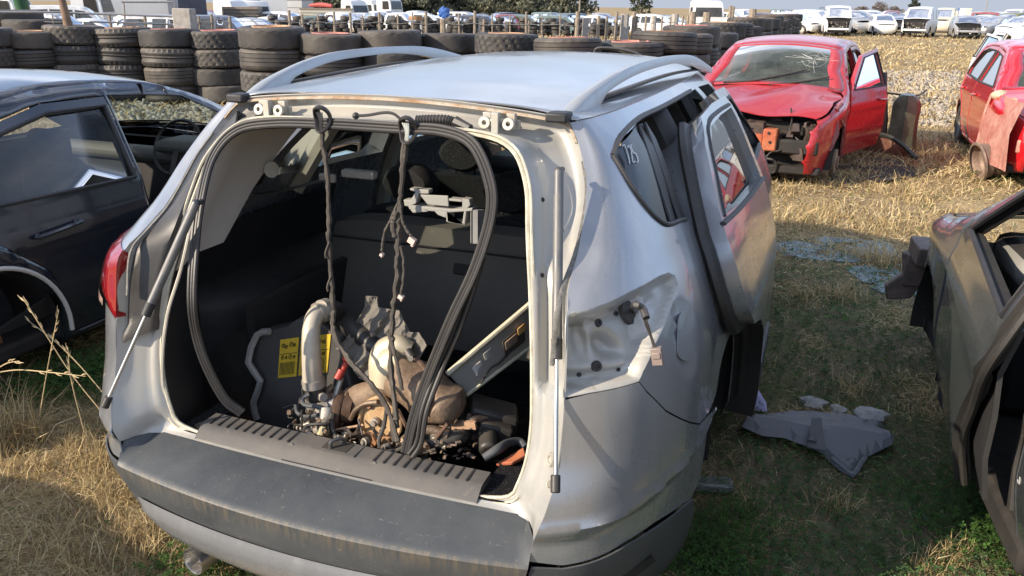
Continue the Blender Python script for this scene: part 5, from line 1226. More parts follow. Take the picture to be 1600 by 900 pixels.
# grey plastic bracket hanging behind the loom, with a felt pad
b = MB(); yb = .60
def fp(pts, th=.012, y=yb): b.poly([Q_(px, py, y) for px, py in pts], th, 0, (0, 1, 0))
fp([(640, 294), (670, 297), (670, 303), (655, 303), (650, 318), (640, 323), (632, 322), (630, 312), (642, 312), (649, 300), (640, 297)], .03)
fp([(636, 320), (705, 327), (738, 325), (738, 330), (703, 332), (640, 328)], .05); fp([(655, 304), (700, 306), (701, 323), (668, 320)], .006); fp([(701, 310), (722, 312), (722, 316), (701, 314)], .03)
fp([(722, 310), (733, 312), (735, 320), (730, 327), (722, 326)], .03); fp([(697, 329), (701, 329), (701, 346), (722, 348), (725, 328), (729, 328), (726, 352), (697, 347)], .045); fp([(641, 328), (670, 326), (668, 331), (645, 333)], .02); fp([(678, 330), (698, 331), (697, 341), (684, 336)], .02)
br_o = bevel(b.build('clip_bracket', m_lightgrey, None, False), .0025); tag(br_o, 'broken pale grey plastic bracket hanging in the tailgate opening beside the wiring loom', 'bracket')
b = MB(); A = np.array([[Q_(735+dx, 327+dy, .61+.01*math.sin(dx*.4)) for dx in (0, 6, 12, 18)] for dy in (0, 12, 25, 38, 52)]); b.grid(A); fe_ = b.build('felt_pad', m_felt, br_o); solid(fe_, .012)
# black engine cover / battery box with yellow labels
ec = empty('engine_undercover', Q_(470, 600, .62)); ec_off = np.array(ec.location); tag(ec, 'black plastic cover with two yellow warning labels lying left in the cargo space', 'plastic cover')
b = MB(); Y0 = .46; P = [(404, 690), (402, 655), (398, 628), (408, 595), (388, 566), (404, 521), (421, 516), (446, 511), (462, 500), (484, 499), (500, 503), (530, 530), (548, 600), (560, 690)]
b.poly([Q_(x, y, Y0+.05*(690-y)/190) for x, y in P], .07, 0, (0, 1, 0)); b.xf(None, -ec_off); bevel(b.build('cover_shell', plastic('cover_black', (.04, .042, .045), .45, .25), ec), .008, 3)
b = MB(); b.tube([Q_(402, 655, Y0-.003), Q_(396, 628, Y0), Q_(407, 595, Y0), Q_(388, 566, Y0), Q_(402, 523, Y0+.03), Q_(421, 518, Y0+.03)], .012, 6, 2); b.xf(None, -ec_off); b.build('cover_rim', plastic('cover_rim_sunlit', (.26, .25, .235), .6, .3), ec)  # rim coloured paler than the black cover, painting the sun on it
m_yel = plain('yellow_label', (.62, .42, .03), .55, .15, 30); m_ink = plain('label_ink', (.05, .04, .02), .8)
def lab(c0, c1, c2, c3, name):
    ys = [Y0+.05*(690-p[1])/190-.003 for p in (c0, c1, c2, c3)]; q = [Q_(p[0], p[1], y) for p, y in zip((c0, c1, c2, c3), ys)]; b = MB(); b.poly(np.array(q)-ec_off, .002, 0, (0, 1, 0)); o = b.build(name, m_yel, ec, False)
    def at(u, v): return (q[0]*(1-u)+q[1]*u)*(1-v)+(q[3]*(1-u)+q[2]*u)*v-ec_off-[0, .0015, 0]
    b = MB()
    for k in range(12): b.tube([at(.10+.068*k, .60), at(.10+.068*k, .92)], .0011, 4, 1)
    b.tube([at(.03, .38), at(.97, .38)], .001, 4, 1)
    for (u, v, r_) in ((.2, .16, .08), (.36, .2, .07), (.62, .15, .09), (.8, .18, .06), (.2, .47, .08), (.4, .48, .05), (.62, .47, .09), (.82, .48, .05)):
        b.tube(np.array([at(u+r_*math.cos(a), v+r_*.7*math.sin(a)) for a in np.linspace(0, 6.28, 9)]), .0011, 4, 1)
        b.tube([at(u-r_*.6, v+.03), at(u+r_*.5, v-.05)], .0011, 4, 1)
    b.build('label_print', m_ink, o)
lab((438, 531), (467, 527), (463, 588), (434, 591), 'warning_label'); lab((471, 526), (517, 522), (511, 582), (466, 587), 'warning_label')
# silver charge pipe with rubber end
cp_ = empty('charge_pipe', Q_(490, 590, .42)); o_ = np.array(cp_.location); tag(cp_, 'curved dull silver charge pipe with black hose end standing in the cargo space', 'pipe')
b = MB(); b.tube([Q_(489, 598, .40), Q_(487, 565, .40), Q_(486, 530, .41), Q_(488, 505, .43), Q_(496, 490, .46), Q_(510, 484, .50)], [.033, .031, .029, .028, .029, .030], 18, 7); b.xf(None, -o_)
b.build('pipe', metal('dull_alloy', (.52, .47, .385), .5, .3, .4, (.30, .24, .17)), cp_)
b = MB(); b.tube([Q_(503, 486, .48), Q_(512, 483, .505)], .037, 18, 1); b.tube([Q_(497, 490, .465), Q_(500, 488, .472)], .036, 18, 1); b.xf(None, -o_); b.build('pipe_collar', m_alu, cp_)
b = MB(); b.tube([Q_(511, 484, .50), Q_(522, 486, .55), Q_(530, 497, .62)], [.034, .035, .034], 14, 5); b.xf(None, -o_); b.build('hose_end', m_seal, cp_)
b = MB(); b.tube([Q_(489, 592, .40), Q_(491, 604, .40)], .037, 18, 1); b.tube([Q_(492, 620, .40), Q_(494, 640, .41)], .034, 16, 1); b.xf(None, -o_); b.build('hose_clamp', m_alu, cp_)
b = MB(); b.tube([Q_(491, 602, .40), Q_(493, 626, .40)], .032, 16, 1); b.xf(None, -o_); b.build('hose_joint', m_bplast, cp_)
# turbocharger lump
tu = empty('turbocharger', Q_(560, 660, .40)); o_ = np.array(tu.location); tag(tu, 'rusty turbocharger assembly with alloy housing lying on the cargo floor behind the sill', 'engine part')
def P_(px, py, y): return Q_(px, py, y)-o_
b = MB(); b.sphere(P_(503, 640, .43), .045, 14, 10, (1.2, 1, 1)); b.tube([P_(495, 640, .42), P_(520, 636, .42), P_(545, 650, .43)], [.04, .045, .05], 14, 4); b.sphere(P_(503, 588, .50), .022); b.tube([P_(506, 670, .36), P_(515, 655, .40)], [.025, .03], 10, 1); b.tube([P_(523, 625, .43), P_(530, 600, .45), P_(534, 590, .46)], [.012, .010, .009], 8, 3)
b.build('compressor_housing', m_alu, tu)
b = MB(); b.lathe([(.0005, -.012), (.062, -.012), (.066, -.004), (.066, .01), (.05, .02), (.0005, .02)], 26, P_(532, 642, .40), frame((-1, -.25, .15), (0, 0, 1)), False); b.lathe([(.0005, -.008), (.052, -.008), (.055, .02), (.0005, .03)], 24, P_(550, 636, .41), frame((-1, -.25, .15), (0, 0, 1)), False); b.build('flange_ring', m_rustd if 'm_rustd' in globals() else rusty('dark_rust', (.07, .04, .025), (.17, .10, .06), .3, .7), tu)
b = MB(); b.sphere(P_(566, 622, .43), .048, 16, 12, (1.3, 1, .9)); b.tube([P_(552, 628, .43), P_(575, 618, .43), P_(600, 610, .45), P_(628, 604, .48)], [.05, .046, .04, .036], 14, 5); b.build('turbine_housing', rusty('brown_rust', (.17, .11, .07), (.33, .24, .16), .2, .7, 12), tu)
b = MB(); hp = [(568, 633), (582, 624), (597, 621), (607, 632), (622, 648), (626, 672), (610, 690), (590, 700), (570, 678), (562, 655)]; b.poly([P_(x, y, .375) for x, y in hp], .02, 0, (0, 1, 0)); b.tube([P_(x, y, .372) for x, y in hp+[hp[0]]], .008, 6, 2); bevel(b.build('heat_shield', rusty('sandy_rust', (.42, .25, .12), (.58, .40, .22), .1, .75, 16), tu), .006)
b = MB(); b.lathe([(.0005, .004), (.008, .004), (.009, 0), (.012, -.002)], 12, P_(576, 634, .368), frame((0, -1, .2), (1, 0, 0)), False); b.lathe([(.0005, .004), (.006, .004), (.007, -.002)], 12, P_(604, 690, .37), frame((0, -1, .2), (1, 0, 0)), False); b.build('bolt', m_rust, tu)
b = MB(); b.lathe([(.0005, -.02), (.024, -.018), (.030, -.006), (.031, .01), (.026, .02), (.0005, .022)], 20, P_(508, 670, .33), frame((-.75, -.6, .25), (0, 0, 1)), False); b.build('actuator_can', plain('cream_actuator', (.58, .52, .34), .45), tu)
b = MB(); b.cyl(P_(520, 672, .33), P_(568, 664, .35), .004, 8); b.build('actuator_rod', m_rustl, tu)
b = MB(); b.tube([P_(521, 645, .34), P_(518, 660, .33), P_(523, 680, .31), P_(538, 698, .29)], [.010, .011, .008, .007], 8, 5); b.tube([P_(470, 632, .36), P_(472, 622, .38), P_(485, 630, .38)], .008, 8, 4)
b.build('vacuum_fitting', m_bplast, tu)
b = MB(); b.tube([P_(484, 616, .36), P_(473, 622, .35), P_(476, 632, .34), P_(500, 636, .34), P_(505, 642, .34)], .0075, 8, 5); b.tube([P_(462, 632, .36), P_(465, 645, .35), P_(478, 651, .34), P_(498, 648, .34)], .0065, 8, 5); b.tube([P_(480, 690, .33), P_(484, 672, .34), P_(494, 656, .36)], [.018, .015, .010], 8, 4); b.build('coolant_hose', m_pad, tu)
b = MB(); b.cyl(P_(541, 566, .46), P_(530, 590, .44), .010, 10); b.sphere(P_(541, 560, .46), .013); b.cyl(P_(534, 578, .445), P_(527, 592, .43), .013, 10); b.build('red_hose_union', plain('faded_red_plastic', (.45, .05, .035), .5), tu)
b = MB()
for (px, py, y, r_, ax) in ((478, 655, .36, .014, (1, -.3, .2)), (497, 655, .35, .018, (.2, -1, .2)), (540, 680, .34, .012, (.5, -1, .1)), (512, 610, .44, .012, (1, 0, .6)), (555, 688, .33, .016, (.1, -1, .4)), (470, 668, .37, .012, (.8, -.4, .4)), (585, 660, .36, .014, (0, -1, 0))):
    b = MB(); b.lathe([(.0005, .012), (r_*.6, .012), (r_*.7, .004), (r_, .003), (r_, -.012)], 12, P_(px, py, y), frame(ax, (0, 0, 1)), False); b.build('small_fitting', m_alu, tu)
b = MB(); b.tube([P_(605, 632, .33), P_(600, 665, .31), P_(592, 690, .28), P_(600, 705, .27), P_(625, 702, .27), P_(634, 690, .28)], .0065, 8, 5); b.tube([P_(618, 640, .33), P_(612, 660, .32), P_(616, 690, .29)], .006, 7, 4); b.tube([P_(560, 655, .36), P_(570, 690, .31), P_(582, 705, .29)], .004, 6, 4); b.build('cable', m_bplast, tu)
b = MB()
for (px, py, s_) in ((575, 690, .03), (600, 695, .035), (640, 690, .025), (655, 700, .03), (540, 700, .02)):
    c = P_(px, py, .32); b.poly([c+np.array([s_*math.cos(a)*random.uniform(.6, 1.3), 0, s_*math.sin(a)*random.uniform(.6, 1.2)]) for a in np.linspace(0, 6.28, 8)[:-1]], .012, 0, (0, 1, 0))
b.build('bracket_piece', rusty('orange_brown', (.34, .16, .07), (.5, .3, .16), .1, .8), tu)
b = MB(); c = P_(500, 645, .37); fr_ = frame((-.55, -.75, .3), (0, 0, 1)); b.tube(np.array([c+fr_ @ np.array([.052*math.cos(a), .052*math.sin(a), 0]) for a in np.linspace(0, 5.4, 14)]), [.014]+[.016+.0007*k for k in range(13)], 12, 4); b.lathe([(.001, .012), (.030, .012), (.034, .0), (.040, -.01)], 22, c, fr_, False); b.build('compressor_volute', m_alu, tu)
b = MB(); b.poly([P_(x, y, .335) for x, y in ((458, 700), (462, 668), (480, 660), (500, 672), (515, 690), (530, 705))], .03, 0, (0, 1, 0)); b.tube([P_(470, 668, .33), P_(500, 690, .31), P_(530, 702, .30)], .009, 8, 4); bevel(b.build('oil_bracket', m_alu, tu), .005)
b = MB(); b.tube([P_(548, 655, .36), P_(556, 640, .36), P_(572, 630, .36), P_(590, 628, .36)], .008, 8, 4); b.tube([P_(630, 690, .34), P_(650, 676, .35), P_(676, 672, .37), P_(700, 680, .38)], .016, 10, 4); b.tube([P_(515, 625, .40), P_(512, 612, .42), P_(520, 603, .44)], .010, 8, 4); b.build('oil_pipe', rusty('oil_pipe_rust', (.10, .07, .05), (.30, .22, .15), .4, .5), tu)
# more loose castings, clips and hoses of the heap
m_grime = metal('grimy_alloy', (.36, .33, .28), .45, .7, .6, (.08, .06, .04), 30); rg = np.random.default_rng(21); kx, kh, kc = MB(), MB(), MB()
for px, py, y, n in ((500, 668, .33, 16), (470, 655, .36, 8), (545, 690, .30, 10), (590, 700, .30, 8), (670, 690, .36, 14), (700, 670, .42, 10), (735, 690, .42, 8), (620, 700, .30, 8), (520, 640, .42, 8)):
    for _ in range(n):
        c = P_(px+rg.normal(0, 16), py+rg.normal(0, 10), y+rg.normal(0, .02)); q = rg.uniform(0, 1)
        if q < .45: s_ = rg.uniform(.003, .011, 3); kx.box(-s_, s_, rotz(rg.uniform(-1, 1)) @ rotx(rg.uniform(-1, 1)), c, 0, rg.uniform(.6, 1))
        elif q < .75: r_ = rg.uniform(.006, .018); kc.lathe([(.001, .012), (r_*.5, .012), (r_*.6, .006), (r_, .005), (r_, -.008), (.001, -.01)], 12, c, frame(rg.normal(0, 1, 3)+[0, -1.2, .4], (1, .2, .1)), False); kc.build('casting', m_grime, tu); kc = MB()
        else: d = rg.normal(0, .03, (3, 3)); kh.tube([c, c+d[0], c+d[0]+d[1], c+d[0]+d[1]+d[2]], rg.uniform(.002, .006), 6, 4)
kx.build('greasy_bracket', rusty('greasy_metal', (.05, .038, .03), (.22, .15, .10), .3, .55, 20), tu, False); kh.build('thin_hose', m_bplast, tu)
# second lump: catalytic can with sandy shell and bright cast end
ca = empty('exhaust_can', Q_(660, 620, .45)); o_ = np.array(ca.location); tag(ca, 'big brown rusty exhaust can with a pale cast shield lying behind the weatherstrip', 'exhaust part')
b = MB(); Qc = catmull(np.array([P_(612, 588, .47), P_(640, 596, .46), P_(672, 615, .45), P_(696, 640, .44), P_(704, 656, .44)]), 5); b.tube(Qc, [.045, .062, .074, .078, .084, .078, .076, .076, .076, .082, .076, .075, .075, .080, .084, .078, .072, .064, .050, .035, .012], 26, 1); V_ = np.vstack(b.V); rg2 = np.random.default_rng(4); V_ = V_+np.c_[np.sin(V_[:, 2]*60+V_[:, 0]*35), np.sin(V_[:, 0]*48), np.sin(V_[:, 0]*55+V_[:, 1]*40)]*.0045; b.V = [V_]
b.build('can_body', rusty('sandy_brown', (.17, .115, .075), (.32, .23, .155), .25, .6, 14), ca)
b = MB(); b.tube([P_(700, 662, .355), P_(672, 690, .36), P_(640, 672, .37), P_(622, 640, .375)], .006, 6, 6); b.tube([P_(650, 560, .40), P_(668, 580, .375), P_(676, 610, .365), P_(672, 650, .362)], .009, 6, 6, flat=.5); b.build('can_seam', rusty('seam_rust', (.12, .07, .05), (.26, .17, .11), .2, .7), ca)
b = MB(); b.tube([P_(592, 598, .44), P_(593, 565, .45), P_(602, 546, .47), P_(622, 540, .48), P_(640, 548, .49)], [.030, .034, .036, .036, .03], 14, 5); b.tube([P_(604, 600, .45), P_(610, 570, .46), P_(630, 560, .47)], [.05, .055, .05], 14, 4); b.tube([P_(583, 600, .435), P_(583, 562, .44), P_(594, 540, .46), P_(622, 534, .48)], .006, 6, 5)
b.build('cast_shield', metal('pale_cast', (.66, .58, .42), .45, .45, .3, (.4, .28, .15)), ca)
b = MB(); b.tube([P_(636, 548, .46), P_(644, 560, .45)], .014, 10, 1); b.lathe([(.0005, .006), (.010, .006), (.012, 0)], 6, P_(643, 560, .44), frame((0, -1, .3), (1, 0, 0)), False); b.build('stud', m_dsteel, ca)
b = MB(); b.tube([P_(680, 664, .40), P_(720, 668, .42), P_(740, 655, .45), P_(758, 655, .5), P_(790, 652, .55)], [.010, .012, .010, .012, .005], 8, 4); b.box((-.06, -.006, -.010), (.06, .006, .014), roty(-.15), P_(716, 664, .42)); b.build('mount_bracket', m_rustl, ca)
b = MB(); b.tube([P_(640, 700, .36), P_(690, 690, .38), P_(720, 680, .42), P_(716, 655, .5)], .03, 12, 5); b.build('black_duct', m_bplast, ca)
# torn black sheet over the middle
rg = np.random.default_rng(5); tc_ = [(552, 510), (570, 480), (572, 462), (590, 463), (592, 480), (625, 485), (640, 520), (655, 520), (668, 540), (650, 570), (620, 570), (605, 545), (590, 600), (560, 590), (545, 560), (525, 545), (540, 530)]
A2 = np.array(tc_, float); P2, F2 = cdt(A2, (), 5.0)
V2 = []
for x, y in P2:
    yy = .56-.14*(y-460)/140+.020*abs(math.sin(x*.07+y*.03))+.018*abs(math.sin(x*.035-y*.08+1))+.010*abs(math.sin(x*.15+y*.11)); V2.append(Q_(x, y, yy))
o = mesh('torn_sheet', V2, F2, plastic('grey_torn_felt', (.13, .12, .105), .75, .3, 200, .5), None, True, 14); solid(o, .004); tag(o, 'crumpled torn grey sound deadening sheet lying over the scrap parts', 'torn sheet')
b = MB(); b.tube([Q_(520, 492, .60), Q_(550, 512, .56), Q_(585, 540, .52), Q_(606, 556, .50)], [.03, .035, .032, .022], 14, 5); tag(b.build('black_duct_hose', m_seal), 'short fat black rubber duct lying across the torn grey sheet', 'hose')
# grey sill panel with lamp leaning across on the right
dp = empty('trim_board', Q_(770, 560, .62)); o_ = np.array(dp.location); tag(dp, 'long grey plastic trim board with a wired lamp leaning across the right of the cargo space', 'trim panel')
c4 = [P_(700, 585, .50), P_(838, 468, .80), P_(838, 535, .78), P_(730, 617, .50)]; b = MB(); b.poly(c4, .012, 0, (0, 1, 0)); bevel(b.build('board', plastic('board_grey', (.30, .29, .26), .55, .25), dp), .004)
b = MB(); b.tube([c4[0]+[0, -.008, .004], c4[1]+[0, -.008, .004]], .009, 8, 1); b.tube([c4[3]+[0, -.004, 0], c4[2]+[0, -.004, 0]], .006, 8, 1); b.build('board_edge', plain('cream_edge', (.62, .57, .42), .6), dp)
f4 = lambda u, v, d=-.006: (c4[0]*(1-u)+c4[1]*u)*(1-v)+(c4[3]*(1-u)+c4[2]*u)*v+[0, d, 0]
def bx4(u0, u1, v0, v1, h, nm, m_):
    b = MB(); q = [f4(u0, v0), f4(u1, v0), f4(u1, v1), f4(u0, v1)]; b.poly(q, h, 0, (0, -1, 0)); return bevel(b.build(nm, m_, dp), .003)
bx4(.60, .86, .30, .75, .02, 'lamp_base', m_bplast); bx4(.64, .78, .38, .62, .03, 'lamp_body', rusty('brown_lamp', (.2, .13, .09), (.34, .25, .18), 0, .6)); bx4(.80, .88, .30, .50, .028, 'bulb_cap', plain('amber_cap', (.55, .33, .12), .4)); bx4(.37, .47, .22, .48, .012, 'clip', m_lightgrey); bx4(.22, .32, .35, .75, .008, 'clip_recess', m_greytrim)
b = MB(); b.tube([f4(.64, .72, -.012), f4(.5, .78, -.02), f4(.38, .75, -.012), f4(.2, .95, -.01)], .004, 6, 6); b.build('lamp_wire', m_bplast, dp)
# right rear corner bits
b = MB(); b.tube([Q_(756, 716, .24), Q_(778, 702, .27), Q_(795, 692, .33), Q_(812, 690, .36), Q_(822, 700, .34)], [.012, .014, .013, .012, .012], 10, 5); tag(b.build('grey_hose', m_pad), 'short grey hose bent over the right corner of the cargo floor', 'hose')
b = MB(); b.poly([Q_(775, 724, .27), Q_(818, 698, .32), Q_(822, 712, .30), Q_(800, 722, .26)], .012, 0, (0, .2, -1)); bevel(b.build('orange_plate', m_orange), .003); tag(C.objects['orange_plate'], 'rusty orange metal plate under the grey hose in the right cargo corner', 'metal plate')
b = MB(); c = Q_(770, 655, .56); b.box((-.10, -.07, -.09), (.09, .07, .05), rotz(.4) @ roty(.3), c, 0, .8); b.box((-.05, -.10, -.05), (.06, -.05, .03), rotz(.4) @ roty(.3), c); b.cyl(c+[.02, -.09, .0], c+[.05, -.16, -.02], .03, 14); tag(bevel(b.build('black_housing', m_bplast), .012, 3), 'black plastic housing lying in shadow at the right of the cargo floor', 'plastic housing')
b = MB()
for k in range(26):
    c = Q_(random.uniform(640, 740), random.uniform(690, 722), random.uniform(.27, .34)); s_ = random.uniform(.003, .009); b.box((-s_, -s_*.6, -s_*.3), (s_, s_*.6, s_*.3), rotz(random.uniform(0, 3)) @ rotx(random.uniform(-.6, .6)), (c[0], c[1], max(c[2], FZ+.05)))
o = b.build('small_debris', rusty('debris', (.06, .045, .035), (.28, .20, .15), 0, .8), None, False); tag(o, 'small broken fragments scattered just behind the sill trim', 'debris', kind='stuff')

# ------------------------------------------------------------------ generic wreck builder (car space: x right, y forward, origin on the ground under the middle)
HATCH = dict(L=3.95, W=1.70, belt=.95, tum=.40, wy=(1.25, -1.25), wr=.30, ar=.35,
    out=[(1.86, .22), (1.955, .36), (1.965, .52), (1.93, .66), (1.84, .76), (1.45, .88), (1.02, .97), (.62, 1.19), (.22, 1.385), (-.20, 1.445), (-.70, 1.455), (-1.20, 1.42), (-1.52, 1.36), (-1.72, 1.14), (-1.84, .94), (-1.90, .74), (-1.93, .5), (-1.88, .26)],
    seg=dict(fascia=(0, 4), bonnet=(4, 6), windscreen=(6, 8), roof=(8, 12), rear_window=(12, 14), tailgate=(14, 17)),
    wins=[[(.72, .985), (.60, 1.06), (.19, 1.30), (-.27, 1.345), (-.29, .975)], [(-.37, .975), (-.36, 1.345), (-.85, 1.345), (-1.14, 1.30), (-1.36, 1.09), (-1.30, 1.0)]],
    doors=[[(.86, .27), (.90, .60), (.84, .95), (.62, 1.11), (.20, 1.345), (-.31, 1.395), (-.33, .6), (-.33, .27)], [(-.345, .27), (-.345, .6), (-.325, 1.395), (-.86, 1.392), (-1.18, 1.34), (-1.40, 1.06), (-1.28, .85), (-.98, .58), (-.86, .27)]])
SEDAN = dict(L=4.55, W=1.78, belt=.92, tum=.42, wy=(1.36, -1.28), wr=.31, ar=.365,
    out=[(2.16, .22), (2.25, .36), (2.26, .52), (2.22, .64), (2.12, .72), (1.6, .85), (1.10, .93), (.70, 1.14), (.25, 1.335), (-.20, 1.40), (-.65, 1.40), (-1.05, 1.335), (-1.40, 1.18), (-1.78, 1.0), (-2.12, .96), (-2.20, .78), (-2.22, .5), (-2.15, .26)],
    seg=dict(fascia=(0, 4), bonnet=(4, 6), windscreen=(6, 8), roof=(8, 11), rear_window=(11, 13), boot_lid=(13, 17)),
    wins=[[(.78, .955), (.66, 1.02), (.24, 1.255), (-.24, 1.30), (-.26, .94)], [(-.34, .94), (-.33, 1.30), (-.68, 1.30), (-1.02, 1.225), (-1.28, 1.07), (-1.2, .955)]],
    doors=[[(.90, .25), (.95, .6), (.88, .92), (.68, 1.07), (.24, 1.30), (-.285, 1.35), (-.305, .6), (-.305, .25)], [(-.32, .25), (-.32, .6), (-.30, 1.35), (-.69, 1.35), (-1.06, 1.27), (-1.36, 1.06), (-1.24, .84), (-.95, .6), (-.85, .25)]])
SUVG = dict(L=4.4, W=1.82, belt=1.05, tum=.33, wy=(1.32, -1.30), wr=.35, ar=.40,
    out=[(2.06, .30), (2.14, .46), (2.15, .66), (2.10, .84), (1.98, .95), (1.5, 1.04), (1.08, 1.10), (.72, 1.35), (.35, 1.58), (-.10, 1.67), (-.80, 1.69), (-1.5, 1.66), (-1.93, 1.60), (-2.05, 1.35), (-2.12, 1.08), (-2.16, .85), (-2.18, .6), (-2.12, .34)],
    seg=dict(fascia=(0, 4), bonnet=(4, 6), windscreen=(6, 8), roof=(8, 12), rear_window=(12, 14), tailgate=(14, 17)),
    wins=[[(.78, 1.12), (.68, 1.20), (.30, 1.48), (-.30, 1.55), (-.32, 1.10)], [(-.40, 1.10), (-.39, 1.55), (-1.12, 1.55), (-1.14, 1.10)], [(-1.22, 1.10), (-1.21, 1.55), (-1.75, 1.53), (-1.86, 1.14)]], doors=[])
VAN = dict(L=4.9, W=1.85, belt=1.15, tum=.16, wy=(1.55, -1.45), wr=.34, ar=.39,
    out=[(2.32, .28), (2.40, .45), (2.41, .7), (2.36, .92), (2.26, 1.04), (2.05, 1.12), (1.80, 1.20), (1.45, 1.55), (1.08, 1.86), (.6, 1.97), (-.5, 2.0), (-1.6, 1.98), (-2.25, 1.93), (-2.36, 1.55), (-2.40, 1.2), (-2.42, .9), (-2.43, .6), (-2.38, .32)],
    seg=dict(fascia=(0, 4), bonnet=(4, 6), windscreen=(6, 8), roof=(8, 12), rear_window=(12, 14), tailgate=(14, 17)),
    wins=[[(1.5, 1.22), (1.38, 1.38), (1.02, 1.72), (.5, 1.80), (.48, 1.2)], [(.38, 1.2), (.39, 1.8), (-.85, 1.82), (-.86, 1.2)], [(-.95, 1.2), (-.94, 1.82), (-2.1, 1.78), (-2.15, 1.22)]], doors=[])
PICK = dict(L=5.0, W=1.76, belt=1.08, tum=.28, wy=(1.55, -1.45), wr=.35, ar=.40,
    out=[(2.36, .34), (2.44, .5), (2.45, .68), (2.40, .86), (2.3, .96), (1.9, 1.03), (1.52, 1.09), (1.22, 1.36), (.92, 1.60), (.6, 1.68), (.2, 1.70), (-.3, 1.66), (-.42, 1.60), (-.52, 1.30), (-.56, 1.04), (-1.4, 1.02), (-2.35, 1.02), (-2.40, .5)],
    seg=dict(fascia=(0, 4), bonnet=(4, 6), windscreen=(6, 8), roof=(8, 12), rear_window=(12, 14), load_bed=(14, 17)),
    wins=[[(1.26, 1.12), (1.16, 1.22), (.86, 1.50), (.42, 1.56), (.42, 1.11)], [(.34, 1.11), (.34, 1.56), (-.28, 1.54), (-.42, 1.14)]], doors=[])
CANOPY = dict(PICK); CANOPY['out'] = PICK['out'][:11]+[(-.6, 1.70), (-1.4, 1.70), (-2.2, 1.66), (-2.32, 1.4), (-2.38, 1.05), (-2.42, .8), (-2.40, .5)]
CANOPY['seg'] = dict(fascia=(0, 4), bonnet=(4, 6), windscreen=(6, 8), roof=(8, 13), rear_window=(13, 15), tailgate=(15, 17))
CANOPY['wins'] = PICK['wins'][:1]+[[(.34, 1.11), (.34, 1.56), (-.34, 1.56), (-.34, 1.11)], [(-.6, 1.15), (-.6, 1.55), (-2.05, 1.53), (-2.15, 1.15)]]
def gsurf(P):
    O = np.array(P['out'], float); w = P['W']/2; yf, yr = O[:, 0].max(), O[:, 0].min(); r = .07
    def f(y, z):
        y = np.asarray(y, float); z = np.asarray(z, float)
        x = np.full(y.shape, w)
        x = x-.20*np.clip((y-(yf-.95))/.95, 0, 1)**2.4-.11*np.clip(((yr+.85)-y)/.85, 0, 1)**2.4
        x = x-.055*(1-sm(.18, .52, z))-np.maximum(z-P['belt'], 0)*P['tum']-.02*sm(P['belt']-.15, P['belt'], z)
        x = x+.015*np.exp(-((z-P['belt']+.15)/.028)**2)
        d = np.minimum(seg_dist(np.c_[y.ravel(), z.ravel()], O, False).reshape(y.shape), r)
        return x-(r-np.sqrt(np.maximum(r*r-(r-d)**2, 0)))*.9
    return f
def strip_mesh(P, f, i0, i1, u0=1.0, crown=.05, n=17, dens=6, u_in=None, dz=0.0):
    """sheet across the car along outline points i0..i1; u_in keeps only |u|>u_in (two pillars)"""
    O = np.array(P['out'], float); Q = []
    A = catmull(O, dens); A = A[i0*dens:i1*dens+1]
    T = np.gradient(A, axis=0); T /= np.linalg.norm(T, axis=1)[:, None]+1e-9; Nn = np.c_[-T[:, 1], T[:, 0]]
    # outline runs front -> rear over the top: outward normal is to the left of travel
    Nn = np.where((Nn[:, 1:2] < -.2) & (np.abs(Nn[:, :1]) < .9), -Nn, Nn)
    if A[0, 0] > 0 and Nn[0, 0] < -.5 or A[0, 0] < 0 and Nn[0, 0] > .5: Nn = -Nn
    h = f(A[:, 0], A[:, 1]); rows = []
    us = np.linspace(-u0, u0, n)
    for a, nn, hh in zip(A, Nn, h):
        rows.append([(hh*u, a[0]+nn[0]*(crown*(1-u*u)+dz), a[1]+nn[1]*(crown*(1-u*u)+dz)) for u in us])
    return np.array(rows)
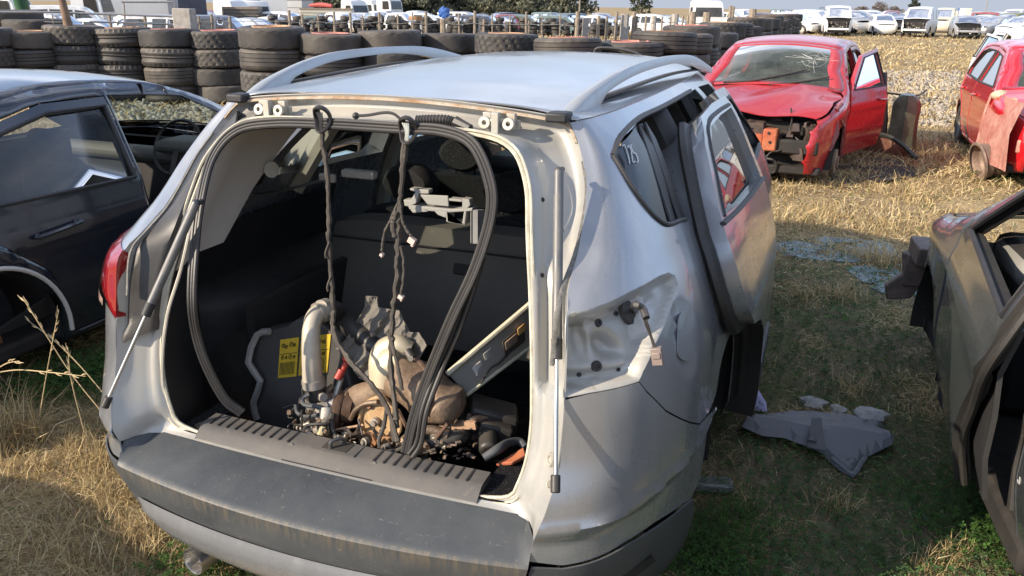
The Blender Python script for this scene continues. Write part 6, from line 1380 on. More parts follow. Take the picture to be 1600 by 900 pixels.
def gcar(name, label, cat, P, m_, loc, rz, group=None, wheels=(1, 1, 1, 1), detail=False, skip=(), dark=None, glass=None, step=.09, open_doors=None, sides=(1, -1), missing_glass=(), dented=0.0, zdrop=0.0, mdoor=None, rim=False):
    root = empty(name, (loc[0], loc[1], -zdrop), rz); tag(root, label, cat, group)
    f = gsurf(P); O = np.array(P['out'], float); dens = 6; A = catmull(O, dens); glass = glass or m_farglass; dark = dark or m_blackmat
    zb = O[0, 1]
    botl = [(O[-1, 0], O[-1, 1])]
    for wy in P['wy'][::-1]:
        ar = P['ar']; zc_ = P['wr']+.02; a0 = math.asin(max(-1, min(1, (zb-zc_)/ar)))
        botl += [(wy-ar*math.cos(a), zc_+ar*math.sin(a)) for a in np.linspace(a0, math.pi-a0, 13)]
    poly = list(map(tuple, A))+botl[1:]
    holes = [np.array(d) for d in P.get('holes', P['doors'])] if detail else [np.array(q) for q in P['wins']]
    b = MB(); strips = MB()
    for s in sides:
        Pp, F = cdt(poly, holes, step)
        x = f(Pp[:, 0], Pp[:, 1]); V = np.c_[s*x, Pp]
        b.add(V, F if s > 0 else [q[::-1] for q in F])
    for k, (i0, i1) in P['seg'].items():
        if k in skip: continue
        if k in ('windscreen', 'rear_window'):
            R = strip_mesh(P, f, i0, i1, 1.0, .06, 21); b.grid(R[:, :3]); b.grid(R[:, -3:]); b.grid(R[:2]); b.grid(R[-2:])
            g = MB().grid(R[1:-1, 2:-2]).build(k, m_wind if (k == 'windscreen' and detail) else glass, root)
        elif detail and k in ('bonnet', 'boot_lid', 'tailgate', 'fascia'):
            R = strip_mesh(P, f, i0, i1, .985, .05 if k != 'fascia' else .10, 25)
            if dented and k == 'bonnet': R[:, :, 2] += dented*(.035*np.sin(R[:, :, 0]*5+R[:, :, 1]*3)+.03*np.sin(R[:, :, 0]*9-R[:, :, 1]*7))
            o = MB().grid(R).build(k, m_, root, True, 60); solid(o, .006)
        else: b.grid(strip_mesh(P, f, i0, i1, 1.0, .05 if k != 'fascia' else .12, 13))
    body = b.build('body', m_, root, True, 50)
    if detail: solid(body, .004, 0, False)
    # glass and doors
    for s in sides:
        for i, q in enumerate(P['wins']):
            if (s, i) in missing_glass or (detail and P['doors'] and i < len(P['doors'])): continue
            panel('side_window', q, lambda Pp: np.c_[s*(f(Pp[:, 0], Pp[:, 1])-.012), Pp], glass, root, (), .25, 1, 0, s > 0)
        if detail:
            for i, q in enumerate(P['doors']):
                q = np.array(q); cen = q.mean(0); qi = cen+(q-cen)*.988; hy = q[:, 0].max(); hx = float(f(np.array([hy]), np.array([.6]))[0])
                d = empty('front_door' if i == 0 else 'rear_door', (s*hx, hy, 0)); d.parent = root; CH.setdefault(root.name, []).append(d)
                off = np.array([s*hx, hy, 0]); win = np.array(P['wins'][i])
                fs = lambda dx: (lambda Pp: np.c_[s*(f(Pp[:, 0], Pp[:, 1])-dx), Pp]-off)
                o = panel('door_skin', qi, fs(0), mdoor or m_, d, [win], .055, 1, 0, s < 0); o.data.materials.append(m_blackmat if rim else m_trim); solid(o, .05, -1, True); o.modifiers['s'].material_offset = 1; o.modifiers['s'].material_offset_rim = 1 if rim else 0
                if (s, i) not in missing_glass: panel('door_glass', win, fs(.02), m_glass if detail else glass, d, (), .2, 1, 0, s > 0)
                c_ = win.mean(0); lo = [(y, z) for y, z in qi if z < P['belt']-.02]
                tb = MB(); tb.tube(fs(-.001)(np.vstack([win, win[:1]])), .011, 6, 1); tb.build('window_seal', m_trim, d)
                t_ = panel('door_trim', [(qi[:, 0].min()+.06, .36), (qi[:, 0].min()+.06 if i == 0 else -.80, .5), (win[:, 0].min()+.02, P['belt']-.02), (win[:, 0].max()-.05, P['belt']-.02), (qi[:, 0].max()-.06, .36)], fs(.065), m_trim, d, (), .15, 1, 0, s < 0); solid(t_, .015)
                hp = fs(-.028)(np.array([[q[:, 0].min()+.12, P['belt']-.13], [q[:, 0].min()+.31, P['belt']-.115]]) if i == 0 else np.array([[-1.00, P['belt']-.13], [-.78, P['belt']-.115]])) if P is not HATCH or i == 0 else fs(-.028)(np.array([[-1.22, P['belt']-.13], [-1.03, P['belt']-.115]]))
                if P.get('nohandle'): hp = None
                hb = MB() if hp is not None else None
                if hb: hb.tube([hp[0]-[s*.025, 0, 0], hp[0], hp[1], hp[1]-[s*.025, 0, 0]], .012, 8, 5); hb.build('door_handle', mdoor or m_, d)
                ym = qi[:, 0].min(); sp_ = [(ym-.003, .34), (ym-.003, .62), (ym+.012, P['belt']), (ym+.02, qi[:, 1].max()-.02)] if i == 0 and 'seal' not in P else P['seal'] if i == 0 else [(qi[:, 0].max()+.002, .34), (qi[:, 0].max()+.002, .6), (qi[:, 0].max()-.0, P['belt'])]
                eb = MB(); eb.tube(fs(.03)(np.array(sp_)), .02, 8, 4, flat=.7); eb.build('door_seal', m_seal, d)
                if open_doors and (s, i) in open_doors: d.rotation_euler = (0, 0, R_(open_doors[(s, i)])*s)
    # inside
    zf = zb+.06; yf, yr = O[:, 0].max(), O[:, 0].min(); w = P['W']/2; b = MB()
    b.box((-w+.12, yr+.15, zb-.02), (w-.12, yf-.15, zf)); 
    if detail: bevel(b.build('floor_pan', dark, root), .02); b = MB()
    cw = O[P['seg']['windscreen'][0]]
    b.box((-w+.16, cw[0]-.50, zf), (w-.16, cw[0]-.05, cw[1]-.03)); 
    if detail: bevel(b.build('dashboard', m_trim, root), .05); b = MB()
    for sx in (-.36, .36):
        b.box((sx-.24, cw[0]-1.45, zf), (sx+.24, cw[0]-.95, P['belt']-.42)); b.box((sx-.23, cw[0]-1.55, P['belt']-.5), (sx+.23, cw[0]-1.40, P['belt']+.06)); b.box((sx-.13, cw[0]-1.55, P['belt']+.08), (sx+.13, cw[0]-1.45, P['belt']+.25))
    b.box((-w+.22, cw[0]-2.4, zf), (w-.22, cw[0]-2.2, P['belt']+.05))
    o = b.build('seats', m_seat, root, True, 30)
    if detail: bevel(o, .05, 3)
    # wheels
    k = 0
    for wy in P['wy']:
        for s in (1, -1):
            if wheels[k]:
                t = MB(); R_w = P['wr']; t.lathe([(R_w*.62, -.09), (R_w*.80, -.105), (R_w*.95, -.09), (R_w, -.06), (R_w, .06), (R_w*.95, .09), (R_w*.80, .105), (R_w*.62, .09)], 26, (0, 0, 0), roty(R_(90))); 
                wo = t.build('wheel', m_rubber2, root); wo.location = (s*(w-.14), wy, R_w+zdrop*(wheels[k] != 2))
                t = MB(); t.lathe([(.001, .06), (R_w*.25, .07), (R_w*.55, .05), (R_w*.62, .08), (R_w*.64, .02), (R_w*.5, -.02), (.001, -.02)], 22, (0, 0, 0), roty(R_(90)*s), False); t.build('rim', m_dsteel if detail else m_alu, wo)
            k += 1
    for wy in P['wy']:
        b = MB(); A2 = []
        for a in np.linspace(-10, 190, 12): A2.append([(-w+.04, wy+P['ar']*math.cos(R_(a)), P['wr']+P['ar']*math.sin(R_(a))), (w-.04, wy+P['ar']*math.cos(R_(a)), P['wr']+P['ar']*math.sin(R_(a)))])
        A2 = np.array(A2); b.grid(np.stack([A2[:, 0], A2[:, 0]*[.62, 1, 1]], 1)); b.build('wheel_well', dark, root); b = MB(); b.grid(np.stack([A2[:, 1], A2[:, 1]*[.62, 1, 1]], 1)); b.build('wheel_well', dark, root)
    return root
def engine_bay(root, P, m_=None, beam=None, seed=1, n=26, lampm=None):
    """what shows where bumper, grille and bonnet are gone"""
    rg = np.random.default_rng(seed); O = np.array(P['out']); yf = O[:, 0].max(); w = P['W']/2; zt = O[P['seg']['bonnet'][0], 1]
    b = MB(); b.box((-w+.25, yf-1.0, .25), (w-.25, yf-.28, zt-.05)); bevel(b.build('engine_bay', m_blackmat, root), .04)
    def spot(): return np.array([rg.uniform(-w+.2, w-.2), yf-rg.uniform(.10, .36), rg.uniform(.32, zt-.06)])
    bx, hs, pt_ = MB(), MB(), MB()
    for _ in range(n):
        c = spot(); s_ = rg.uniform(.015, .075, 3); bx.box(-s_, s_, rotz(rg.uniform(-.6, .6)) @ rotx(rg.uniform(-.6, .6)), c, 0, rg.uniform(.6, 1))
    for _ in range(n//3):
        c = spot(); c[2] = min(c[2], zt-.26); d = rg.normal(0, .10, (3, 3))*[1, .5, .8]; hs.tube([c, c+d[0], c+d[0]+d[1], c+d[0]+d[1]+d[2]*[1, .3, 1]], rg.uniform(.006, .022), 7, 4)
    for _ in range(n//4):
        c = spot(); r_ = rg.uniform(.025, .08); pt_.lathe([(.001, .03), (r_*.6, .03), (r_, .02), (r_, -.03), (r_*.8, -.05), (.001, -.05)], 14, c, frame(rg.normal(0, 1, 3)+[0, 1.5, 0], (1, .2, .1)), False)
    bx.build('loose_parts', m_ or rusty('bay_parts%d' % seed, (.10, .08, .07), (.32, .27, .22), .2, .6), root, False); hs.build('loose_hoses', m_bplast, root); pt_.build('loose_castings', m_alu if m_ is None else rusty('cast_rust%d' % seed, (.07, .055, .045), (.22, .18, .14), .3, .6), root)
    b = MB(); b.box((-w+.15, yf-.16, .42), (w-.15, yf-.06, .56)); bevel(b.build('crash_beam', beam or m_white, root), .02)

# ------------------------------------------------------------------ black sedan on the left (heading the same way as the silver wreck)
def at_(x, y): return (x, y)
sed = gcar('black_sedan', 'dusty black sedan wreck without rear wheel, parked left of the silver suv', 'car', SEDAN, m_black, (-3.03, 2.02), 0, None, (0, 0, 0, 0), True, open_doors={(1, 0): 52}, zdrop=.07, missing_glass=((-1, 0),), step=.05, rim=True)
b = MB(); b.tube([(.9+.005, -1.28+.372*math.cos(a), .33+.372*math.sin(a)) for a in np.linspace(-.1, 3.2, 16)], .011, 8, 2); b.build('arch_trim', m_greytrim, sed)
b = MB(); b.lathe([(.001, .03), (.06, .03), (.07, .0), (.15, -.01), (.15, -.03), (.001, -.03)], 26, (.72, -1.28, .28), roty(R_(90)), False); b.build('brake_drum', m_rust, sed)
b = MB(); b.box((.3, -1.5, .16), (.7, -1.42, .24)); b.tube([(.2, -1.2, .2), (.6, -1.28, .26), (.72, -1.28, .28)], .035, 8, 3); b.build('rear_axle', rusty('axle_rust', (.12, .09, .07), (.28, .22, .17), .2, .8), sed)
b = MB(); b.lathe([(.170, 0), (.182, .012), (.194, 0), (.182, -.012)], 30, (.37, .52, .93), rotx(R_(65)), True); b.cyl((.37, .70, .86), (.37, .53, .925), .035, 10); b.box((-.17, -.015, -.03), (.17, .015, .03), rotx(R_(-25)), (.37, .525, .93)); b.box((-.02, -.012, -.17), (.02, .012, .0), rotx(R_(-25)), (.37, .525, .93)); b.build('steering_wheel', m_bplast, sed)
b = MB(); b.box((-.72, .55, .80), (.72, .98, .90)); b.box((.18, .50, .88), (.60, .80, .97)); bevel(b.build('dash_top', plastic('dash_grey', (.09, .09, .085), .6, .4), sed), .04)
b = MB(); b.box((.30, .02, .28), (.66, .95, .30)); b.build('cabin_floor', plastic('sun_bleached_floor', (.25, .23, .20), .8, .4), sed)

# ------------------------------------------------------------------ off to the left behind: another wreck whose shadow falls into the picture
gcar('white_hatchback', 'white hatchback wreck parked behind the black sedan, outside the picture', 'car', HATCH, m_white, (-2.45, -2.85), 0, None, (1, 1, 1, 1))

# ------------------------------------------------------------------ red hatchback facing us, nose stripped
rh = gcar('red_hatchback', 'dark red hatchback facing forward with stripped nose, cracked windscreen and open door', 'car', HATCH, m_red, (.53+.12*1.95*1.0, 7.05+1.95), R_(180-7), None, (0, 0, 1, 1), True, skip=('fascia',), open_doors={(-1, 0): 14}, zdrop=.06, dented=.45, step=.06)
engine_bay(rh, HATCH, rusty('red_bay_parts', (.035, .028, .025), (.11, .075, .06), .2, .6), m_blackmat, 11, 60)
b = MB(); b.box((-.16, 1.83, .47), (.66, 1.93, .60)); b.box((-.30, 1.80, .44), (-.16, 1.95, .66)); b.box((.56, 1.80, .44), (.70, 1.95, .66)); bevel(b.build('orange_beam', m_orange, rh), .015)
b = MB()
for (x, z) in ((-.24, .53), (-.22, .62), (.05, .53), (.35, .53), (.62, .55)): b.lathe([(.001, .003), (.016, .003), (.016, -.004)], 10, (x, 1.953 if (x < -.2 or x > .5) else 1.933, z), rotx(R_(-90)), False)
b.build('beam_hole', m_blackmat, rh)
b = MB(); b.poly([(-.80, 1.62, .44), (-.66, 1.66, .46), (-.52, 1.70, .60), (-.56, 1.68, .66), (-.66, 1.62, .64), (-.70, 1.58, .80), (-.80, 1.50, .84), (-.84, 1.50, .60)], .02, 0, (0, -1, 0)); b.poly([(-.80, 1.52, .86), (-.82, 1.30, .90), (-.83, 1.05, .80), (-.84, 1.0, .30), (-.86, 1.05, .28), (-.86, 1.12, .62), (-.85, 1.38, .70)], .03, 0, (1, 0, 0)); b.tube([(-.60, 1.72, .80), (-.66, 1.74, .74), (-.70, 1.72, .62)], [.03, .04, .02], 7, 3, flat=.5); bevel(b.build('inner_wing', rusty('maroon_metal', (.20, .04, .045), (.34, .12, .11), .1, .6, 6), rh), .01)
b = MB(); A = []
for a in np.linspace(-10, 190, 14): A.append([(-.82, 1.25+.34*math.cos(R_(a)), .32+.36*math.sin(R_(a))), (-.55, 1.25+.34*math.cos(R_(a)), .32+.36*math.sin(R_(a)))])
b.grid(np.array(A)); b.box((-.60, .92, .2), (-.56, 1.6, .72)); b.build('arch_liner', m_blackmat, rh)
b = MB(); b.tube([(-.60, 1.30, .22), (-.74, 1.30, .26), (-.80, 1.26, .28)], [.05, .06, .04], 10, 3); b.lathe([(.001, .03), (.06, .03), (.06, .01), (.13, .005), (.13, -.02), (.001, -.02)], 24, (-.82, 1.25, .28), roty(R_(-90)), False); b.tube([(-.72, 1.25, .3), (-.68, 1.22, .75)], .05, 10, 1); b.tube([(-.30, 1.5, .16), (-.60, 1.42, .18), (-.80, 1.28, .20)], [.04, .05, .03], 8, 4)
b.build('front_suspension', rusty('suspension_rust', (.16, .11, .08), (.40, .31, .22), .2, .8), rh)
b = MB(); b.tube([(.5, 1.04, 1.02), (.2, 1.00, 1.05), (-.1, .90, 1.12), (-.34, .80, 1.18)], .012, 6, 4); b.tube([(.0, 1.04, 1.02), (-.3, .97, 1.06), (-.6, .86, 1.12)], .011, 6, 4); b.build('wiper_arm', m_bplast, rh)
b = MB(); rg = np.random.default_rng(3)
f_ = gsurf(HATCH); Rw = strip_mesh(HATCH, f_, 6, 8, 1.0, .06, 21, dz=.004)
def ws(u, v):
    i = v*(len(Rw)-1); j = u*20; i0, j0 = int(min(i, len(Rw)-2)), int(min(j, 19)); a, c = i-i0, j-j0
    return (Rw[i0, j0]*(1-c)+Rw[i0, j0+1]*c)*(1-a)+(Rw[i0+1, j0]*(1-c)+Rw[i0+1, j0+1]*c)*a
for k in range(15):
    a = rg.uniform(0, 6.28); L_ = rg.uniform(.06, .3); b.tube([ws(.22+L_*t*math.cos(a)*.8, min(.9, max(.08, .62+L_*t*math.sin(a)))) for t in (.1, .5, 1)], .0011, 4, 2)
for k in range(2): b.tube([ws(.22+.05*(k+1)*math.cos(a), min(.9, .62+.09*(k+1)*math.sin(a))) for a in np.linspace(0, 6.0, 10)], .0009, 4, 1)
b.build('crack_lines', plain('crack_white', (.75, .75, .7), .4), rh)
# ------------------------------------------------------------------ second red car on the far right, front wing gone
r2 = gcar('red_small_car', 'bright red small car at the right edge with its front wing stripped off', 'car', HATCH, m_red2, (3.05+.80, 9.95), R_(180), None, (0, 0, 1, 1), True, skip=('fascia',), zdrop=.05, step=.06)
engine_bay(r2, HATCH, None, m_rustp, 12, 20)
b = MB(); A = []
for y in np.linspace(.92, 1.99, 10): A.append([(.895-.10*(y-.9)+.02*math.sin(y*9), y, .24), (.90-.10*(y-.9), y, .45), (.895-.10*(y-.9)+.02*math.sin(y*7), y, .62), (.86-.09*(y-.9), y, .80), (.78-.05*(y-.9), y, .93)])
b.grid(np.array(A)); o = b.build('inner_wing', m_rustp, r2); solid(o, .01)
b = MB(); b.tube([(.90, .93, .30), (.895, .95, .5), (.89, .95, .7), (.85, .93, .93)], .035, 8, 3, flat=.5); b.tube([(.87, 1.25, .32), (.86, 1.22, .6), (.80, 1.18, .84)], .028, 8, 3, flat=.5); b.build('wing_rib', m_rustp, r2)
b = MB(); b.sphere((.78, 1.02, .92), .10, 10, 8, (1, 1.3, .6)); b.sphere((.70, 1.30, .88), .09, 10, 8, (1, 1.4, .5)); b.build('foam_block', rusty('dirty_foam', (.45, .34, .2), (.62, .52, .36), 0, .9), r2)
b = MB()
for z in (.42, .72): b.box((.835, .86, z), (.875, .95, z+.045))
bevel(b.build('door_hinge', plain('white_hinge', (.6, .58, .55), .5), r2), .006)
w2 = gcar('white_hatchback', 'white car behind the right red car, its open door just showing', 'car', HATCH, m_white, (4.85, 15.4), R_(182), None, (1, 1, 1, 1), True, open_doors={(1, 0): 14}, step=.1)
b = MB(); b.lathe([(.19, -.12), (.215, -.12), (.22, -.10), (.195, -.08), (.19, -.02), (.17, .0), (.19, .04), (.195, .09), (.225, .11), (.22, .125), (.195, .12), (.16, .02), (.06, .02), (.001, .02), (.001, .01), (.15, 0), (.17, -.02)], 32, (3.02, 8.58, .205), rotz(.25) @ roty(R_(76)), False)
tag(b.build('steel_wheel', rusty('wheel_rust', (.16, .12, .10), (.34, .24, .18), .35, .6, 5)), 'bare rusty steel wheel standing under the nose of the right red car', 'wheel')
# ------------------------------------------------------------------ grey car at the right, door ajar
GREY = dict(HATCH); GREY['holes'] = HATCH['doors']; GREY['nohandle'] = True; GREY['seal'] = [(-.02, .27), (-.05, .45), (-.15, .62), (-.30, .80), (-.335, .94), (-.33, 1.1), (-.31, 1.35)]
GREY['doors'] = [[(.86, .27), (.90, .60), (.84, .95), (.62, 1.11), (.20, 1.345), (-.31, 1.395), (-.33, 1.1), (-.335, .955), (-.325, .90), (-.29, .80), (-.22, .70), (-.14, .61), (-.075, .50), (-.035, .38), (-.02, .27)], HATCH['doors'][1]]

gc_ = gcar('grey_hatchback', 'dusty dark grey car at the right edge with front door ajar and bumper missing', 'car', GREY, m_grey, (2.68, 1.30), R_(4), None, (0, 0, 0, 0), True, skip=('fascia',), open_doors={(-1, 0): 7, (-1, 1): 2}, zdrop=.05, step=.045, missing_glass=((-1, 0), (-1, 1), (1, 0)), rim=True)
engine_bay(gc_, GREY, None, m_dsteel, 13, 16)
b = MB(); b.box((-.80, 1.74, .52), (-.52, 2.02, .62)); b.box((-.82, 1.90, .36), (-.70, 2.0, .54)); b.poly([(-.84, 1.93, .54), (-.72, 1.93, .52), (-.70, 1.93, .40), (-.76, 1.93, .28), (-.88, 1.93, .26), (-.90, 1.93, .34), (-.82, 1.93, .42)], .05, 0, (0, 1, 0)); bevel(b.build('bumper_bracket', rusty('brown_bracket', (.10, .08, .07), (.24, .18, .15), .3, .6), gc_), .008)
b = MB(); b.box((-.80, -.40, .28), (-.74, -.22, 1.36)); b.box((-.82, -.42, .2), (-.70, .80, .30)); bevel(b.build('door_pillar', m_blackmat, gc_), .02)
b = MB(); b.tube([(-.79, -.20, .30), (-.80, -.16, .55), (-.79, -.24, .80), (-.74, -.27, 1.0)], .016, 8, 4); b.build('pillar_seal', m_seal, gc_)
b = MB(); b.lathe([(.170, 0), (.182, .012), (.194, 0), (.182, -.012)], 26, (.37, .45, .93), rotx(R_(65)), True); b.cyl((.37, .62, .86), (.37, .46, .925), .035, 8); b.build('steering_wheel', m_bplast, gc_)
b = MB(); b.box((-.70, .52, .80), (.70, .92, .93)); bevel(b.build('dash_top', plastic('pale_dash', (.22, .22, .21), .6, .2), gc_), .05)
b = MB()
for k in range(5): b.box((-.60, .515, .845+k*.014), (-.46, .522, .851+k*.014))
b.build('dash_vent', m_blackmat, gc_)
b = MB(); fg = gsurf(GREY); rg = np.random.default_rng(8)
for k in range(70):
    y, z = rg.uniform(-1.0, -.36), rg.uniform(.32, .86); a = rg.normal(0, 1.4); L_ = rg.uniform(.006, .035)
    q = [(y+L_*t*math.sin(a+t), z+L_*t*math.cos(a+t)) for t in (-.5, 0, .5)]; q = [(-float(fg(np.array([yy]), np.array([zz]))[0])-.0015+math.sin(R_(4))*(yy+.345)*1.0*0, yy, zz) for yy, zz in q]; b.tube(q, .0011, 4, 2)
sc_ = b.build('paint_scratches', plain('scratch_white', (.5, .5, .48), .6)); sc_.parent = [c for c in CH[gc_.name] if c.name.startswith('rear_door')][0]
d_ = sc_.parent; sc_.location = (-d_.location[0], -d_.location[1], 0); CH.setdefault(d_.name, []).append(sc_)

# ------------------------------------------------------------------ loose things on the ground
b = MB(); pts = [(1158, 676), (1165, 652), (1185, 643), (1240, 637), (1300, 640), (1345, 648), (1378, 655), (1396, 690), (1392, 706), (1352, 716), (1334, 740), (1312, 728), (1288, 708), (1262, 700), (1225, 690), (1190, 686)]
A2 = np.array([G(px, py, .03)[:2] for px, py in pts]); P2, F2 = cdt(A2, (), .03)
ra, rb = G(1150, 668, .03)[:2], G(1395, 700, .03)[:2]; dv = (rb-ra)/np.linalg.norm(rb-ra); nv = np.array([-dv[1], dv[0]]); sd = (P2-ra) @ nv
V2 = np.c_[P2, .03+.065*(1-np.clip(np.abs(sd)/.16, 0, 1))-.02*(1-sm(0, .02, seg_dist(P2, A2)))+.02*np.maximum(0, (P2-ra) @ dv-.35)]
o = mesh('plastic_cladding', V2, F2, m_panelgrey, None, True, 12); solid(o, .005); tag(o, 'big curved grey plastic trim panel lying on the weeds right of the silver suv', 'trim panel')
b = MB(); b.tube([G(1268, 690, .09), G(1272, 672, .10), G(1278, 655, .12)], [.02, .014, .012], 8, 4, flat=.4); b.poly([G(1262, 700, .07), G(1290, 706, .07), G(1283, 655, .13), G(1268, 656, .13)], .006, 0, (0, 0, 1)); b.build('panel_rib', m_pad, o)
b = MB(); b.tube([G(1352, 716, .05), G(1345, 725, .05), G(1334, 741, .045), G(1318, 731, .05), G(1300, 716, .055)], .010, 6, 3); b.build('panel_lip', m_panelgrey, o)
b = MB(); b.box((-.03, -.012, 0), (.03, .012, .004), rotz(.4), G(1202, 668, .065)); b.build('panel_slot', m_blackmat, o)
o.location = (0, 0, 0)
b = MB(); q = G(1178, 640); rg = np.random.default_rng(2)
Pp = [(-.05, -.05, .02), (.06, -.04, .02), (.05, .03, .03), (.0, .05, .09), (-.05, .04, .05), (.0, .0, .10), (.02, .02, .05)]
b.add(np.array(Pp)*1.0+q, [(0, 1, 5), (1, 2, 5), (2, 3, 5), (3, 4, 5), (4, 0, 5)]); tag(b.build('crumpled_paper', plain('lilac_paper', (.50, .48, .72), .8), None, False), 'crumpled lilac paper lying between the open door and the grey panel', 'paper')
def rock(px, py, sx, sy, sz, lb, seed):
    rg = np.random.default_rng(seed); b = MB(); b.sphere((0, 0, 0), 1, 9, 6); V = b.V[0]; n_ = np.sin(V[:, 0]*3.1+seed)*.12+np.sin(V[:, 1]*4.3+V[:, 2]*3)*.12+rg.normal(0, .09, len(V)); V = V*(1+n_[:, None])*[sx, sy, sz]; q = G(px, py); o = mesh('concrete_lump', V+q+[0, 0, sz*.6], b.F, plain('pale_concrete%d' % seed, (.46, .45, .42), .9, .3, 20, bs=.4), None, True, 12); tag(o, lb, 'rock')
rock(1358, 655, .085, .05, .035, 'pale flat concrete lump behind the right end of the grey trim panel', 1); rock(1270, 636, .07, .035, .03, 'pale concrete lump behind the left half of the grey trim panel', 2); rock(1310, 643, .04, .03, .02, 'small pale concrete piece between the two bigger lumps', 3)
q = G(1112, 768); b = MB(); b.box((-.075, -.035, 0), (.075, .035, .035), rotz(.25), q+[0, 0, .015]); o = bevel(b.build('clear_lamp_cover', glassm('scuffed_plastic', (.7, .75, .72), .8, .35, .1, (.4, .42, .38))), .008); tag(o, 'scuffed clear plastic lamp cover lying on the clover beside the silver suv', 'lamp cover')
# plastic fuel tank / bumper shell standing behind the red hatchback's open door
q = G(1403, 238); b = MB(); A = []
for z in (0, .1, .2, .32, .44, .54, .62, .68, .71, .725):
    k = 1-.55*max(0, (z-.5)/.225)**3-.12*math.sin(z*4)**2; A.append([(q[0]+x*k, q[1]+y, z+.01) for x, y in ((-.17, .05), (-.18, -.10), (-.05, -.14), (.0, -.17), (.14, -.12), (.20, .0), (.19, .18), (-.1, .2), (-.17, .05))])
b.grid(np.array(A)); b.poly(A[-1][:-1], .004, 0, (0, 0, 1)); o = bevel(b.build('plastic_tank', None, None, True, 50, [plain('olive_film', (.12, .125, .085), .35, .5, 5)]), .01); tag(o, 'upright olive grey plastic tank standing behind the red car door', 'tank')
b = MB(); b.tube([q+[-.22, -.05, 0], q+[-.26, -.02, .4], q+[-.30, 0, .8], q+[-.31, .02, 1.0]], [.06, .08, .05, .03], 8, 4); b.tube([q+[-.30, 0, .75], q+[.1, .1, .72], q+[.22, .1, .80]], .012, 6, 4); tag(b.build('black_pipe_frame', m_bplast), 'black plastic filler pipe leaning beside the olive tank', 'pipe')
b = MB(); q = G(1368, 243); A = []
for u in np.linspace(0, 1, 12): A.append([q+np.array([-.42+.84*u, .25-.52*u+.12*math.sin(u*3.14), .02+.24*math.sin(u*3.0)*(v)+.02]) +np.array([0, -.22*v, 0]) for v in np.linspace(0, 1, 6)])
b.grid(np.array(A)); o = b.build('bumper_fragment', m_rustp); solid(o, .01); tag(o, 'torn pink and black bumper piece leaning under the red car door', 'bumper piece')
b = MB(); b.tube([a[-1] for a in A], .03, 6, 2); b.build('black_edge', m_bplast, o)
b = MB(); A2 = np.array([G(px, py)[:2] for px, py in ((1290, 262), (1330, 250), (1395, 255), (1428, 262), (1432, 276), (1400, 288), (1345, 290), (1300, 284))]); P2, F2 = cdt(A2, (), .08); o = mesh('black_ground_sheet', np.c_[P2, .03+.015*np.sin(P2[:, 0]*7)+.012*np.sin(P2[:, 1]*9)], F2, m_blackmat, None, True, 60); solid(o, .01); tag(o, 'thin black sheet spread flat on the grass in front of the red car door', 'mat')  # dark area on the grass, built as a thin wavy black sheet
q = G(1237, 283); b = MB(); b.tube([q+[-.08, 0, .05], q+[.0, .03, .07], q+[.09, .02, .04]], [.04, .05, .03], 8, 3); tag(b.build('scrap_lump', rusty('scrap', (.12, .1, .08), (.3, .24, .2), .1, .8)), 'small dark scrap lump on the grass below the red car hub', 'scrap')
# black bent trim loop behind the roof of the silver wreck
b = MB(); b.tube([K(932, 92, 2.9), K(931, 77, 2.9), (K(950, 75, 2.9)), K(975, 78, 2.9), K(995, 84, 2.9), K(1010, 93, 2.9)], .014, 8, 4, flat=.6); b.build('roof_trim_loop', m_bplast, suv)

# ------------------------------------------------------------------ rows of wrecks far behind
PROTO = {}
KIND = {'hatch': (HATCH, {}), 'sedan': (SEDAN, {}), 'suv': (SUVG, {}), 'van': (VAN, {}), 'pickup': (PICK, {}), 'canopy': (CANOPY, {}),
        'hatch_nf': (HATCH, dict(skip=('fascia', 'bonnet'))), 'van_nf': (VAN, dict(skip=('fascia', 'bonnet'))), 'suv_nf': (SUVG, dict(skip=('fascia', 'bonnet'))), 'sedan_nf': (SEDAN, dict(skip=('fascia', 'bonnet')))}
NAMES = {'hatch': 'wrecked_hatchback', 'sedan': 'wrecked_sedan', 'suv': 'wrecked_suv', 'van': 'wrecked_minivan', 'pickup': 'wrecked_pickup', 'canopy': 'wrecked_canopy_pickup'}
FLAB = []
def far_car(px, d, kind, m_, face, label, grp, dz=0.0, tilt=0.0):
    if grp == GR and d < 90: d *= 1.16
    elif grp == GL and px > 470: d *= 1.06
    xy = D(px, d); P, kw = KIND[kind]; k0 = kind.split('_')[0]
    brg = math.atan2(xy[0]-CAM[0], xy[1]-CAM[1])
    rz = math.pi-brg+R_(face)
    if kind not in PROTO:
        o = gcar(NAMES[k0], label, 'car', P, m_white, (0, 0), 0, grp, step=.22, **kw)
        if kind.endswith('_nf'): engine_bay(o, P, None, None, 50+len(PROTO), 22)
        PROTO[kind] = o
    else: o = copy_tree(PROTO[kind])
    o.location = (xy[0], xy[1], float(gz(*xy))+dz); o.rotation_euler = (0, tilt, rz); tag(o, label, 'pickup' if k0 in ('pickup', 'canopy') else 'minivan' if k0 == 'van' else 'car', grp)
    for c in CH[o.name]:
        if c.name.split('.')[0] in ('body', 'crash_beam') and len(c.material_slots): c.material_slots[0].link = 'OBJECT'; c.material_slots[0].material = m_
    return o
GR = 'wrecks in the far right rows'; GL = 'wrecks beyond the tyre wall on the left'
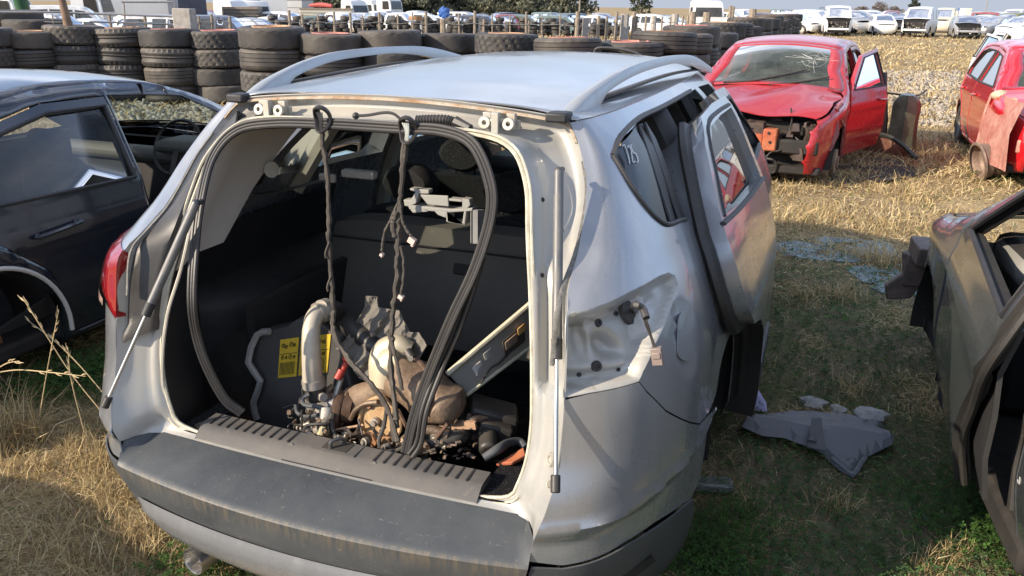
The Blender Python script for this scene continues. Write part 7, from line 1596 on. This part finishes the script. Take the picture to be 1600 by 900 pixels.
far = [
 (1238, 58, 'hatch', m_white, 60, 'white hatchback half hidden by the end of the running tyre wall', GR), (1258, 66, 'sedan', m_fsilver, 10, 'silver sedan with dark windscreen just right of the running tyre wall', GR),
 (1276, 60, 'suv', m_white, 50, 'white suv turned sideways behind the red hatchback roof', GR), (1306, 56, 'van_nf', m_white, 4, 'white noseless minivan directly above the open red car door', GR),
 (1296, 76, 'van', m_blue, 12, 'dark van behind the white noseless minivan', GR), (1334, 62, 'suv', m_fsilver, 25, 'grey suv between white noseless minivan and the white pair', GR),
 (1358, 66, 'suv', m_white, 28, 'white suv standing just behind the white hatchback with a white bumper', GR), (1378, 60, 'hatch', m_white, 10, 'white hatchback with white bumper facing us in the middle of the right row', GR),
 (1405, 70, 'sedan_nf', m_blue, -8, 'dark sedan without nose left of the roof racked white minivan', GR), (1437, 58, 'van_nf', m_white, -8, 'tall white noseless minivan right below the cone shaped tree', GR),
 (1474, 72, 'van', m_cream, -6, 'cream van shell right of the tall white noseless minivan', GR), (1508, 57, 'hatch_nf', m_fsilver, 8, 'silver noseless hatchback left of the far right silver sedan', GR),
 (1535, 74, 'hatch', m_white, -20, 'white hatchback behind the silver noseless hatchback', GR), (1554, 62, 'sedan', m_fsilver, -28, 'silver sedan with a dark van shell standing behind it', GR),
 (1553, 82, 'suv', m_maroon, 70, 'dark maroon suv shell behind the far right silver sedan', GR), (1578, 64, 'suv', m_olive, -30, 'olive green suv above the roof of the right red car', GR),
 (1598, 60, 'hatch', m_white, -35, 'white hatchback cut by the right edge of the picture', GR), (1586, 84, 'van', m_white, -20, 'white van behind the olive green suv', GR)]
back = [(1226, 'hatch', m_white), (1246, 'suv', m_fsilver), (1264, 'canopy', m_white), (1284, 'sedan', m_white), (1316, 'suv', m_teal), (1345, 'canopy', m_white), (1366, 'sedan', m_fsilver), (1392, 'suv', m_maroon), (1416, 'hatch', m_white), (1455, 'suv', m_blue), (1490, 'canopy', m_white), (1520, 'sedan', m_fsilver), (1566, 'canopy', m_white), (1592, 'sedan', m_teal)]
cn = {m_white.name: 'white', m_fsilver.name: 'silver', m_teal.name: 'grey green', m_maroon.name: 'maroon', m_blue.name: 'dark blue'}
kn = {'hatch': 'hatchback', 'suv': 'suv', 'canopy': 'canopy pickup', 'sedan': 'sedan'}
for i, (px, k, m_) in enumerate(back):
    far.append((px, 96+7*math.sin(i*2.1), k, m_, random.uniform(-60, 60), f'{cn[m_.name]} {kn[k]}, {ORD[i]} from the left in the hindmost row at right', GR))
ro = random.Random(5)
for i in range(26):
    k = ro.choice(('hatch', 'suv', 'canopy', 'sedan')); m_ = ro.choice((m_white, m_white, m_white, m_fsilver, m_blue, m_teal))
    far.append((1222+i*15.2+ro.uniform(-4, 4), 124+8*math.sin(i*1.3), k, m_, ro.uniform(-80, 80), f'{cn[m_.name]} {kn[k]}, {ORD[i]} from the left in the thin farthest row', GR))
for i in range(24):
    k = ro.choice(('hatch', 'suv', 'canopy', 'sedan', 'hatch', 'sedan')); m_ = ro.choice((m_white, m_white, m_fsilver, m_blue, m_teal))
    far.append((425+i*27+ro.uniform(-7, 7), 84+6*math.sin(i*1.7), k, m_, ro.uniform(-80, 80), f'{cn[m_.name]} {kn[k]}, {ORD[i]} from the left in the second row beyond the tyre pile', GL+' farther back'))
left = [
 (74, 47, 'pickup', m_fsilver, 55, 'silver pickup behind the green pole and brown log post', GL), (8, 50, 'suv', m_white, 70, 'white suv at the left edge behind the big dark tyre', GL), (110, 58, 'van', m_white, 80, 'white van with square side windows behind the brown log post', GL),
 (150, 50, 'sedan_nf', m_white, 62, 'stripped white sedan behind the pipe frame, left of the silver hatchback', GL), (200, 52, 'hatch_nf', m_fsilver, -30, 'stripped silver hatchback in the scrap behind the pipe frame', GL),
 (262, 44, 'canopy', m_fsilver, 62, 'pale silver pickup with canopy left of the thick sleeper post', GL), (336, 44, 'canopy', m_blue, 64, 'deep blue pickup with canopy right of the thick sleeper post', GL), (330, 72, 'pickup', m_maroon, 40, 'maroon pickup behind the deep blue one', GL),
 (312, 66, 'pickup', m_white, 30, 'white pickup between deep blue canopy pickup and white flatbed truck', GL), (402, 52, 'hatch', m_fsilver, 40, 'bare silver hatchback right of the leaning fence stays', GL), (428, 60, 'sedan', m_cream, 30, 'cream sedan left of the tall brown fence post', GL), (452, 66, 'suv', m_white, 60, 'white suv behind the left end of the car tyre pile', GL),
 (500, 62, 'sedan', m_teal, 82, 'grey green sedan behind the tyre pile under the cream plank load', GL), (541, 62, 'suv', m_white, 30, 'white suv shell behind the tyre pile left of the two truck cabs', GL), (580, 63, 'sedan', m_fsilver, 75, 'silver sedan behind the tyre pile below the truck cabs', GL), (618, 62, 'pickup', m_white, 65, 'white pickup behind the tyre pile right of the truck cabs', GL),
 (655, 64, 'canopy', m_white, 85, 'white canopy pickup behind the rusty drum', GL), (690, 66, 'hatch', m_white, 70, 'white hatchback under the bright blue cover', GL), (722, 62, 'sedan', m_white, 80, 'long white sedan between blue cover and dark blue minivan', GL), (759, 56, 'suv', m_blue, 70, 'dark blue rounded suv standing highest behind the tyre pile', GL),
 (789, 60, 'pickup', m_maroon, 10, 'maroon pickup cab between dark blue suv and grey green estate', GL), (822, 60, 'suv', m_teal, 80, 'grey green estate behind the tyre pile, right of the maroon pickup', GL), (858, 66, 'hatch', m_white, 40, 'white hatchback roof behind the tyre pile before the right grey suv', GL), (880, 58, 'suv', m_teal, 75, 'grey green suv at the right end of the car tyre pile', GL),
 (926, 62, 'pickup', m_white, 60, 'white pickup shell right of the tall dead pole', GL), (958, 64, 'sedan', m_cream, 80, 'cream sedan behind the fence left of the small young tree', GL), (1000, 66, 'hatch', m_white, 70, 'white hatchback at the foot of the small young tree', GL), (1028, 62, 'suv', m_white, 75, 'white suv right of the small young tree', GL), (1050, 74, 'sedan', m_fsilver, 60, 'silver sedan behind the thin posts right of the young tree', GL),
 (1198, 66, 'sedan', m_blue, 60, 'dark sedan behind the far bend of the tyre wall', GL), (1145, 80, 'hatch', m_cream, 60, 'cream hatchback behind the posts of the far tyre wall', GL), (1165, 84, 'suv', m_white, 20, 'white suv just left of the dark sedan at the far bend', GL)]
for a in left+far: far_car(*a)
# trucks, boxes and loads
def truck_cab(px, d, m_, face, label, h=2.9, w_=2.3, L=1.9, sleeper=True):
    xy = D(px, d); brg = math.atan2(xy[0]-CAM[0], xy[1]-CAM[1]); root = empty('truck_cab', (xy[0], xy[1], float(gz(*xy))), math.pi-brg+R_(face)); tag(root, label, 'truck', 'white truck cabs')
    b = MB(); rows = []
    for y, z0, z1, k in ((L/2, .9, h*.55, 1.0), (L/2-.12, .85, h*.80, 1.0), (L/2-.45, .8, h*.97, .97), (0, .8, h, .96), (-L/2, .8, h, .96)):
        rows.append([(-w_/2*k, y, z0), (-w_/2*k, y, z0+(z1-z0)*.5), (-w_/2*k*.96, y, z1-.1), (-w_/2*k*.8, y, z1), (w_/2*k*.8, y, z1), (w_/2*k*.96, y, z1-.1), (w_/2*k, y, z0+(z1-z0)*.5), (w_/2*k, y, z0)])
    A = np.array(rows); b.grid(A); b.add(A[0], [tuple(range(8))]); b.add(A[-1], [tuple(range(7, -1, -1))]); bevel(b.build('cab', m_, root, True, 40), .05)
    b = MB(); b.add([(-w_*.42, L/2+.02, h*.55), (w_*.42, L/2+.02, h*.55), (w_*.40, L/2-.13, h*.80), (-w_*.40, L/2-.13, h*.80)], [(0, 1, 2, 3)]); solid(b.build('windscreen', m_farglass, root), .02)
    for s in (1, -1):
        b = MB(); b.add([(s*(w_/2+.01), L/2-.25, h*.55), (s*(w_/2+.01), -.15, h*.55), (s*(w_/2-.02), -.15, h*.80), (s*(w_/2-.02), L/2-.35, h*.80)], [(0, 1, 2, 3)]); solid(b.build('side_window', m_blackmat, root), .015)
        for yy in (L/2-.5, -2.2):
            t = MB(); t.lathe([(.3, -.15), (.46, -.15), (.5, -.1), (.5, .1), (.46, .15), (.3, .15)], 22, (s*(w_/2-.2), yy, .5), roty(R_(90))); t.build('wheel', m_rubber2, root)
    b = MB(); b.box((-w_/2+.05, L/2-.05, .45), (w_/2-.05, L/2+.12, .85)); bevel(b.build('bumper', m_, root), .04); b = MB(); b.box((-.45, -3.2, .6), (.45, L/2-.2, .85)); b.build('chassis', m_dsteel, root); return root
for a in ((150, 62, m_white, 70, 'white truck cab beside the white van behind the third and fourth tyre stacks', 3.0), (556, 92, m_white, 40, 'white truck cab with grey back, left of the two white tractor cabs', 2.7), (585, 96, m_white, 50, 'left of the two white tractor cabs under the gum trees', 2.8), (610, 94, m_white, 55, 'right and taller of the two white tractor cabs under the gum trees', 3.3), (366, 70, m_white, 55, 'white flatbed truck cab in front of a dark slatted rack', 2.5), (400, 78, m_white, 20, 'stripped white truck cab left of the white box trailer', 2.5), (1102, 64, m_white, 10, 'white truck cab seen end on at the far right of the post fence', 2.5), (20, 64, m_white, 60, 'white truck cab behind the green pole at far left', 2.8)): truck_cab(*a)
def block(name, px, d, L, w_, z0, z1, face, m_, label, cat, ribs=0, m2=None, group=None):
    xy = D(px, d); brg = math.atan2(xy[0]-CAM[0], xy[1]-CAM[1]); root = empty(name, (xy[0], xy[1], float(gz(*xy))), math.pi-brg+R_(face)); tag(root, label, cat, group)
    b = MB(); b.box((-w_/2, -L/2, z0), (w_/2, L/2, z1)); bevel(b.build('box_body', m_, root), .04)
    b = MB(); b.box((-w_/2-.02, -L/2-.02, z0-.12), (w_/2+.02, L/2+.02, z0)); b.box((-w_/2-.015, -L/2-.015, z1-.10), (w_/2+.015, L/2+.015, z1+.02)); b.build('frame_rail', m2 or m_dsteel, root)
    for k in range(ribs):
        b = MB(); zz = z0+(z1-z0)*(k+.5)/ribs; b.box((-w_/2-.03, -L/2-.03, zz-.02), (w_/2+.03, L/2+.03, zz+.02)); b.build('rib', m2 or m_wood, root)
    if z0 > .5:
        for s in (1, -1):
            for yy in (-L*.3, -L*.3+1.1):
                t = MB(); t.lathe([(.3, -.15), (.46, -.15), (.5, -.1), (.5, .1), (.46, .15), (.3, .15)], 20, (s*(w_/2-.2), yy, .5), roty(R_(90))); t.build('wheel', m_rubber2, root)
    return root
block('box_trailer', 431, 82, 2.6, 2.3, .9, 3.2, 0, m_white, 'plain white box trailer body left of the cream plank load', 'trailer', 0, None)
block('grey_trailer', 462, 86, 3.0, 2.2, .9, 2.9, 60, m_fsilver, 'grey tarpaulin trailer right of the plain white box trailer', 'trailer', 3, m_dsteel)
block('plank_trailer', 512, 80, 4.6, 2.2, .9, 1.9, 85, m_cream, 'low trailer loaded with cream planks under the gum trees', 'trailer', 4, m_wood)
block('white_caravan', 246, 66, 6.0, 2.3, .6, 3.1, 85, m_white, 'long white caravan body above the pale silver canopy pickup', 'caravan', 0, m_white)
block('dark_container', 296, 64, 2.0, 2.0, .3, 2.9, 20, m_blue, 'dark blue box right of the long white caravan', 'box', 0, m_blue)
block('slatted_rack', 382, 66, 2.4, 2.0, .9, 2.0, 80, m_dsteel, 'dark slatted truck rack right of the white flatbed cab', 'rack', 5, m_wood)
block('white_shed', 186, 72, 3.0, 2.5, .3, 3.0, 10, m_white, 'white box body between white truck cab and long caravan', 'box', 0, m_white)
xy = D(694, 67); b = MB(); b.sphere((xy[0], xy[1], 1.75+float(gz(*xy))), .5, 12, 8, (.95, .8, .8)); rgc = np.random.default_rng(6); b.V = [b.V[0]+rgc.normal(0, .06, b.V[0].shape)]; tag(b.build('blue_cover', m_bblue, None, False), 'bright blue plastic cover bulging above the white hatchback', 'cover')
for i, (px, m_, lb) in enumerate(((1491, m_bblue, 'blue box in the row of blocks right of the cream van shell'), (1499, m_white, 'white box between the blue and beige ones at right'), (1508, m_cream, 'beige box at the right end of the three stacked boxes'))):
    block('stacked_box', px, 88, .7, .62, 1.05, 2.0, 0, m_, lb, 'box', 0, m_, 'boxes above the right row')
for i, (px, lb) in enumerate(((1431, 'left roof lamp of the tall white noseless minivan'), (1438, 'middle roof lamp of the tall white noseless minivan'), (1446, 'right roof lamp of the tall white noseless minivan'))): pass
# red and white tarpaulin bundle on the plank trailer
xy = D(503, 80); b = MB(); b.tube([(xy[0]-1.2, xy[1], 1.50), (xy[0], xy[1]+.1, 1.58), (xy[0]+1.2, xy[1], 1.48)], [.12, .22, .15], 8, 4); tag(b.build('red_bundle', plain('red_tarp', (.42, .08, .07), .7)), 'red bundle lying on the cream plank load', 'bundle')
